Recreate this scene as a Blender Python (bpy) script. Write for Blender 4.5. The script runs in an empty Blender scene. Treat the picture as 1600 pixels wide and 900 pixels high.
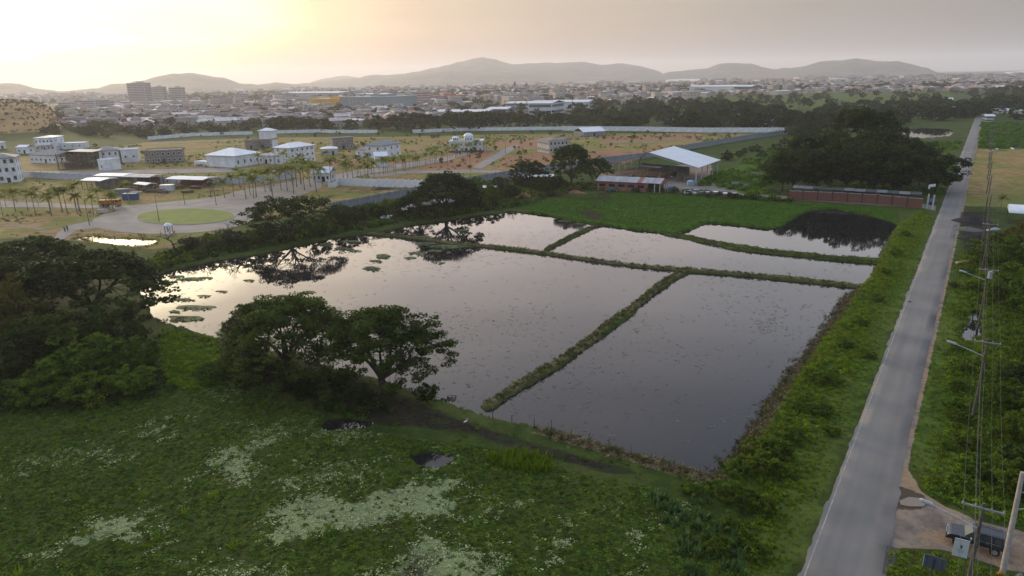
import bpy, math, random
import numpy as np
from mathutils import Matrix, Vector
random.seed(7); RS = np.random.RandomState(11)
sc = bpy.context.scene
COL = sc.collection
R = math.radians

# ------------------------------------------------------------------ camera
FPX, CH, PITCH, ROLL = 1067.0, 40.0, R(17.1), R(1.2)
_f = np.array([0, math.cos(PITCH), -math.sin(PITCH)]); _r = np.array([1., 0, 0]); _u = np.array([0, math.sin(PITCH), math.cos(PITCH)])
CR = _r*math.cos(ROLL) - _u*math.sin(ROLL); CU = _u*math.cos(ROLL) + _r*math.sin(ROLL)
cam = bpy.data.cameras.new('camera'); co = bpy.data.objects.new('camera', cam); COL.objects.link(co)
cam.sensor_width = 36; cam.lens = 36*FPX/1600; cam.clip_start = 0.5; cam.clip_end = 40000
M = Matrix.Identity(4)
for i in range(3):
    M[i][0], M[i][1], M[i][2] = CR[i], CU[i], -_f[i]
M[2][3] = CH
co.matrix_world = M
sc.camera = co

# ------------------------------------------------------------------ light
SUN_AZ, SUN_EL = R(-38), R(7)
SV = (math.sin(SUN_AZ)*math.cos(SUN_EL), math.cos(SUN_AZ)*math.cos(SUN_EL), math.sin(SUN_EL))
w = bpy.data.worlds.new('World'); sc.world = w; w.use_nodes = True
nt = w.node_tree; nt.nodes.clear(); N = nt.nodes.new; L = nt.links.new
sky = N('ShaderNodeTexSky'); sky.sky_type = 'NISHITA'; sky.sun_disc = False
sky.sun_elevation = SUN_EL; sky.sun_rotation = SUN_AZ; sky.air_density = 1.5; sky.dust_density = 3; sky.ozone_density = 1.5
b1 = N('ShaderNodeBackground'); b1.inputs[1].default_value = 0.05; L(sky.outputs[0], b1.inputs[0])
tc = N('ShaderNodeTexCoord'); nrm = N('ShaderNodeVectorMath'); nrm.operation = 'NORMALIZE'; L(tc.outputs['Generated'], nrm.inputs[0])
dt = N('ShaderNodeVectorMath'); dt.operation = 'DOT_PRODUCT'; L(nrm.outputs[0], dt.inputs[0]); dt.inputs[1].default_value = SV
# thin uneven cloud veil shifts the gradient a little
mpn = N('ShaderNodeMapping'); mpn.inputs['Scale'].default_value = (1.2, 1.2, 7); L(nrm.outputs[0], mpn.inputs[0])
cn = N('ShaderNodeTexNoise'); cn.inputs['Scale'].default_value = 1.6; cn.inputs['Detail'].default_value = 4; L(mpn.outputs[0], cn.inputs['Vector'])
def M_(op, a, b=None, c=None):
    n = N('ShaderNodeMath'); n.operation = op
    for i, v in enumerate((a, b, c)):
        if v is None: continue
        if isinstance(v, (int, float)): n.inputs[i].default_value = v
        else: L(v, n.inputs[i])
    return n.outputs[0]
sh = M_('MULTIPLY_ADD', cn.outputs[0], 0.14, -0.07)
s01 = M_('MULTIPLY_ADD', M_('ADD', dt.outputs['Value'], sh), 0.5, 0.5)
rp = N('ShaderNodeValToRGB'); L(s01, rp.inputs[0]); rp.color_ramp.interpolation = 'EASE'
stops = [(0, (.048, .054, .067)), (.5, (.054, .058, .068)), (.60, (.064, .065, .072)), (.74, (.080, .077, .079)), (.85, (.106, .092, .087)),
         (.925, (.134, .114, .103)), (.970, (.190, .160, .126)), (.992, (.42, .375, .25)), (1.0, (1, .95, .68))]
el = rp.color_ramp.elements
while len(el) < len(stops): el.new(0.5)
for e, (p_, c_) in zip(el, stops): e.position = p_; e.color = (*c_, 1)
sx = N('ShaderNodeSeparateXYZ'); L(nrm.outputs[0], sx.inputs[0])
rz_ = N('ShaderNodeValToRGB'); L(sx.outputs[2], rz_.inputs[0])
e2 = rz_.color_ramp.elements
st2 = [(0, (.30, .295, .305)), (.11, (.33, .33, .345)), (.20, (1.36, 1.34, 1.40)), (.30, (1.22, 1.25, 1.35)), (.45, (.80, .90, 1.08)), (.65, (.82, .94, 1.12)), (1, (1.1, 1.2, 1.35))]
while len(e2) < len(st2): e2.new(0.5)
for e, (p_, c_) in zip(e2, st2): e.position = p_; e.color = (*c_, 1)
mx = N('ShaderNodeMix'); mx.data_type = 'RGBA'; mx.blend_type = 'MULTIPLY'; mx.inputs[0].default_value = 1
L(rp.outputs[0], mx.inputs[6]); L(rz_.outputs[0], mx.inputs[7])
b2 = N('ShaderNodeBackground'); b2.inputs[1].default_value = 8.0; mp2 = N('ShaderNodeMapping'); mp2.inputs['Scale'].default_value = (1.5, 1.5, 16); mp2.inputs['Rotation'].default_value = (0, R(4), 0); L(nrm.outputs[0], mp2.inputs[0])
cn2 = N('ShaderNodeTexNoise'); cn2.inputs['Scale'].default_value = 1.3; cn2.inputs['Detail'].default_value = 6; L(mp2.outputs[0], cn2.inputs['Vector'])
cmr = N('ShaderNodeMapRange'); cmr.inputs[1].default_value = .3; cmr.inputs[2].default_value = .7; cmr.inputs[3].default_value = .90; cmr.inputs[4].default_value = 1.08; L(cn2.outputs[0], cmr.inputs[0])
mx3 = N('ShaderNodeMix'); mx3.data_type = 'RGBA'; mx3.blend_type = 'MULTIPLY'; mx3.inputs[0].default_value = 1; L(mx.outputs[2], mx3.inputs[6]); L(cmr.outputs[0], mx3.inputs[7])
L(mx3.outputs[2], b2.inputs[0])
ad = N('ShaderNodeAddShader'); L(b1.outputs[0], ad.inputs[0]); L(b2.outputs[0], ad.inputs[1])
wo = N('ShaderNodeOutputWorld'); L(ad.outputs[0], wo.inputs[0])
sl = bpy.data.lights.new('sun', 'SUN'); sl.energy = 2.0; sl.angle = R(8); sl.color = (1, .80, .56)
so = bpy.data.objects.new('sun', sl); COL.objects.link(so)
so.rotation_euler = Vector((-SV[0], -SV[1], -SV[2])).to_track_quat('-Z', 'Y').to_euler()
sc.view_settings.view_transform = 'Standard'; sc.view_settings.look = 'None'
sc.view_settings.exposure = 0.27; sc.view_settings.gamma = 1
cy = sc.cycles
cy.use_denoising = True; cy.denoiser = 'OPENIMAGEDENOISE'; cy.denoising_prefilter = 'ACCURATE'; cy.denoising_input_passes = 'RGB_ALBEDO_NORMAL'; cy.max_bounces = 6; cy.diffuse_bounces = 2; cy.glossy_bounces = 3; cy.transparent_max_bounces = 6
cy.volume_bounces = 1; cy.transmission_bounces = 3; cy.caustics_reflective = False; cy.caustics_refractive = False
cy.use_adaptive_sampling = True; cy.adaptive_threshold = 0.008

# ------------------------------------------------------------------ projection helpers (a photo pixel to a point at height z)
def P(x, y, z=0.0):
    d = _f + (x-800)/FPX*CR - (y-450)/FPX*CU
    t = (z-CH)/min(d[2], -.0028)
    return np.array([d[0]*t, d[1]*t, z])
def W(q):
    v = np.array([q[0], q[1], q[2]-CH]); zf = v@_f
    return 800+FPX*(v@CR)/zf, 450-FPX*(v@CU)/zf
def HG(x, y0, y1):
    b = P(x, y0); lo, hi = 0, min(39., 1e9) if y1 > 450-FPX*math.tan(PITCH)-(x-800)*math.tan(ROLL) else 600.
    for _ in range(40):
        m = (lo+hi)/2
        if W((b[0], b[1], m))[1] > y1: lo = m
        else: hi = m
    return lo
def poly(pts, z=0.0):
    return np.array([P(x, y, z)[:2] for x, y in pts])
def ang(a, b): return math.atan2(b[1]-a[1], b[0]-a[0])

# ------------------------------------------------------------------ numpy noise
def _h(ix, iy, s):
    n = (ix.astype(np.int64)*374761393 + iy.astype(np.int64)*668265263 + s*974634777) & 0x7fffffff
    n = ((n ^ (n >> 13))*1274126177) & 0x7fffffff
    return ((n ^ (n >> 16)) & 0xffff)/65535.0
def vnoise(x, y, s=0):
    ix, iy = np.floor(x), np.floor(y); fx, fy = x-ix, y-iy
    fx, fy = fx*fx*(3-2*fx), fy*fy*(3-2*fy)
    a, b, c, d = _h(ix, iy, s), _h(ix+1, iy, s), _h(ix, iy+1, s), _h(ix+1, iy+1, s)
    return (a*(1-fx)+b*fx)*(1-fy)+(c*(1-fx)+d*fx)*fy
def fbm(x, y, s=0, o=4):
    v = 0; a = .5
    for i in range(o): v = v+a*vnoise(x, y, s+i*17); x = x*2.03+5.1; y = y*2.03+3.7; a *= .5
    return v
def sdf(X, Y, pg, pad=20.0):
    """signed distance to polygon, negative inside; +pad beyond the padded box"""
    out = np.full(X.shape, float(pad))
    m = (X > pg[:, 0].min()-pad) & (X < pg[:, 0].max()+pad) & (Y > pg[:, 1].min()-pad) & (Y < pg[:, 1].max()+pad)
    x, y = X[m], Y[m]
    if x.size == 0: return out
    d = np.full(x.shape, 1e18); ins = np.zeros(x.shape, bool)
    n = len(pg)
    for i in range(n):
        ax, ay = pg[i]; bx, by = pg[(i+1) % n]; ex, ey = bx-ax, by-ay
        t = np.clip(((x-ax)*ex+(y-ay)*ey)/(ex*ex+ey*ey+1e-12), 0, 1)
        d = np.minimum(d, (x-ax-t*ex)**2+(y-ay-t*ey)**2)
        c = ((ay > y) != (by > y)) & (x < ex*(y-ay)/(ey if ey else 1e-12)+ax)
        ins ^= c
    d = np.sqrt(d); out[m] = np.where(ins, -d, d)
    return out
def sdl(X, Y, ln, pad=20.0):
    out = np.full(X.shape, float(pad))
    m = (X > ln[:, 0].min()-pad) & (X < ln[:, 0].max()+pad) & (Y > ln[:, 1].min()-pad) & (Y < ln[:, 1].max()+pad)
    x, y = X[m], Y[m]; d = np.full(x.shape, 1e18)
    for i in range(len(ln)-1):
        ax, ay = ln[i]; ex, ey = ln[i+1]-ln[i]
        t = np.clip(((x-ax)*ex+(y-ay)*ey)/(ex*ex+ey*ey+1e-12), 0, 1)
        d = np.minimum(d, (x-ax-t*ex)**2+(y-ay-t*ey)**2)
    out[m] = np.sqrt(d)
    return out
def sst(a, b, v):
    t = np.clip((v-a)/(b-a), 0, 1); return t*t*(3-2*t)

# ------------------------------------------------------------------ materials
def inp(n, k, v):
    n.inputs[k].default_value = v
MATS = {}
def mat(name, c, rough=.8, c2=None, ns=1.0, bump=0.0, spec=.3, rnd=0.0, trans=0.0, metal=0.0, emit=None, coord='Object', detail=5, bs=None):
    if name in MATS: return MATS[name]
    m = bpy.data.materials.new(name); m.use_nodes = True; MATS[name] = m
    t = m.node_tree; nn = t.nodes; lk = t.links.new; b = nn['Principled BSDF']; o = nn['Material Output']
    b.inputs['Roughness'].default_value = rough; b.inputs['Specular IOR Level'].default_value = spec; b.inputs['Metallic'].default_value = metal
    tcn = nn.new('ShaderNodeTexCoord'); src = tcn.outputs[coord]
    if coord == 'World':
        pass
    no = nn.new('ShaderNodeTexNoise'); no.inputs['Scale'].default_value = ns; no.inputs['Detail'].default_value = detail; lk(src, no.inputs['Vector'])
    c2 = c2 or tuple(v*.72 for v in c)
    mr = nn.new('ShaderNodeMapRange'); mr.inputs[1].default_value = .35; mr.inputs[2].default_value = .65; lk(no.outputs[0], mr.inputs[0])
    mxx = nn.new('ShaderNodeMix'); mxx.data_type = 'RGBA'; lk(mr.outputs[0], mxx.inputs[0]); mxx.inputs[6].default_value = (*c2, 1); mxx.inputs[7].default_value = (*c, 1)
    out = mxx.outputs[2]
    if rnd:
        oi = nn.new('ShaderNodeObjectInfo'); hv = nn.new('ShaderNodeHueSaturation')
        r1 = nn.new('ShaderNodeMapRange'); r1.inputs[3].default_value = 1-rnd; r1.inputs[4].default_value = 1+rnd; lk(oi.outputs['Random'], r1.inputs[0]); lk(r1.outputs[0], hv.inputs['Value'])
        r2 = nn.new('ShaderNodeMath'); r2.operation = 'MULTIPLY'; r2.inputs[1].default_value = 37.7; lk(oi.outputs['Random'], r2.inputs[0])
        r3 = nn.new('ShaderNodeMath'); r3.operation = 'FRACT'; lk(r2.outputs[0], r3.inputs[0])
        r4 = nn.new('ShaderNodeMapRange'); r4.inputs[3].default_value = .5-rnd*.06; r4.inputs[4].default_value = .5+rnd*.04; lk(r3.outputs[0], r4.inputs[0]); lk(r4.outputs[0], hv.inputs['Hue'])
        lk(out, hv.inputs['Color']); out = hv.outputs[0]
    lk(out, b.inputs['Base Color'])
    if bump:
        bn = nn.new('ShaderNodeTexNoise'); bn.inputs['Scale'].default_value = bs or ns*4; bn.inputs['Detail'].default_value = 4; lk(src, bn.inputs['Vector'])
        bp = nn.new('ShaderNodeBump'); bp.inputs['Strength'].default_value = min(1, bump); bp.inputs['Distance'].default_value = bump*.2; lk(bn.outputs[0], bp.inputs['Height']); lk(bp.outputs[0], b.inputs['Normal'])
    if trans:
        tr = nn.new('ShaderNodeBsdfTranslucent'); lk(out, tr.inputs[0]); ms = nn.new('ShaderNodeMixShader'); ms.inputs[0].default_value = trans
        lk(b.outputs[0], ms.inputs[1]); lk(tr.outputs[0], ms.inputs[2]); lk(ms.outputs[0], o.inputs[0])
    return m
leaf_dark = mat('leaf_dark', (.054, .084, .016), .7, (.017, .029, .007), .5, rnd=.25, trans=.25, spec=.06)
leaf_mid = mat('leaf_mid', (.13, .19, .018), .7, (.055, .090, .010), .6, rnd=.3, trans=.3, spec=.06)
leaf_far = mat('leaf_far', (.060, .088, .022), .8, (.024, .038, .011), .12, rnd=.35, trans=.2, spec=.06)
leaf_olive = mat('leaf_olive', (.15, .125, .028), .8, (.06, .062, .018), .5, rnd=.3, trans=.3, spec=.06)
leaf_palm = mat('leaf_palm', (.25, .27, .04), .6, (.14, .16, .03), 1, rnd=.3, trans=.35, spec=.06)
bark = mat('bark', (.075, .058, .042), .9, (.035, .028, .022), 3, .4)
bark_pale = mat('bark_pale', (.22, .20, .17), .9, (.12, .11, .095), 3, .3)
palm_trunk = mat('palm_trunk', (.26, .24, .21), .9, (.16, .15, .13), 2)
grass_green = mat('grass_green', (.20, .29, .016), .7, (.105, .175, .010), .25, rnd=.3, trans=.3, spec=.06)
grass_field = mat('grass_field', (.085, .19, .012), .7, (.055, .130, .008), .15, rnd=.3, trans=.25, spec=.06)
mat_marsh = mat('marsh_leaf', (.110, .170, .018), .7, (.050, .088, .010), .15, rnd=.6, trans=.25, spec=.06)
weed_yellow = mat('weed_yellow', (.19, .18, .035), .7, (.09, .11, .022), .3, rnd=.35, trans=.3, spec=.06)
straw = mat('straw', (.30, .235, .13), .9, (.15, .10, .052), 1.5, rnd=.3)
algae_m = mat('duckweed', (.30, .35, .14), .6, (.19, .23, .10), 2, rnd=.3)
white_wall = mat('white_wall', (.80, .81, .82), .85, (.60, .60, .60), .35, detail=8)
cream_wall = mat('cream_wall', (.50, .46, .42), .85, (.36, .33, .30), .5)
raw_conc = mat('raw_concrete', (.27, .235, .205), .9, (.18, .155, .135), .8, .2)
grey_wall = mat('grey_wall', (.27, .285, .30), .9, (.19, .20, .21), .6, .2)
white_roof = mat('white_roof', (.74, .77, .80), .5, (.62, .65, .69), .4)
grey_roof = mat('grey_roof', (.22, .225, .245), .7, (.16, .165, .18), .8)
pale_roof = mat('pale_roof', (.40, .41, .43), .6, (.26, .27, .28), .6)
glass = mat('window_glass', (.035, .04, .05), .15, (.025, .03, .035), 2, spec=.6)
dark_open = mat('dark_interior', (.02, .02, .022), .9)
frame_w = mat('frame_white', (.6, .62, .63), .7)
timber = mat('scaffold_timber', (.16, .105, .07), .9, (.10, .065, .045), 2)
steel = mat('painted_steel', (.5, .53, .54), .5, (.38, .40, .42), 2)
dark_steel = mat('dark_steel', (.06, .06, .065), .6)
rust = mat('rust_sheet', (.22, .085, .055), .8, (.12, .05, .035), 1.5)
salmon = mat('salmon_wall', (.36, .15, .105), .9, (.25, .105, .075), .8)
orange_p = mat('orange_paint', (.55, .25, .05), .7, (.38, .16, .04), 1.5)
blue_p = mat('blue_paint', (.06, .11, .24), .6)
car_white = mat('car_white', (.62, .64, .66), .3, spec=.5)
car_dark = mat('car_dark', (.020, .026, .034), .25, (.017, .022, .03), 3, spec=.6)
car_grey = mat('car_grey', (.22, .23, .25), .35, spec=.5)
tyre_m = mat('tyre_rubber', (.02, .02, .02), .9)
alloy = mat('alloy', (.5, .5, .52), .35, metal=.7)
lamp_glass = mat('lamp_lens', (.42, .43, .43), .35, spec=.4)
wire_m = mat('wire_metal', (.07, .075, .07), .6)
wood_pole = mat('pole_wood', (.125, .105, .085), .9, (.075, .063, .052), 4, .3)
conc_pole = mat('pole_concrete', (.40, .365, .33), .85, (.30, .27, .25), 3, .2)
paving = mat('paving', (.27, .245, .22), .9, (.20, .18, .165), .15, .1, coord='Object')
kerb_m = mat('kerb_concrete', (.36, .34, .32), .9, (.27, .255, .24), 1)
feather = mat('feather_white', (.75, .75, .73), .8)

# ------------------------------------------------------------------ object helpers
def tag(o, label=None, cat=None, group=None, kind=None):
    if label: o['label'] = label
    if cat: o['category'] = cat
    if group: o['group'] = group
    if kind: o['kind'] = kind
    return o
def empty(name, loc, rz=0.0, label=None, cat=None, group=None):
    o = bpy.data.objects.new(name, None); COL.objects.link(o); o.empty_display_size = .5
    o.location = (loc[0], loc[1], loc[2] if len(loc) > 2 else 0); o.rotation_euler = (0, 0, rz)
    return tag(o, label, cat, group)
def np_mesh(name, V, F, mats, mi=None, smooth=False):
    """V (n,3); F (m,k) array of equal-size faces"""
    me = bpy.data.meshes.new(name); V = np.asarray(V, np.float32); F = np.asarray(F, np.int32)
    m, k = F.shape
    me.vertices.add(len(V)); me.vertices.foreach_set('co', V.ravel())
    me.loops.add(m*k); me.loops.foreach_set('vertex_index', F.ravel())
    me.polygons.add(m); me.polygons.foreach_set('loop_start', np.arange(m, dtype=np.int32)*k)
    try: me.polygons.foreach_set('loop_total', np.full(m, k, np.int32))
    except Exception: pass
    for x in (mats if isinstance(mats, (list, tuple)) else [mats]): me.materials.append(x)
    if mi is not None: me.polygons.foreach_set('material_index', np.asarray(mi, np.int32))
    if smooth: me.polygons.foreach_set('use_smooth', np.ones(m, bool))
    me.update(calc_edges=True)
    return me
def link(name, me, parent=None, loc=None, rz=None):
    o = bpy.data.objects.new(name, me); COL.objects.link(o)
    if parent: o.parent = parent
    if loc is not None: o.location = loc
    if rz is not None: o.rotation_euler = (0, 0, rz)
    return o
class MB:
    def __init__(s): s.v = []; s.f = []; s.m = []; s.mi = 0
    def add(s, vs, fs):
        k = len(s.v); s.v += [tuple(map(float, q)) for q in vs]; s.f += [tuple(k+i for i in f) for f in fs]; s.m += [s.mi]*len(fs); return s
    def box(s, c, d, rz=0.0, taper=1.0):
        x, y, z = d[0]/2, d[1]/2, d[2]/2; cs, sn = math.cos(rz), math.sin(rz); vs = []
        for zz, t in ((-z, 1), (z, taper)):
            for a, b in ((-x, -y), (x, -y), (x, y), (-x, y)):
                a, b = a*t, b*t
                vs.append((c[0]+a*cs-b*sn, c[1]+a*sn+b*cs, c[2]+zz))
        return s.add(vs, [(3, 2, 1, 0), (4, 5, 6, 7), (0, 1, 5, 4), (1, 2, 6, 5), (2, 3, 7, 6), (3, 0, 4, 7)])
    def tube(s, pts, rs, n=6, cap=True):
        pts = [Vector(p) for p in pts]; k = len(s.v); m = len(pts)
        for i, p in enumerate(pts):
            d = (pts[min(i+1, m-1)]-pts[max(i-1, 0)]).normalized()
            a = d.cross(Vector((0, 0, 1))); a = a.normalized() if a.length > .05 else Vector((1, 0, 0)); b = d.cross(a)
            r = rs[i] if isinstance(rs, (list, tuple)) else rs
            for j in range(n):
                t = 2*math.pi*j/n; q = p+a*(r*math.cos(t))+b*(r*math.sin(t)); s.v.append(tuple(q))
        fs = []
        for i in range(m-1):
            for j in range(n):
                fs.append((k+i*n+j, k+i*n+(j+1) % n, k+(i+1)*n+(j+1) % n, k+(i+1)*n+j))
        if cap: fs.append(tuple(k+j for j in range(n))[::-1]); fs.append(tuple(k+(m-1)*n+j for j in range(n)))
        s.f += fs; s.m += [s.mi]*len(fs); return s
    def prism(s, pts, z0, z1):
        n = len(pts); vs = [(p[0], p[1], z0) for p in pts]+[(p[0], p[1], z1) for p in pts]
        return s.add(vs, [tuple(range(n))[::-1], tuple(range(n, 2*n))]+[(i, (i+1) % n, n+(i+1) % n, n+i) for i in range(n)])
    def mesh(s, name, mats, smooth=False):
        me = bpy.data.meshes.new(name); me.from_pydata(s.v, [], s.f)
        for x in (mats if isinstance(mats, (list, tuple)) else [mats]): me.materials.append(x)
        me.polygons.foreach_set('material_index', s.m)
        if smooth: me.polygons.foreach_set('use_smooth', [True]*len(s.f))
        me.update(); return me
    def build(s, name, mats, parent=None, loc=None, rz=None, smooth=False):
        return link(name, s.mesh(name, mats, smooth), parent, loc, rz)
def copy_tree(o, parent=None):
    c = o.copy(); COL.objects.link(c)
    if parent: c.parent = parent
    for ch in [x for x in CHILD.get(o.name, [])]: copy_tree(ch, c)
    return c
CHILD = {}
def reg(root, kids): CHILD[root.name] = kids; return root


HAZE = 1.1e-4
# ------------------------------------------------------------------ traced outlines (photo pixels at water level)
ZW = -0.30
basin_AB = poly([(222,440),(262,425),(330,410),(362,405),(400,399),(475,384),(512,375),(550,369),(600,362),(645,352),(700,346),(740,338),(800,331),(837,335),(862,339),(895,347),(930,351),
 (995,361),(1037,365),(1075,372),(1125,382),(1200,394),(1310,404),(1370,411),(1352,440),(1325,460),(1310,490),(1290,525),(1262,565),(1232,600),(1210,612),(1197,632),(1177,663),(1153,700),(1130,730),(1110,742),(1093,742),(1067,727),
 (1017,715),(983,707),(950,698),(900,682),(837,667),(775,654),(750,647),(728,640),(700,630),(675,625),(615,599),(560,585),(525,575),(440,552),(390,540),(337,527),(290,513),(261,505),(243,497),(229,468),(219,452)], ZW)
basin_E = poly([(1062,366),(1082,360),(1102,350),(1137,351),(1200,359),(1222,355),(1237,345),(1252,336),(1270,329),(1305,328),(1365,339),(1400,351),(1388,370),(1377,388),(1372,404),(1310,401),(1212,391),(1150,382),(1100,374)], ZW)
pond_G = poly([(1366,207),(1400,203),(1440,201),(1480,201),(1490,206),(1482,213),(1440,216),(1400,220),(1380,214)], ZW)
pond_H = poly([(112,373),(150,369),(170,373),(215,374),(247,376),(235,383),(210,385),(170,381),(140,377)], ZW)
puddle_1 = poly([(640,716),(668,707),(712,714),(705,722),(690,732),(668,730),(650,724)], ZW)
puddle_2 = poly([(497,668),(515,657),(545,655),(585,660),(578,668),(545,672),(515,674)], ZW)
ditch_w = poly([(1515,488),(1526,486),(1531,505),(1530,530),(1508,534),(1503,522),(1512,505)], ZW)
BASINS = [(basin_AB, 1.0), (basin_E, 1.0), (pond_G, 1.5), (pond_H, .8), (puddle_1, .4), (puddle_2, .4), (ditch_w, .5)]
def line(pts): return np.array([P(x, y, 0)[:2] for x, y in pts])
dyke1 = line([(560,362),(612,367),(650,371),(700,378),(800,388),(850,394),(900,402),(950,409),(1012,416),(1060,420),(1150,427),(1230,434),(1365,449)])
dyke2 = line([(1075,420),(1042,438),(985,482),(922,530),(862,572),(812,600),(783,620),(764,632)])
dyke3 = line([(938,350),(925,354),(890,370),(855,388)])
dyke4 = line([(1045,365),(1075,369),(1100,376),(1150,387),(1212,394),(1310,404),(1380,410)])
DYKES = [(dyke1, 1.15, .55), (dyke2, 1.1, .55), (dyke3, 1.2, .5), (dyke4, 1.3, .5)]
# road: straight, from its two traced edges
rl0 = np.append(P(1247, 900)[:2], 0); rl1 = np.append(P(1500, 245)[:2], 0); RD = (rl1-rl0)/np.linalg.norm(rl1-rl0); RN = np.array([RD[1], -RD[0], 0])
RW = 5.45; ROAD0 = rl0-RD*30; ROADLEN = 720
def rp_(s, o, z=0.0): q = ROAD0+RD*s+RN*o; return np.array([q[0], q[1], z])   # s along the road, o to the right of its left edge
road_poly = np.array([rp_(0, 0)[:2], rp_(ROADLEN, 0)[:2], rp_(ROADLEN, RW)[:2], rp_(0, RW)[:2]])
cul = poly([(-60,313),(0,314),(60,317),(120,320),(170,322),(205,321),(250,317),(300,312),(345,306),(380,297),(430,288),(490,279),(515,284),(500,294),(470,305),(440,316),(415,330),(392,345),(370,354),(340,360),(300,364),(240,366),(190,363),(158,358),(143,350),(146,342),(165,334),(190,329),(165,325),(120,326),(60,324),(0,324),(-60,325)])
path_1 = poly([(140,346),(158,356),(120,360),(108,368),(100,374),(84,374),(90,364),(108,352)])
avenue = poly([(490,279),(560,266),(640,254),(700,245),(730,236),(740,238),(705,250),(645,261),(575,272),(515,285)])
avenue_2 = poly([(575,273),(640,266),(760,266),(850,271),(850,275),(760,270),(640,271),(580,278)])
avenue_3 = poly([(738,262),(760,248),(790,232),(805,226),(812,228),(797,238),(772,252),(752,264)])
est_road = poly([(35,268),(200,266),(350,262),(470,262),(470,268),(350,269),(200,272),(35,275)])
side_lane = poly([(1015,296),(1060,301),(1150,307),(1250,313),(1440,325),(1462,330),(1462,322),(1440,318),(1250,308),(1160,303),(1120,285),(1075,272),(1040,280)])
isl = []
for k in range(40):
    a = k/40*2*math.pi; isl.append((290+76*math.cos(a), 339+12.3*math.sin(a)-1.2*math.cos(a)))
island = poly(isl)
FLATS = [road_poly, cul, path_1, avenue, avenue_2, avenue_3, est_road, side_lane]
def height(X, Y):
    X = np.asarray(X, float); Y = np.asarray(Y, float)
    r = np.hypot(X, Y)
    h = (fbm(X*.12, Y*.12, 3)-.5)*.5*sst(700, 250, r)+(fbm(X*.02, Y*.02, 9)-.5)*.5*sst(900, 300, r)
    fl = np.full(X.shape, 20.0)
    for p in FLATS: fl = np.minimum(fl, sdf(X, Y, p, 12))
    h = h*sst(0.3, 6, fl)
    jit = (fbm(X*.7, Y*.7, 5, 3)-.44)*1.4
    for pg, dep in BASINS:
        s = sdf(X, Y, pg, 12)+jit*min(1, dep)
        h = np.where(s < 6, h*sst(1, 6, s), h)
        h = h+(-.30-dep*.7)*sst(.9, -.9, s)+.22*sst(0, 1.2, s)*sst(4.5, 1.5, s)*(dep >= 1)
    for ln, wd, hh in DYKES:
        s = sdl(X, Y, ln, 8)+jit*.75+(fbm(X*.16, Y*.16, 41, 2)-.37)*1.5
        k = sst(wd+1.0, wd*.35, s); top = -.32+hh+.12*(fbm(X*.9, Y*.9, 21, 2)-.4)
        h = np.maximum(h, h*(1-k)+top*k)
    # deep ditch right of the road
    return h
def gz(x, y): return float(height(np.array([x]), np.array([y]))[0])
def G(x, y, z=0.0):
    q = P(x, y, z); q[2] = gz(q[0], q[1]); return q

# ------------------------------------------------------------------ ground: one sheet to the horizon
azs = np.concatenate([np.linspace(-180, -60, 13)[:-1], np.linspace(-60, -43, 8)[:-1], np.linspace(-43, 43, 580), np.linspace(43, 60, 8)[1:], np.linspace(60, 180, 13)[1:-1]])*math.pi/180
dep = np.concatenate([np.linspace(42, 12, 330)[:-1], np.linspace(12, 2.4, 170)[:-1], np.linspace(2.4, .24, 60)])
rad = np.concatenate([[12, 25], CH/np.tan(dep*math.pi/180)])
na, nr = len(azs), len(rad)
RR, AA = np.meshgrid(rad, azs, indexing='ij'); GX, GY = (RR*np.sin(AA)).ravel(), (RR*np.cos(AA)).ravel()
GZ = height(GX, GY)
V = np.column_stack([GX, GY, GZ]); V = np.vstack([V, [0, 0, 0]])
i, j = np.meshgrid(np.arange(nr-1), np.arange(na), indexing='ij'); i = i.ravel(); j = j.ravel(); j2 = (j+1) % na
F = np.column_stack([i*na+j, (i+1)*na+j, (i+1)*na+j2, i*na+j2])
# centre fan as degenerate-free quads
cj = np.arange(0, na-1, 2); F = np.vstack([F, np.column_stack([np.full(len(cj), len(V)-1), cj, cj+1, np.minimum(cj+2, na-1) if na % 2 else (cj+2) % na])])
me = np_mesh('ground', V, F[:, ::-1], [], smooth=True)
ground = link('ground', me); tag(ground, kind='structure')
zones = {k: np.zeros(len(V)) for k in ('algae', 'mud', 'dry', 'bare', 'lush', 'straw', 'scrub', 'city', 'gravel', 'field')}
def zone(k, pts, fe=2.0, val=1.0, px=True):
    pg = poly(pts) if px else pts
    s = sdf(V[:, 0], V[:, 1], pg, fe*3)
    zones[k] = np.maximum(zones[k], val*sst(fe, -fe, s))
# foreground marsh
ALG = [([(418,822),(440,790),(500,772),(560,775),(620,760),(665,748),(712,752),(705,785),(700,800),(650,812),(585,822),(525,828),(450,846),(415,850)], 1.0),
 ([(540,905),(600,880),(645,850),(662,825),(680,835),(705,845),(740,865),(780,905),(760,960),(520,960)], 1.0), ([(75,862),(110,840),(150,805),(190,798),(225,802),(225,825),(250,850),(210,852),(180,832),(130,850)], 1.0),
 ([(325,720),(350,705),(395,680),(425,685),(400,710),(415,730),(390,750),(335,750)], .85), ([(392,665),(420,672),(440,660),(470,672),(440,690),(410,700)], .6), ([(0,730),(30,722),(110,700),(160,690),(110,715),(40,735),(0,742)], .55),
 ([(300,880),(370,868),(430,885),(470,905),(300,905)], .65), ([(130,690),(200,705),(215,722),(160,725),(110,712)], .5), ([(510,675),(560,668),(590,680),(560,695),(520,690)], .6), ([(340,603),(385,600),(400,610),(350,625)], .6), ([(420,740),(480,725),(560,735),(600,745),(540,765),(450,770)], .5), ([(730,770),(760,775),(790,790),(760,800)], .45)]
ALGP = [(poly(p), v) for p, v in ALG]
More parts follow.
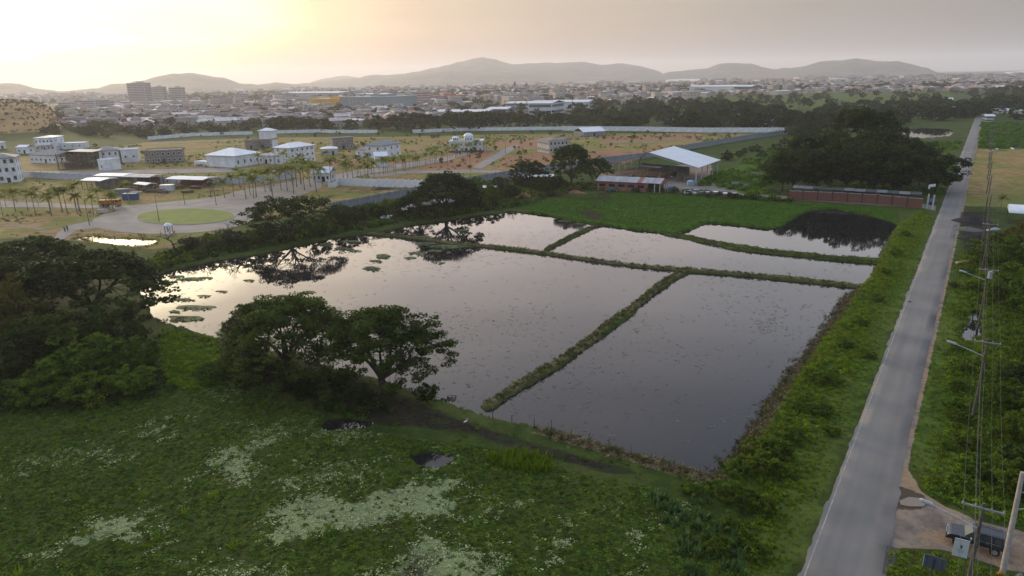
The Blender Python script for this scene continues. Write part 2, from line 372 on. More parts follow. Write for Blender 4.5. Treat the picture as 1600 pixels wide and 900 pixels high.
def algae(x, y):
    a = np.zeros(np.shape(x)); nz = (fbm(x*.45, y*.45, 31, 4)-.47)*5.0+(fbm(x*2.1, y*2.1, 33, 3)-.44)*2.2
    for pg, v in ALGP: a = np.maximum(a, v*sst(1.5, -1.3, sdf(x, y, pg, 8)+nz))
    u_, v_ = x*.8+y*.6, -x*.6+y*.8   # wind-drawn streaks
    st = fbm(u_*.09+3, v_*.28, 37, 4); mk = sst(6, -2, sdf(x, y, MARSHP, 12))
    return np.clip(np.maximum(a, mk*sst(.56, .68, st)*.75*sst(.40, .55, fbm(x*1.1, y*1.1, 39, 3))), 0, 1)
MARSHP = poly([(-60, 640), (0, 640), (120, 640), (250, 615), (350, 605), (450, 625), (560, 670), (640, 685), (760, 700), (900, 735), (1040, 765), (1110, 800), (1150, 860), (1150, 930), (-60, 930)])
zones['algae'] = algae(V[:, 0], V[:, 1])
zone('mud', [(350,560),(440,560),(560,590),(640,622),(720,655),(800,680),(900,708),(985,732),(1000,742),(960,742),(880,722),(790,698),(740,680),(640,668),(600,668),(520,640),(430,610),(370,600)], 2.0, 1)
zone('mud', [(255,508),(300,516),(340,528),(400,545),(400,570),(330,545),(270,525)], 1.0, .7)
zone('bare', [(215,445),(262,424),(340,405),(420,392),(500,374),(600,358),(640,352),(640,358),(610,366),(550,372),(480,388),(400,402),(330,414),(262,430),(225,446)], 1.4, .35)
zone('mud', [(205,452),(262,424),(340,405),(420,392),(500,374),(600,358),(640,352),(640,358),(610,366),(550,372),(480,388),(400,402),(330,414),(262,430),(225,446)], 1.4, .45)
# straw shore around the dark pond and along the dykes
strawp = line([(1340,455),(1322,470),(1305,500),(1270,545),(1230,598),(1212,622),(1188,665),(1160,700),(1140,728),(1112,748),(1075,742),(1030,728),(960,706),(900,690),(840,673)])
s_ = sdl(V[:, 0], V[:, 1], strawp, 12); zones['straw'] = np.maximum(zones['straw'], .95*sst(1.9, .5, s_))
for ln, wd, hh in DYKES[:2]:
    s_ = sdl(V[:, 0], V[:, 1], ln, 8); zones['straw'] = np.maximum(zones['straw'], .75*sst(2.2, .2, s_))
# lush verges
verge = [(1460,338),(1440,402),(1363,600),(1247,905),(1130,905),(1170,800),(1130,745),(1200,670),(1240,600),(1310,500),(1380,400),(1405,352),(1440,330)]
zone('lush', verge, 3.0)
zone('lush', [(1475,470),(1443,600),(1420,690),(1430,740),(1480,780),(1540,810),(1640,840),(1640,700),(1540,640),(1530,520),(1510,420)], 2.0, 1)
zone('lush', [(1375,900),(1385,862),(1480,862),(1560,890),(1590,930),(1375,930)], .6, .8)
zone('lush', [(255,520),(330,530),(350,560),(300,585),(255,560)], 2, .8)
zone('lush', [(1130,250),(1230,215),(1500,222),(1460,330),(1240,312),(1160,290)], 4, .5)
greenF = [(800,322),(850,312),(930,303),(1060,304),(1150,309),(1240,318),(1330,322),(1400,330),(1400,351),(1365,339),(1305,328),(1270,329),(1252,336),(1237,345),(1222,355),(1200,359),(1137,351),(1102,350),(1082,360),(1062,366),(995,361),(930,351),(895,347),(862,339),(837,335)]
greenF_p = poly(greenF); zone('field', greenF_p, 1.5, 1, False)
zone('field', [(1120,300),(1125,270),(1190,242),(1210,260),(1200,300),(1230,312)], 3, .8)
zone('lush', [(255,395),(400,382),(520,362),(600,352),(600,358),(500,372),(330,402),(205,440),(170,420)], 3, .5)
zone('mud', [(1495,330),(1550,330),(1560,400),(1500,395),(1495,360)], 2, .8)
zone('mud', [(1392,775),(1402,758),(1425,765),(1447,775),(1456,790),(1440,797),(1400,797)], .9, 1)
zone('gravel', [(1365,880),(1368,845),(1380,755),(1398,700),(1416,665),(1421,735),(1440,768),(1475,790),(1525,812),(1570,822),(1680,848),(1700,930),(1610,895),(1580,890),(1480,858),(1410,856),(1385,862)], .5)
# gravel shoulders along the road
s_ = (V[:, :2]-ROAD0[:2])@RN[:2]; s_ = np.where(s_ > RW/2, s_-RW, 9-s_*0); ok = ((V[:, :2]-ROAD0[:2])@RD[:2] > 0) & ((V[:, :2]-ROAD0[:2])@RD[:2] < ROADLEN)
zones['gravel'] = np.maximum(zones['gravel'], np.where(ok, .9*sst(1.0, .1, s_), 0))
# the estate: dry yellow grass with orange soil plots
zone('dry', [(-80,375),(60,372),(250,392),(400,345),(520,330),(735,292),(1060,236),(1245,205),(1245,208),(1000,208),(800,209),(640,213),(400,215),(230,222),(100,240),(-80,250)], 6, .9)
for pg, v in ([[(650,255),(700,240),(770,235),(770,243),(735,265),(660,268)], 1], [[(770,262),(790,245),(850,238),(870,245),(850,262)], .9], [[(0,352),(60,345),(140,345),(110,365),(60,372),(0,370)], .5],
              [[(590,262),(610,250),(640,252),(640,262)], .8], [[(930,235),(1000,235),(1230,208),(1240,205),(1060,233),(950,262),(880,262)], 1],
              [[(760,222),(850,215),(855,232),(800,235)], .8], [[(930,213),(1100,208),(1100,214),(940,225)], .7], [[(500,262),(585,262),(585,250),(520,250)], .8], [[(35,258),(300,248),(470,262),(300,268),(60,268)], .5],
              [[(210,262),(320,262),(330,295),(250,318),(200,315)], .5], [[(805,300),(840,296),(842,306),(812,314)], .9], [[(150,370),(300,362),(300,378),(170,392)], .5]):
    zone('bare', pg, 2.5, v)
zone('lush', [(-80,330),(0,328),(120,330),(170,337),(120,343),(0,342),(-80,345)], 2, .8)
zone('lush', [(320,312),(420,290),(470,280),(500,282),(430,303),(350,318)], 1.5, .9)
zone('lush', [(640,262),(760,262),(850,262),(850,267),(700,267)], 1.5, .6)
zone('dry', [(480,310),(520,290),(660,293),(560,315),(500,330)], 2, .95)
zone('dry', [(1525,232),(1640,232),(1640,330),(1560,325),(1500,322),(1510,280)], 4, 1)
zone('bare', [(1545,235),(1640,235),(1640,300),(1560,290)], 6, .5)
zone('gravel', [(935,270),(1110,252),(1125,275),(1160,303),(1040,300),(930,296)], 3, .75)
for pg in ([(0,346),(60,352),(90,364),(84,368),(50,358),(0,350)], [(232,224),(330,219),(400,216),(400,217.5),(330,221),(232,226)], [(640,237),(760,232),(858,229),(858,231),(760,235),(640,240)], [(935,222),(1020,219),(1110,213),(1110,215),(1020,221.5),(935,225)], [(300,258),(470,250),(600,246),(600,248),(470,253),(300,261)], [(880,262),(960,246),(1080,228),(1200,212),(1205,213),(1080,231),(965,249),(885,265)]):
    zone('gravel', pg, 1.5, .75)
# far country
zone('city', [(-200,215),(100,190),(230,203),(640,196),(700,190),(930,178),(960,160),(1050,148),(1180,146),(1300,138),(1640,132),(1640,112),(-200,140)], 40, .8)
zone('field', [(940,160),(1050,148),(1180,146),(1440,140),(1500,150),(1380,166),(1200,172),(1000,166)], 15, .55)
zone('lush', [(940,160),(1050,148),(1180,146),(1440,140),(1500,150),(1380,166),(1200,172),(1000,166)], 15, .75)
zone('lush', [(1360,176),(1500,172),(1500,188),(1380,192)], 8, .7)
zone('lush', [(1525,195),(1640,195),(1640,228),(1520,228)], 8, .5)
zone('dry', [(700,156),(830,150),(830,162),(700,166)], 15, .6)
zone('scrub', [(1180,190),(1520,190),(1520,225),(1250,225)], 10, .4)
def att(name, ks):
    ks = ks[:3]+(None,)
    a = me.color_attributes.new(name, 'FLOAT_COLOR', 'POINT')
    a.data.foreach_set('color', np.column_stack([zones[k] if k else np.zeros(len(V)) for k in ks]).astype(np.float32).ravel())
att('za', ('algae', 'mud', 'dry')); att('zb', ('lush', 'straw', 'scrub')); att('zc', ('gravel', 'field', 'city')); att('zd', ('bare', None, None))
gm = bpy.data.materials.new('ground_cover'); gm.use_nodes = True; t = gm.node_tree; nn = t.nodes; lk = t.links.new; bs = nn['Principled BSDF']; me.materials.append(gm)
geo = nn.new('ShaderNodeNewGeometry')
def noi(s, d=6, r=.6):
    n = nn.new('ShaderNodeTexNoise'); n.inputs['Scale'].default_value = s; n.inputs['Detail'].default_value = d; n.inputs['Roughness'].default_value = r; lk(geo.outputs['Position'], n.inputs['Vector']); return n.outputs[0]
def mth(op, a, b=None, c=None):
    n = nn.new('ShaderNodeMath'); n.operation = op
    for i, v in enumerate((a, b, c)):
        if v is None: continue
        if isinstance(v, (int, float)): n.inputs[i].default_value = v
        else: lk(v, n.inputs[i])
    return n.outputs[0]
def mix(f, a, b):
    n = nn.new('ShaderNodeMix'); n.data_type = 'RGBA'
    if isinstance(f, (int, float)): n.inputs[0].default_value = f
    else: lk(f, n.inputs[0])
    for i, v in ((6, a), (7, b)):
        if isinstance(v, tuple): n.inputs[i].default_value = (*v, 1)
        else: lk(v, n.inputs[i])
    return n.outputs[2]
def mrg(v, a, b):
    n = nn.new('ShaderNodeMapRange'); n.interpolation_type = 'SMOOTHSTEP'; n.inputs[1].default_value = a; n.inputs[2].default_value = b; lk(v, n.inputs[0]); return n.outputs[0]
n1, n2, n3, n4 = noi(.045), noi(.35), noi(2.2), noi(9, 3)
base = mix(mrg(n2, .35, .68), (.030, .052, .010), (.062, .092, .016)); base = mix(mth('MULTIPLY', mrg(n1, .4, .65), .5), base, (.085, .095, .028)); base = mix(mth('MULTIPLY', mrg(n3, .45, .7), .4), base, (.018, .03, .010))
cols = {}
lush = mix(mrg(n2, .35, .65), (.045, .080, .015), (.085, .130, .022)); lush = mix(mth('MULTIPLY', mrg(n1, .45, .6), .5), lush, (.11, .12, .028))
fieldc = mix(mrg(n2, .3, .7), (.038, .090, .010), (.062, .130, .014))
dry = mix(mrg(n2, .35, .65), (.20, .135, .055), (.34, .235, .11)); dry = mix(mth('MULTIPLY', mrg(n1, .42, .6), .8), dry, (.14, .165, .032)); dry = mix(mth('MULTIPLY', mrg(n3, .5, .7), .45), dry, (.10, .10, .035))
barec = mix(mrg(n3, .3, .7), (.23, .115, .062), (.36, .20, .115)); barec = mix(mth('MULTIPLY', mrg(n2, .5, .7), .5), barec, (.17, .15, .05))
mudc = mix(mrg(n3, .3, .7), (.016, .014, .010), (.045, .037, .026)); mudc = mix(mth('MULTIPLY', mrg(n2, .5, .6), .7), mudc, (.030, .048, .014))
strawc = mix(mrg(n4, .35, .65), (.085, .065, .032), (.22, .18, .09)); strawc = mix(mrg(n2, .5, .62), strawc, (.06, .075, .02))
alg = mix(mrg(n4, .42, .58), (.16, .20, .085), (.27, .32, .14)); alg = mix(mrg(noi(3.3, 4), .60, .64), alg, (.12, .13, .15))
grav = mix(mrg(n2, .35, .65), (.17, .14, .12), (.28, .225, .175)); grav = mix(mth('MULTIPLY', mrg(n4, .5, .7), .4), grav, (.10, .09, .08)); grav = mix(mrg(noi(.16), .46, .6), grav, (.30, .21, .13)); grav = mix(mth('MULTIPLY', mrg(noi(.8), .5, .68), .6), grav, (.11, .10, .092))
cityc = mix(mrg(noi(.02), .4, .62), (.15, .12, .105), (.08, .085, .05)); scr = mix(mrg(n2, .4, .6), (.02, .03, .01), (.05, .06, .02))
def atn(nm):
    a = nn.new('ShaderNodeAttribute'); a.attribute_name = nm; s = nn.new('ShaderNodeSeparateColor'); lk(a.outputs['Color'], s.inputs[0]); return s.outputs[0], s.outputs[1], s.outputs[2]
A, B, C, D_ = atn('za'), atn('zb'), atn('zc'), atn('zd')
edge = mth('ADD', mth('MULTIPLY', n2, .6), mth('MULTIPLY', n3, .4))
def sel(a, lo=.0, hi=.22):   # soft zone edge broken up by noise
    return mrg(mth('ADD', a, mth('MULTIPLY_ADD', edge, 1.3, -1.15)), lo, hi)
c = mix(sel(C[1]), base, fieldc); c = mix(sel(B[0]), c, lush); c = mix(sel(A[2]), c, dry); c = mix(sel(D_[0]), c, barec); c = mix(sel(B[2]), c, scr)
c = mix(sel(C[2]), c, cityc); c = mix(sel(A[1]), c, mudc); c = mix(sel(B[1]), c, strawc); c = mix(sel(C[0], 0, .12), c, grav); c = mix(mth('MULTIPLY', sel(A[1]), sel(C[0], 0, .12)), c, (.085, .065, .048))
fe = mth('ADD', mth('MULTIPLY', n3, .55), mth('MULTIPLY', n4, .45))
c = mix(mrg(mth('ADD', mth('MULTIPLY', A[0], .50), mth('ADD', fe, -.86)), 0, .07), c, alg)
# wet dark rim where the sheet dips under the water
sp = nn.new('ShaderNodeSeparateXYZ'); lk(geo.outputs['Position'], sp.inputs[0])
c = mix(mrg(sp.outputs[2], -.16, -.27), c, (.035, .028, .018))
lk(c, bs.inputs['Base Color']); bs.inputs['Roughness'].default_value = .9; bs.inputs['Specular IOR Level'].default_value = .05
bp = nn.new('ShaderNodeBump'); bp.inputs['Strength'].default_value = .7; bp.inputs['Distance'].default_value = .35
lk(mth('ADD', mth('MULTIPLY', n3, .7), mth('MULTIPLY', n4, .3)), bp.inputs['Height']); lk(bp.outputs[0], bs.inputs['Normal'])

# ------------------------------------------------------------------ water
wm = bpy.data.materials.new('pond_water'); wm.use_nodes = True; t = wm.node_tree; b = t.nodes['Principled BSDF']
b.inputs['Base Color'].default_value = (.014, .014, .015, 1); b.inputs['Roughness'].default_value = .03; b.inputs['IOR'].default_value = 1.40
g2 = t.nodes.new('ShaderNodeNewGeometry'); n = t.nodes.new('ShaderNodeTexNoise'); n.inputs['Scale'].default_value = 1.3; n.inputs['Detail'].default_value = 3; t.links.new(g2.outputs['Position'], n.inputs['Vector'])
bp = t.nodes.new('ShaderNodeBump'); bp.inputs['Strength'].default_value = .08; bp.inputs['Distance'].default_value = .02; t.links.new(n.outputs[0], bp.inputs['Height']); t.links.new(bp.outputs[0], b.inputs['Normal'])
n5 = t.nodes.new('ShaderNodeTexNoise'); n5.inputs['Scale'].default_value = .06; n5.inputs['Detail'].default_value = 6; t.links.new(g2.outputs['Position'], n5.inputs['Vector'])
m5 = t.nodes.new('ShaderNodeMapRange'); m5.inputs[1].default_value = .42; m5.inputs[2].default_value = .66; m5.inputs[3].default_value = .015; m5.inputs[4].default_value = .07; t.links.new(n5.outputs[0], m5.inputs[0]); t.links.new(m5.outputs[0], b.inputs['Roughness'])
def water(pg, name='pond_water'):
    c = pg.mean(0); q = c+(pg-c)*1.0; n_ = len(q); grow = []
    for k in range(n_):   # push the outline outward under the banks
        d = q[(k+1) % n_]-q[k-1]; nm = np.array([d[1], -d[0]])/(np.linalg.norm(d)+1e-9); grow.append(nm)
    area = sum(q[k][0]*q[(k+1) % n_][1]-q[(k+1) % n_][0]*q[k][1] for k in range(n_)); sg = 1 if area > 0 else -1
    v = [(q[k][0]+grow[k][0]*sg*1.3, q[k][1]+grow[k][1]*sg*1.3, ZW) for k in range(n_)]
    mb = MB(); f = tuple(range(n_)); mb.add(v, [f if sg > 0 else f[::-1]]); o = mb.build(name, wm); tag(o, kind='structure')
    me_ = o.data; import bmesh; bm = bmesh.new(); bm.from_mesh(me_); bmesh.ops.triangulate(bm, faces=bm.faces[:]); bm.to_mesh(me_); bm.free(); return o
for pg, _d in BASINS[:4]: water(pg)
for pg, _d in BASINS[4:]: water(pg, 'puddle_water')
wm2 = mat('muddy_water', (.20, .15, .10), .12, (.17, .13, .09), .5, spec=.5)
for pts in ([(1405,783),(1420,777),(1440,779),(1449,786),(1443,792),(1420,792),(1407,789)],):
    mb = MB(); pg = poly(pts); mb.add([(q[0], q[1], .052) for q in pg[::-1]], [tuple(range(len(pg)))]); tag(mb.build('puddle', wm2), kind='structure')

# ------------------------------------------------------------------ road and paving
am = mat('asphalt', (.195, .184, .168), .85, (.150, .143, .132), .12, .15, coord='Object', bs=8)
nt_ = am.node_tree; b = nt_.nodes['Principled BSDF']
# wheel-worn lanes: wander along the road's own direction
tcr = nt_.nodes.new('ShaderNodeNewGeometry'); mpr = nt_.nodes.new('ShaderNodeMapping'); mpr.vector_type = 'TEXTURE'; mpr.inputs['Rotation'].default_value = (0, 0, math.atan2(RD[1], RD[0])); mpr.inputs['Scale'].default_value = (35, 1.0, 1)
nsr = nt_.nodes.new('ShaderNodeTexNoise'); nsr.inputs['Scale'].default_value = 1.0; nsr.inputs['Detail'].default_value = 5; nt_.links.new(tcr.outputs['Position'], mpr.inputs[0]); nt_.links.new(mpr.outputs[0], nsr.inputs['Vector'])
mxr = nt_.nodes.new('ShaderNodeMix'); mxr.data_type = 'RGBA'; mxr.blend_type = 'MULTIPLY'; mxr.inputs[0].default_value = 1; mrr = nt_.nodes.new('ShaderNodeMapRange'); mrr.inputs[1].default_value = .3; mrr.inputs[2].default_value = .7; mrr.inputs[3].default_value = .88; mrr.inputs[4].default_value = 1.09
dtr = nt_.nodes.new('ShaderNodeVectorMath'); dtr.operation = 'DOT_PRODUCT'; sbr = nt_.nodes.new('ShaderNodeVectorMath'); sbr.operation = 'SUBTRACT'; nt_.links.new(tcr.outputs['Position'], sbr.inputs[0]); sbr.inputs[1].default_value = tuple(ROAD0); nt_.links.new(sbr.outputs[0], dtr.inputs[0]); dtr.inputs[1].default_value = tuple(RN)
ns3 = nt_.nodes.new('ShaderNodeTexNoise'); ns3.inputs['Scale'].default_value = .45; ns3.inputs['Detail'].default_value = 8; ns3.inputs['Roughness'].default_value = .65; nt_.links.new(tcr.outputs['Position'], ns3.inputs['Vector'])
ma_ = nt_.nodes.new('ShaderNodeMath'); ma_.operation = 'MULTIPLY_ADD'; nt_.links.new(ns3.outputs[0], ma_.inputs[0]); ma_.inputs[1].default_value = 3.0; nt_.links.new(dtr.outputs['Value'], ma_.inputs[2])
mr3 = nt_.nodes.new('ShaderNodeMapRange'); mr3.interpolation_type = 'SMOOTHSTEP'; mr3.inputs[1].default_value = RW+.1; mr3.inputs[2].default_value = RW+1.6; mr3.inputs[4].default_value = .8; nt_.links.new(ma_.outputs[0], mr3.inputs[0])
mx3 = nt_.nodes.new('ShaderNodeMix'); mx3.data_type = 'RGBA'; nt_.links.new(mr3.outputs[0], mx3.inputs[0]); nt_.links.new(b.inputs['Base Color'].links[0].from_socket, mx3.inputs[6]); mx3.inputs[7].default_value = (.20, .17, .145, 1)
old = mx3.outputs[2]; nt_.links.new(nsr.outputs[0], mrr.inputs[0]); nt_.links.new(old, mxr.inputs[6]); nt_.links.new(mrr.outputs[0], mxr.inputs[7]); nt_.links.new(mxr.outputs[2], b.inputs['Base Color'])
def strip(name, o0f, o1f, z, m, s0=0, s1=ROADLEN, ns=360, nc=3, kind='structure', jit=.0):
    S = s0+(s1-s0)*np.linspace(0, 1, ns)**1.6; vs = []; fs = []
    for i, s in enumerate(S):
        drop = .09 if jit else 0
        a = o0f(s) if callable(o0f) else o0f; bb = o1f(s) if callable(o1f) else o1f
        for k in range(nc):
            o = a+(bb-a)*k/(nc-1)
            if nc > 5: o = [a, a+.14, bb-.14, bb][(0, 1, -2, -1)[(0, 1, nc-2, nc-1).index(k)]] if k in (0, 1, nc-2, nc-1) else o
            if jit and k in (0, nc-1): o += (vnoise(np.array([s*1.3]), np.array([k*9.]), 3)[0]-.5)*jit+(vnoise(np.array([s*.25]), np.array([k*5.]), 4)[0]-.5)*jit
            vs.append(rp_(s, o, z-(drop if k in (0, nc-1) else 0)))
    for i in range(ns-1):
        for k in range(nc-1): fs.append((i*nc+k, i*nc+k+1, (i+1)*nc+k+1, (i+1)*nc+k))
    return tag(link(name, np_mesh(name, vs, fs, m)), kind=kind)
strip('road', 0.0, lambda s: RW+.25*math.exp(-((s-35)/12)**2)*3, .05, am, nc=9, jit=.5)
linem = mat('road_paint', (.38, .375, .355), .8, (.20, .195, .185), 1.2)
strip('edge_line', .40, .50, .0545, linem, 0, 420, 300, 2)
strip('edge_line', RW-.45, RW-.34, .0545, linem, 0, 32, 20, 2)
seam = mat('asphalt_worn', (.125, .122, .122), .9, (.105, .103, .105), 1.5)
def sheet(name, pg, z, m, kind='structure', thick=.12):
    import bmesh
    bm = bmesh.new(); vs = [bm.verts.new((q[0], q[1], z)) for q in pg]; f = bm.faces.new(vs); f.normal_update()
    if f.normal.z < 0: f.normal_flip()
    r = bmesh.ops.extrude_face_region(bm, geom=[f]); vv = [e for e in r['geom'] if isinstance(e, bmesh.types.BMVert)]
    for v in vv: v.co.z -= thick
    bmesh.ops.recalc_face_normals(bm, faces=bm.faces[:]); bmesh.ops.triangulate(bm, faces=bm.faces[:])
    me_ = bpy.data.meshes.new(name); bm.to_mesh(me_); bm.free(); me_.materials.append(m); return tag(link(name, me_), kind=kind)
sheet('road', cul, .06, paving); sheet('path', path_1, .05, paving); sheet('road', avenue, .066, paving); sheet('road', avenue_2, .070, paving); sheet('road', avenue_3, .074, paving); sheet('road', est_road, .055, paving)
sheet('lane', side_lane, .05, mat('lane_dirt', (.19, .175, .16), .9, (.13, .12, .11), .3))
sheet('lawn', island, .22, mat('lawn', (.15, .19, .025), .9, (.105, .145, .02), .25, .2), thick=.3)
ki = MB(); cen = island.mean(0)
for k in range(40):
    a_, b_ = island[k], island[(k+1) % 40]; o_ = lambda p, e: p+(p-cen)/np.linalg.norm(p-cen)*e
    q = [o_(a_, .01), o_(b_, .01), o_(b_, .28), o_(a_, .28)]; ki.prism([tuple(v) for v in (q if sdf(np.zeros(1), np.zeros(1), np.array(q))[0] is not None else q)], -.05, .2)
tag(ki.build('kerb', kerb_m), kind='structure')
mb = MB(); _q = P(1421, 472); mb.box((0, 0, .07), (.7, .45, .03)); tag(mb.build('road_stain', mat('tar', (.03, .03, .03), .9), None, (_q[0], _q[1], 0), .5), kind='structure')
patch_m = mat('asphalt_patch', (.075, .072, .068), .95, (.05, .048, .046), 2)
sheet('road_patch', poly([(1380,885),(1378,897),(1392,897),(1405,858),(1386,853)]), .062, patch_m, thick=.05)
# ------------------------------------------------------------------ vegetation builders
def leaves(cs, rx, rz, per, size, rng, flat=.5, asp=1.7):
    """leaf-sized quads spread through flattened clumps at cs"""
    n = len(cs)*per; c = np.repeat(np.asarray(cs, float), per, 0); rr = np.repeat(np.broadcast_to(rx, len(cs)), per); rzz = np.repeat(np.broadcast_to(rz, len(cs)), per)
    d = rng.normal(size=(n, 3)); d /= np.linalg.norm(d, axis=1)[:, None]; k = rng.uniform(.25, 1, n)**.5
    p = c+d*k[:, None]*np.column_stack([rr, rr, rzz])
    nr_ = rng.normal(size=(n, 3))*(1-flat)+np.array([0, 0, 1.])*flat; nr_ /= np.linalg.norm(nr_, axis=1)[:, None]
    a = np.cross(nr_, rng.normal(size=(n, 3))); a /= np.linalg.norm(a, axis=1)[:, None]; b = np.cross(nr_, a)
    s = (size*rng.uniform(.6, 1.3, n))[:, None]*.5
    V_ = np.stack([p-a*s*asp, p+b*s, p+a*s*asp, p-b*s], 1).reshape(-1, 3)
    return V_, np.arange(n*4).reshape(-1, 4)
def limb(mb, p0, p1, r0, r1, rng, n=5, bow=.12, segs=4):
    p0, p1 = np.array(p0, float), np.array(p1, float); L_ = np.linalg.norm(p1-p0); off = rng.normal(size=3)*L_*bow*.5; pts = []
    for i in range(segs+1):
        t = i/segs; pts.append(p0+(p1-p0)*t+off*math.sin(t*math.pi)+np.array([0, 0, L_*bow*math.sin(t*math.pi)*.4]))
    mb.tube(pts, [r0+(r1-r0)*i/segs for i in range(segs+1)], n, cap=False); return pts
def tree_umbrella(seed, Hh, Rr, npads=150, per=60, ls=.22, m=None, tr=.28, gaps=.12, low=.5):
    rng = np.random.RandomState(seed); mb = MB(); r0 = Hh*.042
    top = np.array([rng.normal()*.2, rng.normal()*.2, Hh*tr]); limb(mb, (0, 0, -.3), top, r0*1.25, r0, rng, 8, .05)
    ends = []; nl = 7
    for i in range(nl):
        a = 2*math.pi*(i+rng.uniform(-.3, .3))/nl; rr = Rr*rng.uniform(.34, .55); z = Hh*rng.uniform(.52, .66)
        e = np.array([math.cos(a)*rr, math.sin(a)*rr, z]); pts = limb(mb, top, e, r0*.6, r0*.26, rng, 6, .18); ends.append(e)
        for _ in range(3):
            a2 = a+rng.uniform(-.5, .5); r2 = rr+Rr*rng.uniform(.12, .3); e2 = np.array([math.cos(a2)*r2, math.sin(a2)*r2, min(Hh*.8, z+Hh*rng.uniform(.04, .18))])
            limb(mb, e, e2, r0*.25, r0*.11, rng, 5, .15); ends.append(e2)
    e = np.array([0, 0, Hh*.72]); limb(mb, top, e, r0*.5, r0*.2, rng, 5); ends.append(e)
    E_ = np.array(ends); cs = []; rx = []; lob = rng.uniform(0, 6.28, 3)
    for k in range(npads):
        a = rng.uniform(0, 2*math.pi); u = math.sqrt(rng.uniform(0, 1)); edge = 1+.13*math.sin(2*a+lob[0])+.10*math.sin(3*a+lob[1])+.09*math.sin(7*a+lob[2]); r_ = Rr*u*edge
        if vnoise(np.array([math.cos(a)*u*4+seed]), np.array([math.sin(a)*u*4]), 7)[0] < gaps: continue
        z = Hh*(low+(.95-low)*max(0, 1-u**2.6)**.6)+Hh*rng.normal()*.04+Hh*.07*math.sin(3.3*a+lob[1])*u
        if rng.uniform() < .22: z -= Hh*rng.uniform(.06, .2)
        c_ = np.array([math.cos(a)*r_, math.sin(a)*r_, z]); cs.append(c_); rx.append(Rr*rng.uniform(.08, .15))
        q = E_[np.argmin(((E_-c_)**2).sum(1))]
        if np.linalg.norm(q-c_) > .5: limb(mb, q, c_-np.array([0, 0, .1]), r0*.09, r0*.035, rng, 3, .1, 2)
    rx = np.array(rx); Vv, Ff = leaves(cs, rx, rx*.34, per, ls, rng, .6)
    return mb.mesh('trunk', bark, True), np_mesh('crown', Vv, Ff, m or leaf_dark)
def tree_round(seed, Hh, Rr, npads=120, per=50, ls=.28, m=None, trunk_h=.25, squash=1.0, bkm=None):
    rng = np.random.RandomState(seed); mb = MB(); r0 = Hh*.03; top = np.array([0, 0, Hh*trunk_h]); limb(mb, (0, 0, -.3), top, r0*1.3, r0, rng, 7, .05)
    cz = Hh*(trunk_h+1)*.5; hz = Hh*(1-trunk_h)*.5; cs = []; rx = []; lob = rng.uniform(0, 6.28, 4)
    for i in range(6):
        a = i*1.05+rng.uniform(-.2, .2); limb(mb, top, (math.cos(a)*Rr*.5, math.sin(a)*Rr*.5, cz+hz*rng.uniform(-.2, .5)), r0*.6, r0*.2, rng, 5, .15)
    for k in range(npads):
        d = rng.normal(size=3); d /= np.linalg.norm(d); a = math.atan2(d[1], d[0])
        rr = (1+.14*math.sin(3*a+lob[0]+d[2]*2)+.12*math.sin(5*a+lob[1])+.14*math.sin(4*d[2]*2+lob[2]))*rng.uniform(.55, 1)**.5
        cs.append((d[0]*Rr*rr, d[1]*Rr*rr, cz+d[2]*hz*rr*squash)); rx.append(Rr*rng.uniform(.12, .24))
    rx = np.array(rx); Vv, Ff = leaves(cs, rx, rx*.62, per, ls, rng, .35)
    Vv[:, 2] = np.maximum(Vv[:, 2], .05)
    return mb.mesh('trunk', bkm or bark, True), np_mesh('crown', Vv, Ff, m or leaf_dark)
def tree_bare(seed, Hh, spread=.55, m=None, depth=4):
    rng = np.random.RandomState(seed); mb = MB()
    def grow(p, d, L_, r, k):
        q = p+d*L_; pts = limb(mb, p, q, r, r*.62, rng, 5 if k > 1 else 3, .12, 3)
        if k == 0: return
        for _ in range(rng.randint(2, 5)):
            nd = d+rng.normal(size=3)*spread; nd[2] = nd[2]*.8+.12; nd /= np.linalg.norm(nd); grow(np.array(pts[-1]), nd, L_*rng.uniform(.55, .85), r*.6, k-1)
    grow(np.array([0, 0, -.3]), np.array([rng.normal()*.12, rng.normal()*.12, 1]), Hh*.3, Hh*.03, depth)
    return mb.mesh('trunk', m or bark, True), None
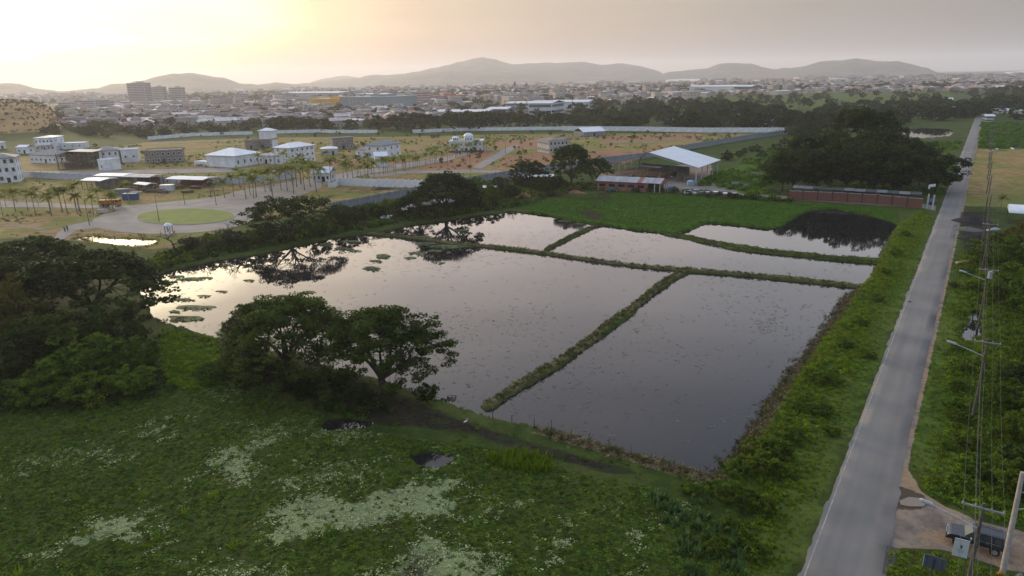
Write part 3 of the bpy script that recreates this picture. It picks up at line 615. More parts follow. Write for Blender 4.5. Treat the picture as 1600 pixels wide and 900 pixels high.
def tree_palm(seed, Hh, nf=17, fl=3.0):
    rng = np.random.RandomState(seed); mb = MB()
    mb.tube([(0, 0, -.2), (0.02, 0, Hh*.15), (.05, 0, Hh*.55), (.04, .03, Hh*.86)], [.17, .15, .13, .10], 7)
    V_ = []; F_ = []; mb2 = MB(); mb2.tube([(.04, .03, Hh*.84), (.04, .03, Hh*.97)], [.15, .07], 6)
    for i in range(nf):
        a = 2*math.pi*i/nf+rng.uniform(-.25, .25); up = rng.uniform(.1, 1.15); ln = fl*rng.uniform(.85, 1.1); sg = 7; prev = None; c, s = math.cos(a), math.sin(a)
        for k in range(sg+1):
            t = k/sg; rad_ = ln*(t*math.cos(up*(1-t*.4))); z = Hh*.95+ln*(math.sin(up)*t-(1.05-.45*up)*t*t*.75)
            cpt = (rad_*c, rad_*s, z); wdt = .8*math.sin(math.pi*min(1, .12+t*.86))**.6
            q = [(cpt[0]-s*wdt, cpt[1]+c*wdt, z-.36*wdt), cpt, (cpt[0]+s*wdt, cpt[1]-c*wdt, z-.36*wdt)]
            if prev:   # leaflets: separate slanted blades on both sides of the rib
                for sd in (0, 2):
                    for h_ in (0, .33, .66):
                        b0 = [prev[1][e]+(cpt[e]-prev[1][e])*h_ for e in range(3)]; b1 = [prev[1][e]+(cpt[e]-prev[1][e])*(h_+.40) for e in range(3)]
                        tip = [prev[sd][e]+(q[sd][e]-prev[sd][e])*(h_+.75) for e in range(3)]
                        F_.append((len(V_), len(V_)+1, len(V_)+2)); V_ += [b0, b1, tip]
            prev = q
    me_ = np_mesh('frond_crown', V_, np.array(F_), leaf_palm)
    shaft = mb2.mesh('crown_shaft', mat('palm_shaft', (.12, .16, .04), .6))
    return mb.mesh('trunk', palm_trunk, True), me_, shaft
leaf_hero = mat('leaf_hero', (.080, .115, .018), .7, (.030, .050, .009), .5, rnd=.1, trans=.3, spec=.06)
def lean(): return random.uniform(-.05, .05)
class Tree:
    """a thing (Empty) with trunk and crown parts; copies share meshes"""
    def __init__(s, name, protos): s.name, s.protos, s.k = name, protos, 0
    def put(s, p, sc_=1.0, label='', cat='tree', group=None, rz=None, which=None, stretch=None, tilt=0):
        pr = s.protos[s.k % len(s.protos) if which is None else which]; s.k += 1
        e = empty(s.name, p, random.uniform(0, 6.28) if rz is None else rz, label, cat, group)
        e.scale = (sc_,)*3 if stretch is None else (sc_*stretch[0], sc_*stretch[0], sc_*stretch[1])
        if tilt: e.rotation_euler = (tilt, tilt*.5, e.rotation_euler[2])
        link('trunk', pr[0], e)
        if pr[1]: link('crown', pr[1], e)
        if len(pr) > 2: link('crown_shaft', pr[2], e)
        return e

# hero umbrella trees on the near bank
u1 = tree_umbrella(3, 11.3, 8.6, 520, 70, .22, gaps=.12, low=.20, tr=.16, m=leaf_hero); u2 = tree_umbrella(8, 11.4, 7.9, 460, 70, .22, gaps=.16, low=.22, tr=.18, m=leaf_hero)
Tree('umbrella_tree', [u1]).put(G(447, 590), 1.0, 'wide dark umbrella tree on the near bank, left of the foreground pair', rz=.4, stretch=(1.06, 1))
Tree('umbrella_tree', [u2]).put(G(600, 614), 1.0, 'dark umbrella tree with open forked trunk on the near bank, right of the foreground pair', rz=2.2)
umid = [tree_umbrella(s, 10.5, 9.5, 230, 50, .34, gaps=.1, low=.32, tr=.2) for s in (21, 22, 23)]
rmid = [tree_round(s, 11, 6.0, 130, 55, .36) for s in (31, 32, 33)]
omid = [tree_round(s, 8, 4.6, 100, 45, .34, leaf_mid, .12) for s in (41, 42)]
ymid = [tree_round(45, 8, 4.6, 100, 45, .32, leaf_olive, .12)]
shrub = [tree_round(s, 2.6, 1.9, 46, 34, .26, leaf_mid, .08) for s in (51, 52, 53)]
bare = [tree_bare(s, 8.5) for s in (61, 62, 63)]
barep = [tree_bare(s, 7.5, .5, bark_pale) for s in (64, 65)]
umdense = [tree_umbrella(s, 10.5, 9.5, 400, 50, .32, gaps=.02, low=.25, tr=.2) for s in (25, 26)]
LC = Tree('umbrella_tree', umdense)
UM, RM, OM, YM, SHR, BR, BP = Tree('umbrella_tree', umid), Tree('broadleaf_tree', rmid), Tree('bushy_tree', omid), Tree('bushy_tree', ymid), Tree('shrub', shrub), Tree('bare_tree', bare), Tree('bare_tree', barep)
def T(kind, x, y, h=None, label='', wr=1.0, group=None, base=None, **k):
    p = G(x, y); hb = base or {'LC': 10.5, 'UM': 10.5, 'RM': 11., 'OM': 8., 'YM': 8., 'SHR': 2.6, 'BR': 8.5, 'BP': 7.5}[kind]; s = (h or hb)/hb
    return {'LC': LC, 'UM': UM, 'RM': RM, 'OM': OM, 'YM': YM, 'SHR': SHR, 'BR': BR, 'BP': BP}[kind].put(p, s, label, 'shrub' if kind == 'SHR' else 'tree', group, stretch=(wr, 1), **k)
# left clump
for a in [('LC', 60, 455, 10.5, 'broad flat-topped dark tree at the left edge, farthest of the left clump', 1.25),
          ('LC', 145, 500, 11.5, 'broad dark flat-topped tree whose crown overhangs the left end of the big pond', 1.25),
          ('LC', -15, 505, 11, 'dark flat-topped tree cut by the left edge of the picture', 1.1),
          ('YM', 22, 548, 10.8, 'yellowish olive tree at the left edge in the middle of the clump', .8),
          ('RM', 95, 585, 9.5, 'dense round dark tree in the middle of the left clump', .95),
          ('RM', 188, 560, 8.4, 'dense round dark tree at the right side of the left clump, nearest the pond corner', 1.0),
          ('OM', 140, 600, 7.6, 'mid green bushy tree in front of the left clump', 1.15),
          ('OM', 210, 588, 5.6, 'mid green bushy tree at the right foot of the left clump', 1.0),
          ('RM', 30, 610, 8, 'dense dark tree at the left edge above the marsh', 1.0),
          ('OM', 60, 632, 4.4, 'low green bush at the foot of the left clump beside the marsh', 1.2),
          ('OM', 140, 628, 3.9, 'low rounded bush below the left clump, centre of the marsh edge', 1.3),
          ('OM', 215, 612, 3.8, 'low leafy bush at the marsh edge right of the left clump', 1.2)]:
    T(a[0], a[1], a[2], a[3], a[4], a[5])
for i, (x, y, h, wr) in enumerate([(395, 588, 2.6, 1.4), (365, 592, 2.6, 1.4), (500, 612, 2.4, 1.5), (560, 628, 2.0, 1.6), (668, 632, 2.4, 1.1), (400, 565, 3.0, 1.2), (540, 600, 2.0, 1.4), (455, 605, 2.2, 1.5)]):
    T('RM', x, y, h, 'dark low bush growing on the shady bank below the foreground umbrella trees', wr, 'low bushes under the foreground umbrella trees')
T('OM', 330, 596, 2.6, 'lone leafy bush at the marsh edge between the left clump and the umbrella trees', 1.3)
# far bank of the big pond
Tree('umbrella_tree', [tree_umbrella(29, 10.5, 11.8, 230, 46, .33, gaps=.2, low=.48, tr=.2)]).put(G(455, 374), 1.0, 'large umbrella tree on the far bank beside the cul-de-sac, mirrored in the pond', 'tree', stretch=(1.0, 1))
T('BR', 272, 398, 9.5, 'leafless spreading tree on the far bank near the cul-de-sac, leftmost bare one', 1.2)
T('BR', 345, 393, 8, 'leafless tree on the far bank just left of the large umbrella tree', 1.1)
T('BR', 385, 388, 8.5, 'leafless tree on the far bank close to the left edge of the large umbrella tree', 1.0)
T('BR', 568, 362, 5.2, 'low sprawling leafless tree on the far bank left of the tin shacks', 1.6)
T('BR', 313, 400, 7, 'thin leafless tree on the far bank between two other bare trees', 1.0)
T('UM', 697, 338, 12.5, 'dark umbrella tree behind the tin shacks at the top of the pond', 1.0)
T('UM', 640, 340, 6.5, 'low dark spreading tree left of the tin shacks', .8)
T('UM', 893, 292, 15.5, 'tall dark umbrella tree left of the salmon building', .62)
T('UM', 932, 284, 9, 'dark spreading tree directly behind the salmon building', .8)
T('UM', 826, 292, 9.5, 'small dark flat-crowned tree above the earth heap left of the salmon building', .8)
T('BR', 785, 305, 10, 'bare pale tree standing among the scrub behind the far bank', .9)
T('BR', 1000, 262, 13, 'leafless tree behind the open steel shed', .8)
for i, (x, y, h) in enumerate([(500, 368, 4.5), (420, 378, 5), (540, 358, 5), (395, 385, 4), (560, 350, 5), (590, 345, 4.5), (610, 340, 5.5), (540, 345, 4.5), (740, 325, 5), (770, 318, 5.5), (800, 312, 4.5), (720, 325, 5), (755, 308, 6), (850, 300, 5), (870, 297, 5), (665, 325, 5), (780, 300, 5.5), (810, 292, 4), (745, 295, 4.5), (840, 285, 4.5), (715, 303, 6), (690, 312, 6), (650, 322, 5), (365, 385, 4), (335, 390, 4.5), (300, 395, 4)]):
    T('RM' if i % 3 else 'OM', x, y, h, 'dark scrubby bush on the far bank between the big pond and the estate wall', 1.1, 'bushes on the far bank of the big pond')
# big tree mass right of centre
for i, (x, y, h, wr, k) in enumerate([(1222, 298, 12.5, .95, 'RM'), (1238, 300, 14, .92, 'RM'), (1275, 300, 15.5, 1.0, 'RM'), (1320, 302, 17, 1.05, 'RM'), (1365, 304, 16.5, 1.05, 'RM'), (1405, 306, 15, 1.0, 'RM'), (1255, 284, 16, 1.0, 'RM'), (1345, 286, 18, 1.15, 'RM'), (1295, 284, 18.5, 1.0, 'RM'), (1395, 288, 16.5, 1.1, 'RM'), (1435, 290, 14, 1.0, 'RM')]):
    T(k, x, y, h, 'dense dark tree in the great dark clump behind the brick wall', wr, 'trees of the dark clump behind the brick wall')
T('UM', 1342, 272, 25, 'tallest umbrella crown rising out of the dark clump behind the brick wall', .62)
T('RM', 1462, 300, 12.5, 'dark tree at the right end of the brick wall whose branches hang over the road', 1.15)
T('RM', 1448, 280, 11, 'dull green tree at the road side of the dark clump behind the brick wall', .9)
T('BP', 1222, 222, 11, 'pale dead tree behind the dark clump, left side')
T('BP', 1455, 226, 9, 'pale dead tree between the dark clump and the far pond')
# right side thicket and trees
for i, (x, y, h, k) in enumerate([(1560, 420, 7, 'OM'), (1595, 405, 7.5, 'YM'), (1640, 430, 8, 'OM'), (1575, 470, 6.5, 'OM'), (1620, 490, 7, 'OM'), (1575, 640, 3.6, 'OM'), (1600, 620, 4, 'RM'), (1640, 600, 5, 'RM'), (1590, 690, 3.4, 'OM'), (1625, 700, 4, 'OM'), (1575, 600, 3.2, 'OM'), (1610, 560, 3.4, 'OM'), (1640, 540, 4, 'RM'), (1580, 740, 2.8, 'OM'), (1620, 760, 4.2, 'RM'), (1665, 680, 6, 'OM'), (1660, 790, 4, 'RM'), (1590, 770, 3.2, 'OM')]):
    T(k, x, y, h, 'leafy bush in the overgrown strip to the right of the power line', 1.15, 'bushes right of the power line')
for i, (x, y, h) in enumerate([(1497, 610, 1.9), (1490, 640, 2), (1505, 580, 1.9), (1480, 700, 1.4), (1500, 660, 2.1), (1510, 700, 2.2), (1515, 740, 2), (1495, 550, 1.7), (1490, 450, 1.6), (1510, 430, 2.2), (1520, 455, 2.4), (1535, 745, 2.2), (1520, 400, 2)]):
    T('SHR', x, y, h*.7, 'low rough shrub between the road and the power line', 1.1, 'shrubs between the road and the power line')
for i, (x, y, h) in enumerate([(1150, 742, 2.1), (1190, 738, 2.6), (1215, 715, 2.4), (1175, 712, 2.0), (1240, 690, 2.1), (1120, 775, 1.8), (1160, 790, 2.2), (1195, 800, 1.9), (1080, 770, 1.5), (1255, 640, 2.0), (1285, 650, 1.8), (1300, 600, 1.9), (1275, 600, 1.7), (1320, 545, 1.7), (1345, 510, 1.7), (1370, 470, 1.7), (1385, 430, 1.6), (1400, 400, 1.8), (1415, 370, 1.8), (1360, 560, 1.3), (1165, 850, 1.5), (1120, 860, 1.7), (1185, 870, 1.7), (1140, 820, 1.4), (1220, 745, 1.5), (1300, 680, 1.3)]):
    T('SHR', x, y, h*.8, 'green shrub on the verge between the dark pond and the road', 1.15, 'shrubs on the verge between pond and road')
# estate saplings, dotted in rows over the dry grass
small = Tree('sapling', [tree_round(s, 2.4, 1.1, 16, 12, .4, leaf_mid, .25) for s in (71, 72)])
k_ = 0
for _ in range(900):
    x = random.uniform(130, 1230); y = random.uniform(205, 262)
    if y < 208 or (x > 640 and y > 262-(x-640)*.095) or (x < 500 and y > 250) or k_ >= 120: continue
    if 50 < x < 680 and y > 216 and random.random() < .8: continue
    small.put(G(x, y), random.uniform(.5, 1.3), 'small young tree dotted over the dry grass of the housing estate', 'sapling', 'saplings on the estate grass'); k_ += 1

# palms
pal = Tree('royal_palm', [tree_palm(81, 7.8, 18, 3.9), tree_palm(82, 6.9, 17, 3.7), tree_palm(83, 8.3, 18, 4.1)])
for i, (x, y, s) in enumerate([(8, 335, 1), (28, 330, .95), (45, 327, .9), (75, 334, 1.05), (95, 330, 1), (12, 322, .85), (55, 334, 1), (80, 322, .9), (100, 328, 1), (104, 331, 1), (122, 331, 1.0), (126, 327, 1.1), (128, 331, .95), (148, 336, .9), (153, 327, .8), (114, 322, .85), (30, 318, .8), (62, 320, .85), (175, 331, .8), (183, 329, .75), (199, 318, 1.15), (78, 338, .7)]):
    pal.put(G(x+random.uniform(-5, 5), y+random.uniform(-2, 3)), s*random.uniform(.75, 1.12), 'royal palm in the row along the road to the left of the cul-de-sac', 'palm tree', 'palms left of the cul-de-sac', tilt=lean())
for i, (x, y, s) in enumerate([(350, 309, 1.0), (367, 308, 1.1), (382, 311, 1.15), (396, 310, 1.1), (401, 308, 1.2), (413, 300, 1.15), (424, 299, 1.2), (428, 316, 1.1), (440, 297, 1.2), (448, 298, 1.25), (459, 303, 1.25), (465, 292, 1.2), (477, 297, 1.2), (487, 292, 1.15), (493, 300, 1.2), (505, 290, 1.2), (520, 292, 1.25), (545, 286, 1.1), (555, 283, 1.2), (378, 295, .9), (430, 291, 1.0), (410, 290, 1.0), (470, 287, 1.1), (483, 284, 1.0), (389, 304, .95), (330, 300, .5), (455, 289, 1.0), (535, 280, 1.0)]):
    pal.put(G(x+random.uniform(-3, 3), y), s*random.uniform(.8, 1.1), 'royal palm in the double row between the cul-de-sac and the estate gate', 'palm tree', 'palms between cul-de-sac and gate', tilt=lean())
for i in range(44):
    t_ = i/43; x = 565+t_*215+random.uniform(-5, 5); y = 279-t_*46+random.uniform(-4, 4)
    pal.put(G(x, y), random.uniform(.55, .95)*(1.05-.25*t_), 'young royal palm lining the avenue behind the white estate wall', 'palm tree', 'palms lining the estate avenue', tilt=lean())
for (x, y) in ((405, 262), (423, 260), (445, 262), (470, 262), (510, 262), (540, 268), (575, 262), (560, 270)):
    pal.put(G(x, y), .9, 'tall palm in front of the white villas behind the estate gate', 'palm tree', 'palms in front of the villas')
pal.put(G(1562, 335), .62, 'small palm beside the white tent roof right of the road', 'palm tree')
# ------------------------------------------------------------------ estate houses
def unit_window():
    f = MB(); f.box((0, 0, 1-.06), (1.0, .16, .12)); f.box((0, 0, .06), (1.1, .2, .12)); f.box((-.44, 0, .5), (.12, .16, .76)); f.box((.44, 0, .5), (.12, .16, .76))
    p = MB(); p.box((0, .0, .5), (.765, .05, .765)); return f.mesh('window', frame_w), p.mesh('pane', glass)
WINF, WINP = unit_window()
def window(par, x, y, z, w_, h_, rz=0.0):
    o = link('window', WINF, par, (x, y, z), rz); o.scale = (w_, 1, h_); link('pane', WINP, o); return o
def roof_mesh(w_, d, z, rise, ov, kind, m, gap=.0):
    a, b = w_/2+ov, d/2+ov; mb = MB()
    if kind == 'hip':
        if w_ >= d: r1, r2 = (-(a-b*.95), 0), ((a-b*.95), 0)
        else: r1, r2 = (0, -(b-a*.95)), (0, (b-a*.95))
        base_ = [(-a, -b, z), (a, -b, z), (a, b, z), (-a, b, z)]; low = [(p[0], p[1], z-.22) for p in base_]; rg = [(r1[0], r1[1], z+rise), (r2[0], r2[1], z+rise)]
        vs = base_+rg+low
        if w_ >= d: fs = [(0, 1, 5, 4), (1, 2, 5), (2, 3, 4, 5), (3, 0, 4)]
        else: fs = [(0, 1, 4), (1, 2, 5, 4), (2, 3, 5), (3, 0, 4, 5)]
        mb.add(vs, fs+[(6, 7, 1, 0), (7, 8, 2, 1), (8, 9, 3, 2), (9, 6, 0, 3), (9, 8, 7, 6)])
    elif kind == 'gable':   # ridge along x
        vs = [(-a, -b, z), (a, -b, z), (a, 0, z+rise), (-a, 0, z+rise), (-a, b, z), (a, b, z)]; lo = [(x, y, zz-.2) for x, y, zz in vs]
        mb.add(vs+lo, [(0, 1, 2, 3), (3, 2, 5, 4), (6, 9, 8, 7), (9, 10, 11, 8), (0, 6, 7, 1), (4, 5, 11, 10), (0, 3, 9, 6), (3, 4, 10, 9), (1, 7, 8, 2), (2, 8, 11, 5)])
    else:
        mb.box((0, 0, z+.15), (w_+2*ov, d+2*ov, .3))
        mb.box((0, -b+.1, z+.5), (2*a, .2, .4)); mb.box((0, b-.1, z+.5), (2*a, .2, .4)); mb.box((-a+.1, 0, z+.5), (.2, 2*b-.4, .4)); mb.box((a-.1, 0, z+.5), (.2, 2*b-.4, .4))
    return mb.mesh('roof', m)
def house(A, B, depth, h, label, wall=white_wall, roof=('hip', 2.0, .6, None), floors=2, cols=4, side=2, cat='house', ww=1.2, wh=1.5, group=None, name='house', porch=None, door=True, rail=None, z=None):
    a, b = G(*A), G(*B); w_ = math.hypot(*(b-a)[:2]); rz = ang(a, b); n = np.array([-math.sin(rz), math.cos(rz)]); c = (a+b)[:2]/2+n*depth/2
    e = empty(name, (c[0], c[1], min(a[2], b[2])-.1), rz, label, cat, group); mb = MB(); mb.box((0, 0, h/2), (w_, depth, h))
    if floors > 1: mb.box((0, 0, h/floors), (w_+.16, depth+.16, .22))
    mb.box((0, 0, .25), (w_+.2, depth+.2, .5)); mb.build('wall', wall, e)
    if roof:
        rm = roof[3] or white_roof; link('roof', roof_mesh(w_, depth, h, roof[1], roof[2], roof[0], rm), e)
    fh = h/floors
    for f in range(floors):
        zz = f*fh+fh*.28
        for k in range(cols):
            x = -w_/2+w_*(k+.5)/cols
            if door and f == 0 and k == cols//2:
                d_ = MB(); d_.box((x, -depth/2-.06, 1.15), (1.3, .12, 2.3)); d_.build('door', dark_open if not door == 2 else timber, e); continue
            window(e, x, -depth/2-.05, zz, ww*random.uniform(.8, 1.15), wh)
        for sd in (-1, 1):
            if (sd < 0) == (c[0] > 0) or True:
                for k in range(side): window(e, sd*(w_/2+.05), -depth/2+depth*(k+.5)/side, zz, ww*.9, wh, math.pi/2)
    if porch:
        pw, pd, ph = porch; p_ = MB(); p_.box((0, -depth/2-pd/2, ph), (pw, pd, .3))
        for sx_ in (-1, -.33, .33, 1): p_.tube([(sx_*(pw/2-.25), -depth/2-pd+.3, 0), (sx_*(pw/2-.25), -depth/2-pd+.3, ph-.15)], .18, 8)
        p_.build('porch', wall, e)
    return e
def wing(e, x, y, w_, d, h, wall, roof=None, name='wing', wins=2):
    mb = MB(); mb.box((x, y, h/2), (w_, d, h)); o = mb.build(name, wall, e)
    if roof: r_ = link('roof', roof_mesh(w_, d, h, roof[1], roof[2], roof[0], roof[3] or white_roof), o); r_.location = (x, y, 0)
    for k in range(wins): window(o, x-w_/2+w_*(k+.5)/wins, y-d/2-.05, h*.4, 1, 1.2)
    return o
house((-12, 287), (31, 284), 12, 11.0, 'tall white three-storey house cut by the left edge, behind the palms', roof=('hip', 1.6, .5, grey_roof), floors=3, cols=4, ww=1.5, wh=2.1)
house((-14, 234), (10, 232), 10, 4.5, 'small white house cut by the left edge beyond the tall white one', floors=1, cols=2, roof=('hip', 1.5, .5, None))
e = house((57, 236), (86, 235), 16, 8.6, 'large white villa with flat pale roof far left behind the row of palms', cols=5, roof=('hip', .9, .6, None), porch=(9, 3, 4))
wing(e, 14, 3, 14, 9, 4.2, white_wall, None, wins=3)
house((27, 240), (43, 240), 6, 4.2, 'tiny white gatekeeper hut with pale roof left of the large flat-roofed villa', floors=1, cols=2, side=1, roof=('gable', 1.2, .3, None), cat='hut')
e = house((48, 254), (90, 255), 12, 4.6, 'long low white house with grey roof left of the scaffolded shell', cols=6, floors=1, roof=('hip', 2.2, .6, grey_roof))
# timber-scaffolded shell
a, b = G(92, 265), G(148, 263); w_ = math.hypot(*(b-a)[:2]); rz = ang(a, b)
e = empty('house_shell', (*((a+b)[:2]/2+np.array([-math.sin(rz), math.cos(rz)])*6), 0), rz, 'brown unfinished house shell wrapped in timber scaffolding with a sloping tin roof', 'building site')
mb = MB()
for f in range(3): mb.box((0, 0, 3.1*f+.2), (w_, 12, .25))
for i in range(9):
    for sd in (-1, 1): mb.box((-w_/2+w_*i/8, sd*5.8, 4), (.35, .35, 8))
mb.box((0, 3, 4), (w_-1, .3, 8)); mb.box((-w_*.2, -3, 1.6), (w_*.4, .25, 3)); mb.box((w_*.2, -4, 4.7), (w_*.35, .25, 2.9)); mb.build('frame', raw_conc, e)
for i in range(22): mb = MB(); x = -w_/2+w_*i/21; mb.tube([(x, -6.7, 0), (x+random.uniform(-.2, .2), -6.7, 7+random.uniform(0, 1.2))], .09, 4); mb.build('scaffold_pole', timber, e)
for z in (1.9, 3.8, 5.7, 7.2): mb = MB(); mb.box((0, -6.85, z), (w_+.6, .1, .16)); mb.build('scaffold_rail', timber, e)
mb = MB(); mb.add([(-w_/2-1, -6.5, 6.9), (-w_*.15, -6.5, 9.0), (-w_*.15, 6.5, 9.0), (-w_/2-1, 6.5, 6.9), (w_/2+.6, -6.5, 8.3), (w_/2+.6, 6.5, 8.3)], [(0, 1, 2, 3), (1, 4, 5, 2)]); o = mb.build('roof', pale_roof, e); md = o.modifiers.new('s', 'SOLIDIFY'); md.thickness = .15
e = house((150, 256), (188, 254), 12, 7.0, 'white two-storey house with grey roof and side wing, just right of the scaffolded shell', cols=4, roof=('hip', 1.8, .5, grey_roof))
wing(e, 11, -2, 8, 9, 6.6, white_wall, ('flat', 0, .2, white_wall), wins=2)
house((166, 267), (190, 264), 6, 5.0, 'small plain white block in front of the house beside the scaffolded shell', floors=1, cols=0, side=1, roof=('flat', 0, .1, white_wall), cat='outbuilding', door=False)
house((228, 256), (286, 253), 12, 6.4, 'brown unfinished concrete house without a roof, left of the villa with pale hipped roof', wall=raw_conc, roof=('flat', 0, .3, raw_conc), cols=7, ww=1.4, wh=1.7)
e = house((324, 260), (368, 262), 17, 5.9, 'large white villa with broad pale hipped roof behind the left end of the palm rows', cols=0, side=4, roof=('hip', 3.0, .8, None), floors=1, door=False, wh=2)
wing(e, -14, -4, 14, 5, 2.2, white_wall, None, 'annex', 0)
e = house((394, 231), (421, 231), 10, 5.0, 'grey unfinished lower block with a white tower room on top', wall=raw_conc, roof=('flat', 0, .2, raw_conc), cols=4, floors=1)
wing(e, 2, 2, 8.5, 7, 10.8, white_wall, ('hip', 1.6, .7, None), 'tower', 3)
house((384, 233), (396, 233), 8, 4.6, 'grey unfinished annexe left of the block with the tower room', wall=raw_conc, roof=('flat', 0, .1, raw_conc), cols=2, floors=1, cat='outbuilding')
house((405, 255), (428, 256), 9, 4.4, 'low white house with dull roof between the pale-hipped villa and the three-storey villa', roof=('hip', 1.3, .5, pale_roof), cols=3, floors=1)
house((432, 256), (448, 256), 9, 4.4, 'narrow low white unit to the left of the three-storey villa', roof=('hip', 1.3, .4, pale_roof), cols=2, floors=1)
house((455, 257), (493, 251), 11, 8.6, 'three-storey white villa with light hipped roof behind the palms at the estate gate', cols=5, floors=3, roof=('hip', 2.0, .7, None), wh=1.3)
house((521, 234), (553, 232), 11, 6.6, 'roofless brown concrete frame of a house left of the grey-roofed villa', wall=raw_conc, roof=('flat', 0, .3, raw_conc), cols=5)
house((502, 243), (527, 242), 8, 3.8, 'low dull outbuilding with small white roof behind the three-storey villa', wall=cream_wall, roof=('hip', 1, .3, None), cols=2, floors=1, cat='outbuilding')
e = house((572, 247), (598, 248), 17, 6.9, 'white villa with dark grey hipped roof beside the estate avenue', cols=2, side=3, roof=('hip', 2.3, .6, grey_roof), door=False)
wing(e, -11, 0, 9, 9, 4, white_wall, ('hip', 1.3, .4, grey_roof), wins=2)
house((587, 261), (606, 260), 6.5, 5.2, 'small white gable-roofed pavilion standing alone right of the estate gate', floors=1, cols=0, side=1, roof=('gable', 1.8, .5, None), cat='pavilion', door=False)
e = house((489, 284), (516, 284), 6, 3.9, 'white gatehouse with gabled roof at the end of the palm avenue', floors=1, cols=4, side=1, roof=('gable', 2.2, .6, None), cat='gatehouse')
# ornate villa with two roof turrets
e = house((703, 238), (754, 237), 12, 5.8, 'ornate white villa with two domed roof turrets and greenish terrace', cols=7, roof=('flat', 0, .5, white_wall), floors=2, ww=1.1, wh=1.4)
mb = MB(); mb.box((0, 0, 6.35), (14.4, 11.2, .1)); mb.build('terrace', mat('green_terrace', (.25, .36, .30), .8), e)
for x, r_, h_ in ((-6.3, 1.9, 2.5), (1.2, 2.6, 4.2)):
    mb = MB(); mb.tube([(x, 0, 6.2), (x, 0, 6.2+h_*.6)], r_, 10); o = mb.build('turret', white_wall, e)
    mb = MB(); mb.tube([(x, 0, 6.2+h_*.6), (x, 0, 6.2+h_*.8), (x, 0, 6.2+h_*.97), (x, 0, 6.2+h_)], [r_*1.1, r_*.9, r_*.45, .05], 10, False); mb.build('dome', white_roof, o)
    for k in range(3): window(o, x-r_*.6+k*r_*.6, -r_, 6.6, .7, 1.1)
mb = MB(); mb.box((0, -8.2, .5), (20, .25, 1.5)); mb.build('garden_wall', rust, e)
e = house((858, 240), (888, 238), 15, 7.0, 'pale pinkish unfinished two-storey house with many dark openings near the middle of the estate', wall=cream_wall, roof=('hip', 1.2, .2, raw_conc), cols=5, side=6, ww=1.5, wh=1.9)
wing(e, 8, 6, 7, 12, 6.4, cream_wall, ('flat', 0, .2, raw_conc), wins=2)
e = house((912, 214), (945, 212), 14, 3.4, 'light metal-roofed house half hidden behind the pinkish unfinished one', roof=('gable', 2.6, .5, None), cols=3, floors=1, wall=grey_wall)
# far-left arcaded terrace
e = house((-20, 208), (46, 203), 14, 9.5, 'long pale terrace with arcades and towers on the far left below the hillock', wall=cream_wall, roof=('hip', 1.5, .4, pale_roof), cols=10, floors=2, cat='terrace', wh=2.4)
for x in (-10, 6, 18): wing(e, x, -1, 5, 9, 12.5, cream_wall, ('flat', 0, .3, pale_roof), 'tower', 2)
house((46, 203), (96, 199), 14, 8.5, 'long pale terrace continuing to the right of the arcaded one below the hillock', wall=cream_wall, roof=('hip', 1.5, .4, pale_roof), cols=9, floors=2, cat='terrace', wh=2.2)

# ------------------------------------------------------------------ walls
def wall_line(name, pts, h, th, m, label, cat='wall', panel=4.0, pil=.25, cap=None, piln='pilaster', mp=None, jog=0.0, extra=None):
    q = [G(x, y) for x, y in pts]; e = empty(name, q[0], 0, label, cat); o0 = q[0]; pm = {}
    for a, b in zip(q[:-1], q[1:]):
        L_ = math.hypot(*(b-a)[:2]); n = max(1, round(L_/panel)); rz = ang(a, b); pl = L_/n
        key = round(pl, 3)
        if key not in pm:
            mb = MB(); mb.box((pl/2, 0, h/2-.2), (pl-pil-.02, th, h+.4)); me1 = mb.mesh('panel', m); mb = MB(); mb.box((0, 0, h/2-.1), (pil, th*1.7, h+.7)); mb.box((0, 0, h+.3), (pil*1.3, th*2.2, .12)); me2 = mb.mesh(piln, mp or m)
            mb = MB(); mb.box((pl/2, 0, h+.06), (pl-pil-.03, th*1.5, .12)); pm[key] = (me1, me2, mb.mesh('coping', cap) if cap else None)
        me1, me2, me3 = pm[key]
        for k in range(n):
            p = a+(b-a)*k/n; loc = (p[0]-o0[0], p[1]-o0[1], gz(p[0], p[1])-o0[2]+random.uniform(-jog, jog))
            pn = link('panel', me1, e, loc, rz); link(piln, me2, e, loc, rz)
            if me3: link('coping', me3, e, loc, rz)
    return e
wall_line('estate_wall', [(232, 219), (300, 213), (395, 210)], 2.6, .25, white_wall, 'pale boundary wall at the back of the estate, left stretch below the brown tree belt', panel=9)
wall_line('estate_wall', [(425, 209), (500, 207), (520, 208), (590, 208)], 2.6, .25, white_wall, 'pale boundary wall at the back of the estate behind the tower-room house', panel=9)
wall_line('estate_wall', [(645, 208), (712, 205), (790, 204), (879, 203)], 2.6, .25, white_wall, 'white boundary wall at the back of the estate, stretch under the umbrella trees left of centre', panel=9)
wall_line('estate_wall', [(879, 204), (1000, 205), (1100, 207), (1245, 207)], 3.4, .25, white_wall, 'long bright white wall at the back of the estate right of centre', panel=8)
wall_line('boundary_wall', [(517, 331), (560, 323), (610, 312), (650, 303), (690, 295), (735, 287), (800, 276), (880, 264), (950, 253), (1010, 247), (1066, 236)], 2.8, .22, grey_wall, 'long grey block wall curving behind the far bank of the ponds, near stretch', panel=5)
wall_line('boundary_wall', [(1066, 236), (1120, 226), (1180, 216), (1220, 211), (1245, 207)], 3.0, .22, grey_wall, 'grey block wall running from the steel shed to the white back wall', panel=6)
wall_line('garden_wall', [(530, 289), (580, 291), (630, 292), (680, 295)], 3.0, .25, white_wall, 'white panelled wall along the yellow lawn right of the gatehouse', panel=3.2)
wall_line('gate_wall', [(514, 293), (522, 293), (530, 289)], 1.9, .3, white_wall, 'short low white gate wall between gatehouse and panelled wall', panel=2.2, pil=.5)
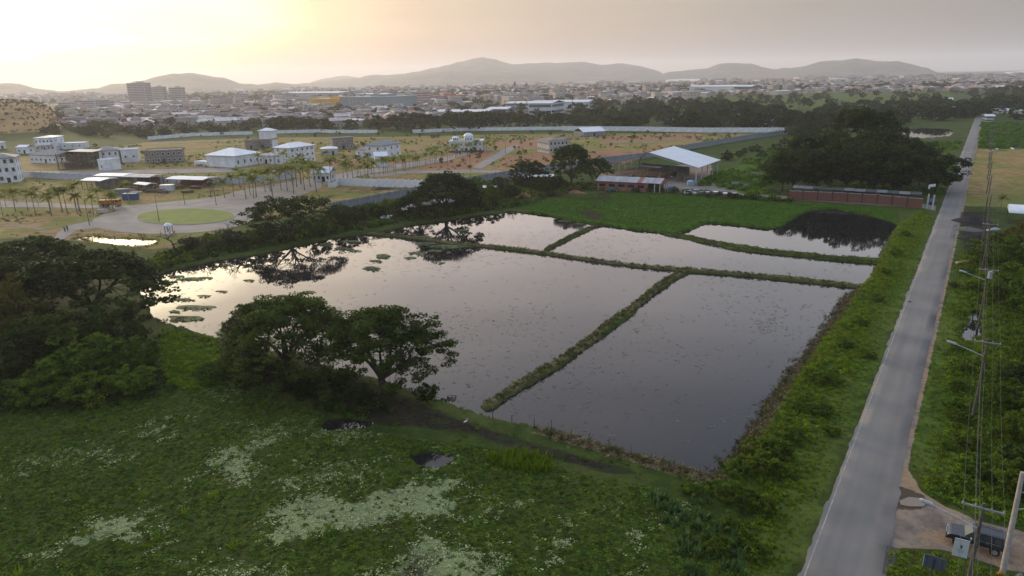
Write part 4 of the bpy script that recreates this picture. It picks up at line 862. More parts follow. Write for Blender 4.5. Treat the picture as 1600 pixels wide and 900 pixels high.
wall_line('yard_wall', [(35, 277), (130, 282), (260, 286), (360, 287), (421, 285), (463, 278)], 2.8, .22, mat('pale_block', (.48, .50, .53), .9, (.38, .40, .43), .6), 'pale grey wall behind the construction yard and the palms', panel=4.5)
# brick wall with pilasters and recessed courses
brickm = mat('brick_wall', (.27, .085, .062), .9, (.17, .06, .047), 1.2, .3); nt2 = brickm.node_tree
bt = nt2.nodes.new('ShaderNodeTexBrick'); bt.inputs['Scale'].default_value = 3.2; bt.inputs['Color1'].default_value = (.22, .085, .06, 1); bt.inputs['Color2'].default_value = (.14, .06, .048, 1); bt.inputs['Mortar'].default_value = (.17, .12, .10, 1); bt.inputs['Mortar Size'].default_value = .012
tcx = nt2.nodes.new('ShaderNodeTexCoord'); mpx = nt2.nodes.new('ShaderNodeMapping'); mpx.inputs['Rotation'].default_value = (math.pi/2, 0, 0); nt2.links.new(tcx.outputs['Object'], mpx.inputs[0]); nt2.links.new(mpx.outputs[0], bt.inputs['Vector'])
mm = nt2.nodes.new('ShaderNodeMix'); mm.data_type = 'RGBA'; mm.blend_type = 'MULTIPLY'; mm.inputs[0].default_value = .0; nt2.links.new(bt.outputs[0], nt2.nodes['Principled BSDF'].inputs['Base Color'])
wall_line('brick_wall', [(1231, 312), (1300, 315), (1370, 319), (1441, 326)], 2.9, .25, brickm, 'red brick wall with pilasters in front of the dark tree clump, above the dark pool', panel=4.3, pil=.4, cap=pale_roof, mp=mat('pilaster_dark', (.10, .06, .05), .9))
a, b = G(1236, 308), G(1438, 321); rz = ang(a, b); w_ = math.hypot(*(b-a)[:2]); e = empty('shed_roof', (a+b)/2+np.array([-math.sin(rz)*1.6, math.cos(rz)*1.6, 0]), rz, 'long low lean-to shed with grey sheet roof right behind the brick wall', 'shed')
for k in range(12):
    mb = MB(); x0 = -w_/2+w_*k/12; zz = 3.15+random.uniform(-.07, .07); mb.add([(x0+.04, -1.2, zz), (x0+w_/12-.04, -1.2, zz), (x0+w_/12-.04, 1.4, zz+.5), (x0+.04, 1.4, zz+.5)], [(0, 1, 2, 3)]); o = mb.build('roof_sheet', random.choice([grey_roof, mat('dark_tin', (.09, .09, .095), .8), mat('dark_tin', (.09, .09, .095), .8), grey_roof, pale_roof]), e); md = o.modifiers.new('t', 'SOLIDIFY'); md.thickness = .06
mb = MB()
for k in range(13): mb.box((-w_/2+w_*k/12, 1.3, 1.8), (.15, .15, 3.6)); mb.box((-w_/2+w_*k/12, -1.05, 1.55), (.12, .12, 3.1))
mb.build('post', dark_steel, e)
# gate, sign board and water tank at the end of the brick wall
p = G(1448, 326); e = empty('gate_posts', p, ang(G(1441, 325), G(1460, 328)), 'pale gate posts with crossbeam at the road end of the brick wall', 'gate')
for x in (0, 1.7): mb = MB(); mb.box((x, 0, 2.2), (.35, .35, 4.4)); mb.build('post', cream_wall, e)
p = G(1450, 318); e = empty('sign_board', p, .3, 'small white sign on a tall post above the gate by the tree clump', 'sign'); mb = MB(); mb.box((0, 0, 2.9), (.16, .16, 5.8)); mb.build('post', dark_steel, e); mb = MB(); mb.box((.7, -.14, 5.6), (2.0, .1, .8)); mb.box((-.7, -.14, 5.3), (.6, .1, 1.3)); mb.build('board', white_wall, e)

# ------------------------------------------------------------------ salmon building and open shed
e = house((933, 296), (1012, 300), 8.5, 3.7, 'low salmon-walled building with a grey sheet roof on the far side of the green field', wall=salmon, roof=None, floors=1, cols=0, side=0, cat='building', door=False)
a, b = G(933, 296), G(1031, 301); w0 = math.hypot(*(G(1012, 300)-G(933, 296))[:2]); w_ = math.hypot(*(b-a)[:2]); sh_ = (w_-w0)/2
for k in range(14):   # roof sheets, a shallow lean to the front
    mb = MB(); x0 = -w0/2-.6+(w_+1)*k/14; x1 = x0+(w_+1)/14-.04; z0 = 3.55; mb.add([(x0, -5.0, z0), (x1, -5.0, z0), (x1, .2, z0+1.25), (x0, .2, z0+1.25), (x1, 5.0, z0+.1), (x0, 5.0, z0+.1)], [(0, 1, 2, 3), (3, 2, 4, 5)])
    o = mb.build('roof_sheet', mat('red_sheet', (.30, .12, .10), .7) if k == 9 else (pale_roof if k % 3 else mat('grey_sheet', (.33, .335, .35), .6, ns=.5)), e); md = o.modifiers.new('t', 'SOLIDIFY'); md.thickness = .08
for k in range(5): mb = MB(); x = -w0/2+2+k*3.6; mb.box((x, -4.27, 2.0), (2.3, .12, 1.1)); mb.build('window', dark_open, e); mb = MB(); mb.box((x, -4.3, 1.38), (2.6, .2, .12)); mb.build('sill', cream_wall, e)
for x, y in ((w_-w0/2, -4.6), (w_-w0/2, 4.4), (w0/2+2.5, -4.6)): mb = MB(); mb.box((x, y, 1.8), (.28, .28, 3.6)); mb.build('column', steel, e)
mb = MB(); mb.add([(w_-w0/2+.3, -4.9, 3.4), (w_-w0/2+.3, .2, 4.7), (w_-w0/2+.3, 4.9, 3.5), (w_-w0/2+.3, 4.9, 2.7), (w_-w0/2+.3, -4.9, 2.7)], [(0, 1, 2, 3, 4)]); o = mb.build('gable', salmon, e); md = o.modifiers.new('t', 'SOLIDIFY'); md.thickness = .15
mb = MB(); mb.box((w0/2+2.2, 2, 1.6), (4, .2, 3.2)); mb.build('back_wall', salmon, e)
# open steel shed
c0, c1 = G(1087, 287), G(947, 273); back = G(1122, 273)-c0; back[2] = 0; bl = np.linalg.norm(back); span = c1-c0; span[2] = 0; sl_ = np.linalg.norm(span); rz = math.atan2(span[1], span[0])
e = empty('steel_shed', c0, 0, 'big open steel-framed shed with a white sheet roof behind the salmon building', 'shed')
eave, ridge, eave2 = 6.2, 10.6, 4.6; ux, uy = span/sl_, back/bl
def SP(u_, v_, z_): q = ux*u_+uy*v_; return (q[0], q[1], z_)
ns_ = 9
for sd in (0, 1):
    for k in range(ns_):
        a_, b_ = bl*k/ns_+.03, bl*(k+1)/ns_-.03
        if sd == 0: q = [SP(-1.0, a_-.5, eave), SP(sl_/2, a_-.5, ridge), SP(sl_/2, b_-.5, ridge), SP(-1.0, b_-.5, eave)]
        else: q = [SP(sl_/2, a_-.5, ridge), SP(sl_+.8, a_-.5, eave2), SP(sl_+.8, b_-.5, eave2), SP(sl_/2, b_-.5, ridge)]
        mb = MB(); mb.add(q, [(0, 1, 2, 3)]); o = mb.build('roof_sheet', mat('metal_roof', (.60, .64, .69), .45, (.52, .56, .61), .3), e); md = o.modifiers.new('t', 'SOLIDIFY'); md.thickness = .07; md.offset = 1
for k in range(5):
    v_ = bl*k/4*.96
    for u_ in (0, sl_): mb = MB(); mb.tube([SP(u_, v_, -.3), SP(u_, v_, (eave2 if u_ else eave)-.1)], .24, 6); mb.build('column', steel, e)
    mb = MB(); mb.tube([SP(0, v_, eave-.75), SP(sl_/2, v_, ridge-.85), SP(sl_, v_, eave2-.75)], .10, 4); mb.tube([SP(0, v_, eave-.15), SP(sl_/2, v_, ridge-.2), SP(sl_, v_, eave2-.15)], .10, 4)
    for i in range(14):
        u0 = sl_*(i+.2)/14; u1 = sl_*(i+.9)/14; zf = lambda u_: (eave+(ridge-eave)*u_/(sl_/2)) if u_ < sl_/2 else (eave2+(ridge-eave2)*(sl_-u_)/(sl_/2)); mb.tube([SP(u0, v_, zf(u0)-.8), SP(u1, v_, zf(u1)-.2)], .05, 3)
    mb.build('truss', steel, e)
mb = MB(); mb.box(SP(sl_*.55, bl*.8, 1.5), (24, .2, 3), rz); mb.build('back_wall', grey_wall, e)
e = empty('lean_to', G(1000, 272), rz+math.pi, 'low white sheet awning between the salmon building and the steel shed', 'awning'); mb = MB(); mb.box((0, 0, 3.6), (20, 3, .15)); mb.build('roof', white_roof, e)
for x in (-9, -3, 3, 9): mb = MB(); mb.box((x, 1.2, 1.75), (.15, .15, 3.5)); mb.build('post', steel, e)
for i, (x, y) in enumerate(((985, 281), (1035, 280), (1050, 276), (1010, 283), (1062, 283))):
    p = G(x, y); mb = MB(); mb.box((0, 0, .9), (3.2, 2, 1.8)); mb.box((1, 0, 2), (1.2, 1.4, .5)); tag(mb.build('pallet_stack', random.choice([rust, timber, dark_steel]), None, tuple(p), .3*i), 'stack of dark goods standing under the open steel shed', 'stack', 'goods under the steel shed')
p = G(1079, 290); mb = MB(); mb.tube([(0, 0, 0), (0, 0, 1.7), (0, 0, 2.1)], [1.4, 1.4, .4], 12); tag(mb.build('water_tank', mat('tank_blue', (.30, .42, .48), .6), None, tuple(p)), 'pale blue round water tank at the corner of the steel shed', 'tank')

# ------------------------------------------------------------------ tin shacks on the far bank
for i, (x, y, w_, d, h, m, lb) in enumerate([(604, 345, 3.2, 2, 1.0, white_roof, 'small white covered heap left of the tin shacks'), (628, 338, 4, 3, 2.2, white_roof, 'tin shack with bright white roof, leftmost of the shack row'), (648, 335, 4.5, 3.5, 2.4, pale_roof, 'tin shack with pale weathered roof, second in the shack row'), (662, 333, 5, 3.5, 2.7, grey_roof, 'tin shack with grey roof in the middle of the shack row'), (684, 328, 5, 3.5, 2.8, pale_roof, 'raised tin shack under the umbrella tree, second from right'), (700, 326, 5, 3.5, 2.6, grey_roof, 'tin shack with dull roof at the right end of the shack row'), (758, 303, 9, 2.5, 2.6, white_roof, 'narrow white roof showing above the scrub right of the shacks'), (838, 287, 14, 3, 3, white_roof, 'long thin white awning between the trees left of the salmon building')]):
    p = G(x, y); e = empty('shack', p, random.uniform(-.2, .35), lb, 'shack')
    for s_x in (-1, 1):
        for s_y in (-1, 1): mb = MB(); mb.box((s_x*w_*.42, s_y*d*.42, h/2), (.15, .15, h)); mb.build('post', timber, e)
    mb = MB(); mb.box((0, d*.3, h*.45), (w_*.8, .1, h*.8)); mb.build('wall', mat('old_boards', (.14, .12, .10), .9), e)
    for k in range(3): mb = MB(); xx = -w_/2+w_*k/3; mb.add([(xx, -d/2-.3, h), (xx+w_/3-.03, -d/2-.3, h+random.uniform(-.08, .08)), (xx+w_/3-.03, d/2+.3, h+.45), (xx, d/2+.3, h+.4)], [(0, 1, 2, 3)]); o = mb.build('roof_sheet', m, e); md = o.modifiers.new('t', 'SOLIDIFY'); md.thickness = .05
# small tiled-roof corner shack behind the left clump
house((-20, 420), (22, 415), 6, 2.6, 'bluish tin-roofed shed cut by the left edge behind the dark trees', wall=cream_wall, roof=('gable', 1.1, .6, mat('blue_tin', (.45, .55, .62), .5)), floors=1, cols=3, side=1, cat='shed')

# ------------------------------------------------------------------ construction yard
for i, (x0, y0, x1, y1, d, h, m, lb) in enumerate([(128, 296, 160, 297, 8, 3.8, white_roof, 'open yard shed with bluish white roof, leftmost in the construction yard'), (150, 289, 194, 290, 8, 4.0, white_roof, 'open yard shed with bright white roof behind the leftmost one'), (196, 291, 235, 292, 8, 4.0, pale_roof, 'open yard shed with white roof over rusty red stacks'), (262, 292, 318, 294, 8, 3.4, white_roof, 'long open yard shed with white roof at the right end of the yard'), (212, 297, 230, 299, 4, 2.6, white_roof, 'small white canopy in front of the red stacks')]):
    a, b = G(x0, y0), G(x1, y1); w_ = math.hypot(*(b-a)[:2]); rz = ang(a, b); e = empty('yard_shed', (*((a+b)[:2]/2+np.array([-math.sin(rz), math.cos(rz)])*d/2), 0), rz, lb, 'shed')
    link('roof', roof_mesh(w_, d, h, .5, .4, 'gable', m), e)
    for k in range(5):
        for s_y in (-1, 1): mb = MB(); mb.box((-w_/2+w_*k/4, s_y*d*.45, h/2), (.2, .2, h)); mb.build('post', timber, e)
    mb = MB(); mb.box((0, d*.3, h*.4), (w_*.9, .2, h*.75)); mb.build('back_wall', rust if i in (2, 3) else grey_wall, e)
for i in range(26):
    x = random.uniform(185, 330); y = random.uniform(292, 303); p = G(x, y); mb = MB()
    for k in range(3): mb.box((random.uniform(-.3, .3), 0, .15+.35*k), (random.uniform(2, 5), random.uniform(.8, 1.6), .3), random.uniform(-.1, .1))
    tag(mb.build('timber_stack', random.choice([rust, timber, rust, pale_roof]), None, tuple(p), random.uniform(-.5, .5)), 'low stack of brown and rusty building material in the yard left of the palms', 'stack', 'material stacks in the construction yard')
for x, y, m, lb in ((192, 304, grey_roof, 'grey tarpaulin-covered heap in the middle of the yard'), (205, 312, blue_p, 'blue container at the roadside edge of the yard'), (262, 297, car_white, 'white cabin box between the yard sheds')):
    p = G(x, y); mb = MB(); mb.box((0, 0, 1.1), (5, 2.4, 2.2)); mb.box((0, 0, 2.25), (5.1, 2.5, .12)); mb.box((2.52, 0, 1.1), (.06, 1.8, 1.8)); tag(mb.build('container', m, None, tuple(p), .05), lb, 'container')
# orange dump truck
def wheel(par, x, y, r_, w_=.25, name='wheel'):
    mb = MB(); mb.tube([(0, -w_/2, 0), (0, w_/2, 0)], r_, 16); o = mb.build('tyre', tyre_m); 
    root = bpy.data.objects.new(name, None); COL.objects.link(root); root.parent = par; root.location = (x, y, r_); o.parent = root
    mb = MB(); mb.tube([(0, -w_/2-.015, 0), (0, w_/2+.015, 0)], r_*.62, 12); mb.build('rim', alloy, root); return root
p = G(173, 323); e = empty('dump_truck', p, .12, 'orange dump truck parked at the roadside behind the left palms', 'truck')
mb = MB(); mb.add([(-3, -1.15, 1.1), (1.3, -1.15, 1.1), (1.3, 1.15, 1.1), (-3, 1.15, 1.1), (-3.3, -1.3, 2.5), (1.5, -1.3, 2.5), (1.5, 1.3, 2.5), (-3.3, 1.3, 2.5)], [(0, 3, 2, 1), (4, 5, 6, 7), (0, 1, 5, 4), (1, 2, 6, 5), (2, 3, 7, 6), (3, 0, 4, 7)]); mb.build('tipper_body', orange_p, e)
mb = MB(); mb.box((2.6, 0, 1.6), (1.7, 2.3, 1.9), 0, .92); mb.build('cab', orange_p, e); mb = MB(); mb.box((3.42, 0, 2.0), (.08, 1.8, .7)); mb.box((2.6, -1.14, 2.0), (.9, .08, .6)); mb.build('window', glass, e)
for x in (-2.3, -1.2, 2.5):
    for y in (-1, 1): wheel(e, x, y, .52)
mb = MB(); mb.box((0, 0, .8), (6.5, .9, .3)); mb.build('chassis', dark_steel, e)
p = G(160, 331); mb = MB(); mb.box((0, 0, .45), (3.6, 1.6, .9), 0, .8); mb.box((0, 0, .95), (2.9, 1.2, .12)); tag(mb.build('skip', cream_wall, None, tuple(p), .1), 'pale low skip beside the road in front of the dump truck', 'skip')
# white lantern-topped monument
p = G(265, 367); e = empty('monument', p, 0, 'small white-capped kiosk standing on the near edge of the cul-de-sac', 'kiosk')
mb = MB(); mb.box((0, 0, .3), (2.2, 2.2, .6)); mb.build('base', cream_wall, e)
for sx_ in (-.7, .7):
    for sy_ in (-.7, .7): mb = MB(); mb.box((sx_, sy_, 1.6), (.22, .22, 2.0)); mb.build('column', cream_wall, e)
mb = MB(); mb.tube([(0, 0, 2.6), (0, 0, 2.85), (0, 0, 3.3), (0, 0, 3.5)], [1.15, 1.1, .55, .06], 10); mb.build('roof', white_roof, e)
# lamp posts and poles on the estate
def lamp_post(x, y, h, label, group=None, arm=1.2):
    p = G(x, y); e = empty('lamp_post', p, random.uniform(0, 6), label, 'street lamp', group); mb = MB(); mb.tube([(0, 0, -.2), (0, 0, h)], [.11, .06], 6); mb.build('post', dark_steel, e)
    mb = MB(); mb.tube([(0, 0, h-.1), (arm*.6, 0, h+.15), (arm, 0, h+.15)], .035, 5); mb.build('arm', dark_steel, e); mb = MB(); mb.box((arm+.2, 0, h+.14), (.6, .22, .12), 0, .7); mb.build('lamp_head', steel, e)
for x, y in ((140, 352), (249, 347), (330, 309), (338, 321), (427, 321), (289, 320)): lamp_post(x, y, 8.2, 'slim dark lamp post around the cul-de-sac lawn', 'lamp posts around the cul-de-sac')
for x, y in ((1248/1.97, 268), (700, 262), (735, 268), (790, 240), (560, 290), (470, 290), (450, 275), (710, 240), (760, 231), (680, 250)): lamp_post(x, y, 7.5, 'slim lamp post along the estate avenue', 'lamp posts along the estate avenue')
lamp_post(1042, 302, 5.8, 'dark lamp post at the entrance beside the salmon building')
for x, y in ((182, 329), (184, 329), (174, 328)):
    p = G(x, y)

# ------------------------------------------------------------------ vehicles by the shed
def car(p, rz, body, label, kind='hatch', L_=4.3, W_=1.75, H_=1.5, group=None, cat='car'):
    e = empty('parked_car', p, rz, label, cat, group)
    if kind == 'suv': prof = [(-.5, .34), (-.5, .62), (-.485, .70), (-.475, .96), (-.415, .985), (-.10-.0, 1.0), (.065, .985), (.20, .66), (.44, .60), (.495, .50), (.5, .33)]
    else: prof = [(-.5, .28), (-.5, .60), (-.44, .70), (-.36, .97), (-.10, 1.0), (.05, .97), (.20, .66), (.44, .58), (.495, .46), (.5, .26)]
    rows = []; nP = len(prof)
    for (t, zz) in prof:
        cab = zz > .69; k = .80 if zz > .9 else (.93 if cab else 1.0)
        rows.append((t*L_, zz*H_, k))
    mb = MB(); n = len(rows); vs = []
    for sgn in (-1, 1):
        for (x, z, k) in rows: vs.append((x, sgn*W_/2*k, z))
    mb.v = vs; belt = []
    fs = [tuple(range(n)), tuple(range(2*n-1, n-1, -1))]
    for i in range(n-1): fs.append((i, i+n, i+1+n, i+1))
    fs.append((n-1, 2*n-1, n, 0)); mb.f = fs; mb.m = [0]*len(fs)
    me_ = mb.mesh('body', body); 
    import bmesh
    bm = bmesh.new(); bm.from_mesh(me_); bmesh.ops.recalc_face_normals(bm, faces=bm.faces[:]); bmesh.ops.triangulate(bm, faces=[f for f in bm.faces if len(f.verts) > 4]); bmesh.ops.bevel(bm, geom=[ed for ed in bm.edges if ed.calc_face_angle(0) > .5], offset=.05, segments=2, affect='EDGES', clamp_overlap=True); bm.to_mesh(me_); bm.free()
    link('body', me_, e)
    zb, zt = H_*.68, H_*.93
    ws = {'suv': [(-.44, -.27), (-.255, -.09), (-.075, .075)], 'hatch': [(-.36, -.17), (-.155, .06)]}[kind]
    for sgn in (-1, 1):
        for (x0, x1) in ws:
            m2 = MB(); xs = x1 if x1 < .05 else x1-.05; y0, y1 = sgn*(W_/2*.965+.01), sgn*(W_/2*.835+.012)
            xe = x1+ (.05 if x1 > .03 else 0); q = [(x0*L_, y0, zb), (xe*L_, y0, zb), (xs*L_, y1, zt), (x0*L_+(.12 if x0 < -.3 and kind == 'hatch' else 0), y1, zt)]
            m2.add(q, [(0, 1, 2, 3) if sgn < 0 else (3, 2, 1, 0)]); m2.build('side_window', glass, e)
        for x in (-.5*.62, .5*.62): wheel(e, x*L_, sgn*(W_/2-.06), .38 if kind == 'suv' else .31, .22)
        m2 = MB(); m2.box((.478*L_, sgn*W_*.36, H_*.47), (.12, .32, .2)); m2.build('headlight', lamp_glass, e)
        m2 = MB(); m2.box((-.498*L_, sgn*W_*.42, H_*.55), (.05, .18, .3)); m2.build('tail_light', rust, e)
        m2 = MB(); m2.box((.10*L_, sgn*(W_/2+.08), H_*.66), (.14, .2, .16), 0, .8); m2.build('mirror', lamp_glass if kind == 'suv' else body, e)
    m2 = MB(); m2.add([(.198*L_+.02, -W_*.44, H_*.68), (.198*L_+.02, W_*.44, H_*.68), (.078*L_+.02, W_*.385, H_*.965), (.078*L_+.02, -W_*.385, H_*.965)], [(0, 1, 2, 3)]); m2.build('windscreen', mat('windscreen', (.10, .12, .115), .08, spec=.9) if kind == 'suv' else glass, e)
    m2 = MB(); m2.box((.505*L_, 0, H_*.36), (.10, W_*.9, .2)); m2.build('bumper', dark_steel if kind != 'suv' else body, e)
    if kind == 'suv':
        for sgn in (-1, 1):
            m2 = MB(); m2.tube([(-.42*L_, sgn*W_*.37, H_*1.0), (-.40*L_, sgn*W_*.37, H_*1.035), (.0, sgn*W_*.37, H_*1.05), (.03*L_, sgn*W_*.37, H_*1.0)], .025, 5); m2.build('roof_rail', dark_steel, e)
            for x in (-.17, .0): m2 = MB(); m2.box((x*L_, sgn*(W_/2+.01), H_*.60), (.2, .04, .04)); m2.build('door_handle', alloy, e)
            m2 = MB(); m2.box((-.05*L_, sgn*(W_/2+.005), H_*.64), (3.0, .02, .03)); m2.build('trim', alloy, e)
        m2 = MB(); m2.box((.503*L_, 0, H_*.48), (.05, .8, .16)); m2.build('grille', alloy, e)
        m2 = MB(); m2.box((-.515*L_, 0, H_*.6), (.14, .62, .62)); m2.build('spare_wheel_cover', car_dark, e)
    return e
fc, rc = G(1486, 852), G(1577, 877); mid = (fc+rc)/2; rzc = ang(rc, fc)
mid = np.append((fc+rc)[:2]/2, .05); car(mid+np.array([0.2, 1.0, 0]), rzc, car_dark, 'dark blue-black off-road car parked on the gravel by the near pole', 'suv', 4.35, 1.8, 1.72)
car(G(1078, 304), -.25, car_white, 'white car parked at the left end of the row by the open shed'); car(G(1090, 303), -.2, car_grey, 'grey car parked right behind the white one by the open shed')
car(G(1051, 297), .9, blue_p, 'dark blue car at the entrance between salmon building and shed'); 
car(G(957, 299), .05, mat('car_teal', (.04, .10, .10), .35), 'dark green car parked in front of the salmon wall')
car(G(1456, 318), .7, blue_p, 'blue car parked under the tree at the end of the brick wall'); 
for x, y, lb in ((1105, 307, 'leftmost of the four dark moto-taxis with canopies by the lane'), (1118, 307, 'moto-taxi with white canopy, second of the four by the lane'), (1133, 309, 'moto-taxi with reddish body, third of the four by the lane'), (1147, 309, 'rightmost of the four dark moto-taxis by the lane')):
    p = G(x, y); e = empty('moto_taxi', p, 1.2+random.uniform(-.2, .2), lb, 'moto-taxi'); bm_ = rust if 'reddish' in lb else car_dark
    mb = MB(); mb.box((-.4, 0, .75), (1.5, 1.25, .6)); mb.box((1.0, 0, .75), (.7, .35, .5)); mb.build('body', bm_, e)
    mb = MB(); mb.box((-.3, 0, 1.75), (1.9, 1.35, .1)); mb.build('canopy', white_roof if 'white' in lb or 'reddish' in lb else pale_roof, e)
    mb = MB()
    for sx_ in (-1.1, .45):
        for sy_ in (-.6, .6): mb.box((sx_, sy_, 1.35), (.06, .06, .8))
    mb.build('canopy_frame', dark_steel, e); wheel(e, 1.25, 0, .3, .12); wheel(e, -.8, -.6, .3, .12); wheel(e, -.8, .6, .3, .12)
    mb = MB(); mb.box((.46, 0, 1.3), (.05, 1.1, .7)); mb.build('windscreen', lamp_glass, e)

# ------------------------------------------------------------------ power line along the road
PS = []
p1 = P(1538, 784, 10.6)[:2]; s1 = (p1-ROAD0[:2])@RD[:2]; off = (p1-ROAD0[:2])@RN[:2]
for k in range(12): PS.append(s1+37.0*k)
XA = ang((0, 0), RN)
def utility_pole(q, h, label, lamp=False, m=wood_pole, transf=False):
    e = empty('utility_pole', q, XA, label, 'utility pole'); mb = MB(); mb.tube([(0, 0, -.4), (.03, 0, h*.5), (0, 0, h)], [.165, .14, .11], 9); mb.build('post', m, e)
    mb = MB(); mb.box((0, -.12, h-.35), (2.6, .10, .12)); mb.build('crossarm', mat('galvanised', (.30, .31, .30), .6), e)
    for x in (-1.2, -.45, .5, 1.2): mb = MB(); mb.tube([(x, -.12, h-.29), (x, -.12, h-.12)], [.06, .04], 6); mb.build('insulator', lamp_glass, e)
    if lamp:
        mb = MB(); mb.tube([(-.1, 0, h-2.1), (-1.6, -.1, h-1.55), (-2.9, -.2, h-1.15)], .04, 6); mb.build('lamp_arm', steel, e)
        mb = MB(); mb.tube([(-2.8, -.2, h-1.17), (-3.1, -.22, h-1.06), (-3.7, -.26, h-.92), (-3.85, -.27, h-.90)], [.06, .17, .15, .05], 8); mb.build('lamp_head', lamp_glass, e)
    if transf: mb = MB(); mb.tube([(.3, -.3, h-1.6), (.3, -.3, h-.5)], [.32, .32], 10); mb.build('transformer', lamp_glass, e)
    return e
labs = ['nearest utility pole with street lamp and crossarm, in front of the dark car', 'second utility pole with a street lamp beside the ditch', 'third utility pole with a pale drum below the crossarm', 'fourth utility pole at the edge of the brown field', 'fifth utility pole beside the brown field', 'sixth utility pole beyond the brown field']
for k, s in enumerate(PS):
    q = rp_(s, off); q[2] = gz(q[0], q[1])
    utility_pole(q, 10.6, labs[k] if k < 6 else ('seventh', 'eighth', 'ninth', 'tenth', 'eleventh', 'twelfth')[k-6]+' utility pole counted from the camera, small and far along the road', k in (0, 1, 2), transf=(k == 2))
    if k >= 6: COL.objects[-1]
for j_, x in enumerate((-1.2, -.45, .5, 1.2)):
    mb = MB(); pts = []
    for k in range(-1, len(PS)-1):
        sa = PS[0]+37*k; 
        for t_ in range(10):
            u_ = t_/10; pts.append(rp_(sa+37*u_, off+x, 10.45-4*.55*u_*(1-u_)))
    mb.tube(pts, .011, 4); tag(mb.build('power_cable', wire_m), ('leftmost', 'second from left', 'third from left', 'rightmost')[j_]+' overhead cable on the crossarms of the roadside poles', 'cable')
for j_, (x, z) in enumerate(((-.2, 8.2), (.15, 7.7))):
    mb = MB(); pts = []
    for k in range(-1, 9):
        for t_ in range(10): u_ = t_/10; pts.append(rp_(PS[0]+37*(k+u_), off+x, z-4*.8*u_*(1-u_)))
    mb.tube(pts, .016, 4); tag(mb.build('power_cable', wire_m), 'lower thick cable fixed to the roadside poles, '+('upper one', 'lower one')[j_], 'cable')
# leaning concrete pole
b0 = G(1567, 893); h_ = 9.0
for _h_ in np.linspace(5, 16, 45):
    if W((b0[0], b0[1], _h_))[1] > 738: h_ = _h_
tx = P(1598, 738, h_); e = empty('concrete_pole', b0, 0, 'thick bare pale concrete pole at the bottom right corner', 'pole'); mb = MB(); d_ = tx-b0
mb.tube([(0, 0, -.3), tuple(d_*.5), tuple(d_)], [.24, .205, .165], 12); mb.build('post', conc_pole, e)
mb = MB(); t1, t2 = d_*.82, d_*.64; mb.tube([tuple(t1), tuple(t1+np.array([.9, .1, -.35]))], .03, 5); mb.tube([tuple(t2), tuple(t2+np.array([1.1, .1, .0]))], .03, 5); mb.build('bracket', steel, e)
# signs at the junction
def board(pts, depth_px, h0, label, mface, post, marks=None, rzoff=0):
    pass
q = G(1498, 903); fr = Vector((0-q[0], 0-q[1], 0)).normalized(); rzs = math.atan2(fr[1], fr[0])+math.pi/2
def px_h(q, y):
    best = 0
    for hh in np.linspace(0, 8, 161):
        if W((q[0], q[1], hh))[1] >= y: best = hh
    return best
zt, zb_ = px_h(q, 843), px_h(q, 868); e = empty('sign_board', q, rzs+.15, 'white notice board with small dark mark in front of the dark car', 'sign')
mb = MB(); mb.tube([(.25, .06, -.2), (.25, .06, zt-.1)], .045, 6); mb.build('post', dark_steel, e)
wd_ = 1.02; zz0 = zb_-.1; mb = MB(); mb.box((-.25, 0, (zt+zz0)/2), (wd_, .05, zt-zz0)); mb.build('board', mat('sign_white', (.46, .50, .49), .6, (.42, .46, .45), 1), e)
mb = MB(); zc = (zt+zz0)/2+.14; mb.tube([(-.25, -.035, zc+.10), (-.25, -.045, zc+.10)], .075, 10); mb.add([(-.33, -.04, zc+.02), (-.20, -.04, zc-.02), (-.19, -.04, zc-.16), (-.29, -.04, zc-.18)], [(0, 3, 2, 1)]); mb.box((-.23, -.04, zc+.03), (.07, .01, .08)); mb.build('emblem', dark_steel, e)
for k in range(3): mb = MB(); mb.box((-.25, -.033, zc-.32-.11*k), (.52-.08*k, .012, .035)); mb.build('text_line', mat('sign_print', (.30, .34, .34), .7), e)
mb = MB(); mb.box((-.25, -.03, zt-.04), (wd_+.04, .03, .05)); mb.box((-.25, -.03, zz0+.03), (wd_+.04, .03, .05)); mb.build('border', lamp_glass, e)
q = G(1452, 912); zt = px_h(q, 868); zb_ = px_h(q, 887); e = empty('sign_board', q, rzs+.1, 'dark grey back of a road sign in the grass at the bottom edge', 'sign')
mb = MB(); mb.tube([(0, -.05, -.2), (0, -.05, zt-.2)], .06, 6); mb.build('post', dark_steel, e)
mb = MB(); mb.box((.08, 0, (zt+zb_)/2), (1.55, .05, max(.5, zt-zb_))); mb.build('board', mat('sign_back', (.085, .10, .125), .6), e)
for x in (-.45, .1, .6): mb = MB(); mb.box((x, -.04, (zt+zb_)/2), (.04, .03, max(.5, zt-zb_)-.05)); mb.build('rib', dark_steel, e)
mb = MB(); mb.box((-.68, -.03, (zt+zb_)/2), (.05, .04, max(.5, zt-zb_))); mb.build('edge_strip', lamp_glass, e)
for x, y, lb in ((1560, 897, 'broken orange concrete piece with dark cavity at the bottom edge below the pale pole'), (1590, 901, 'broken grey rubble piece at the bottom right corner')):
    p = G(x, y); mb = MB(); mb.box((0, 0, .1), (.55, .3, .3), .4, .6); mb.box((.35, .15, .08), (.4, .28, .2), 1.1, .8); tag(mb.build('rubble', orange_p if 'orange' in lb else raw_conc, None, tuple(p)), lb, 'rubble')

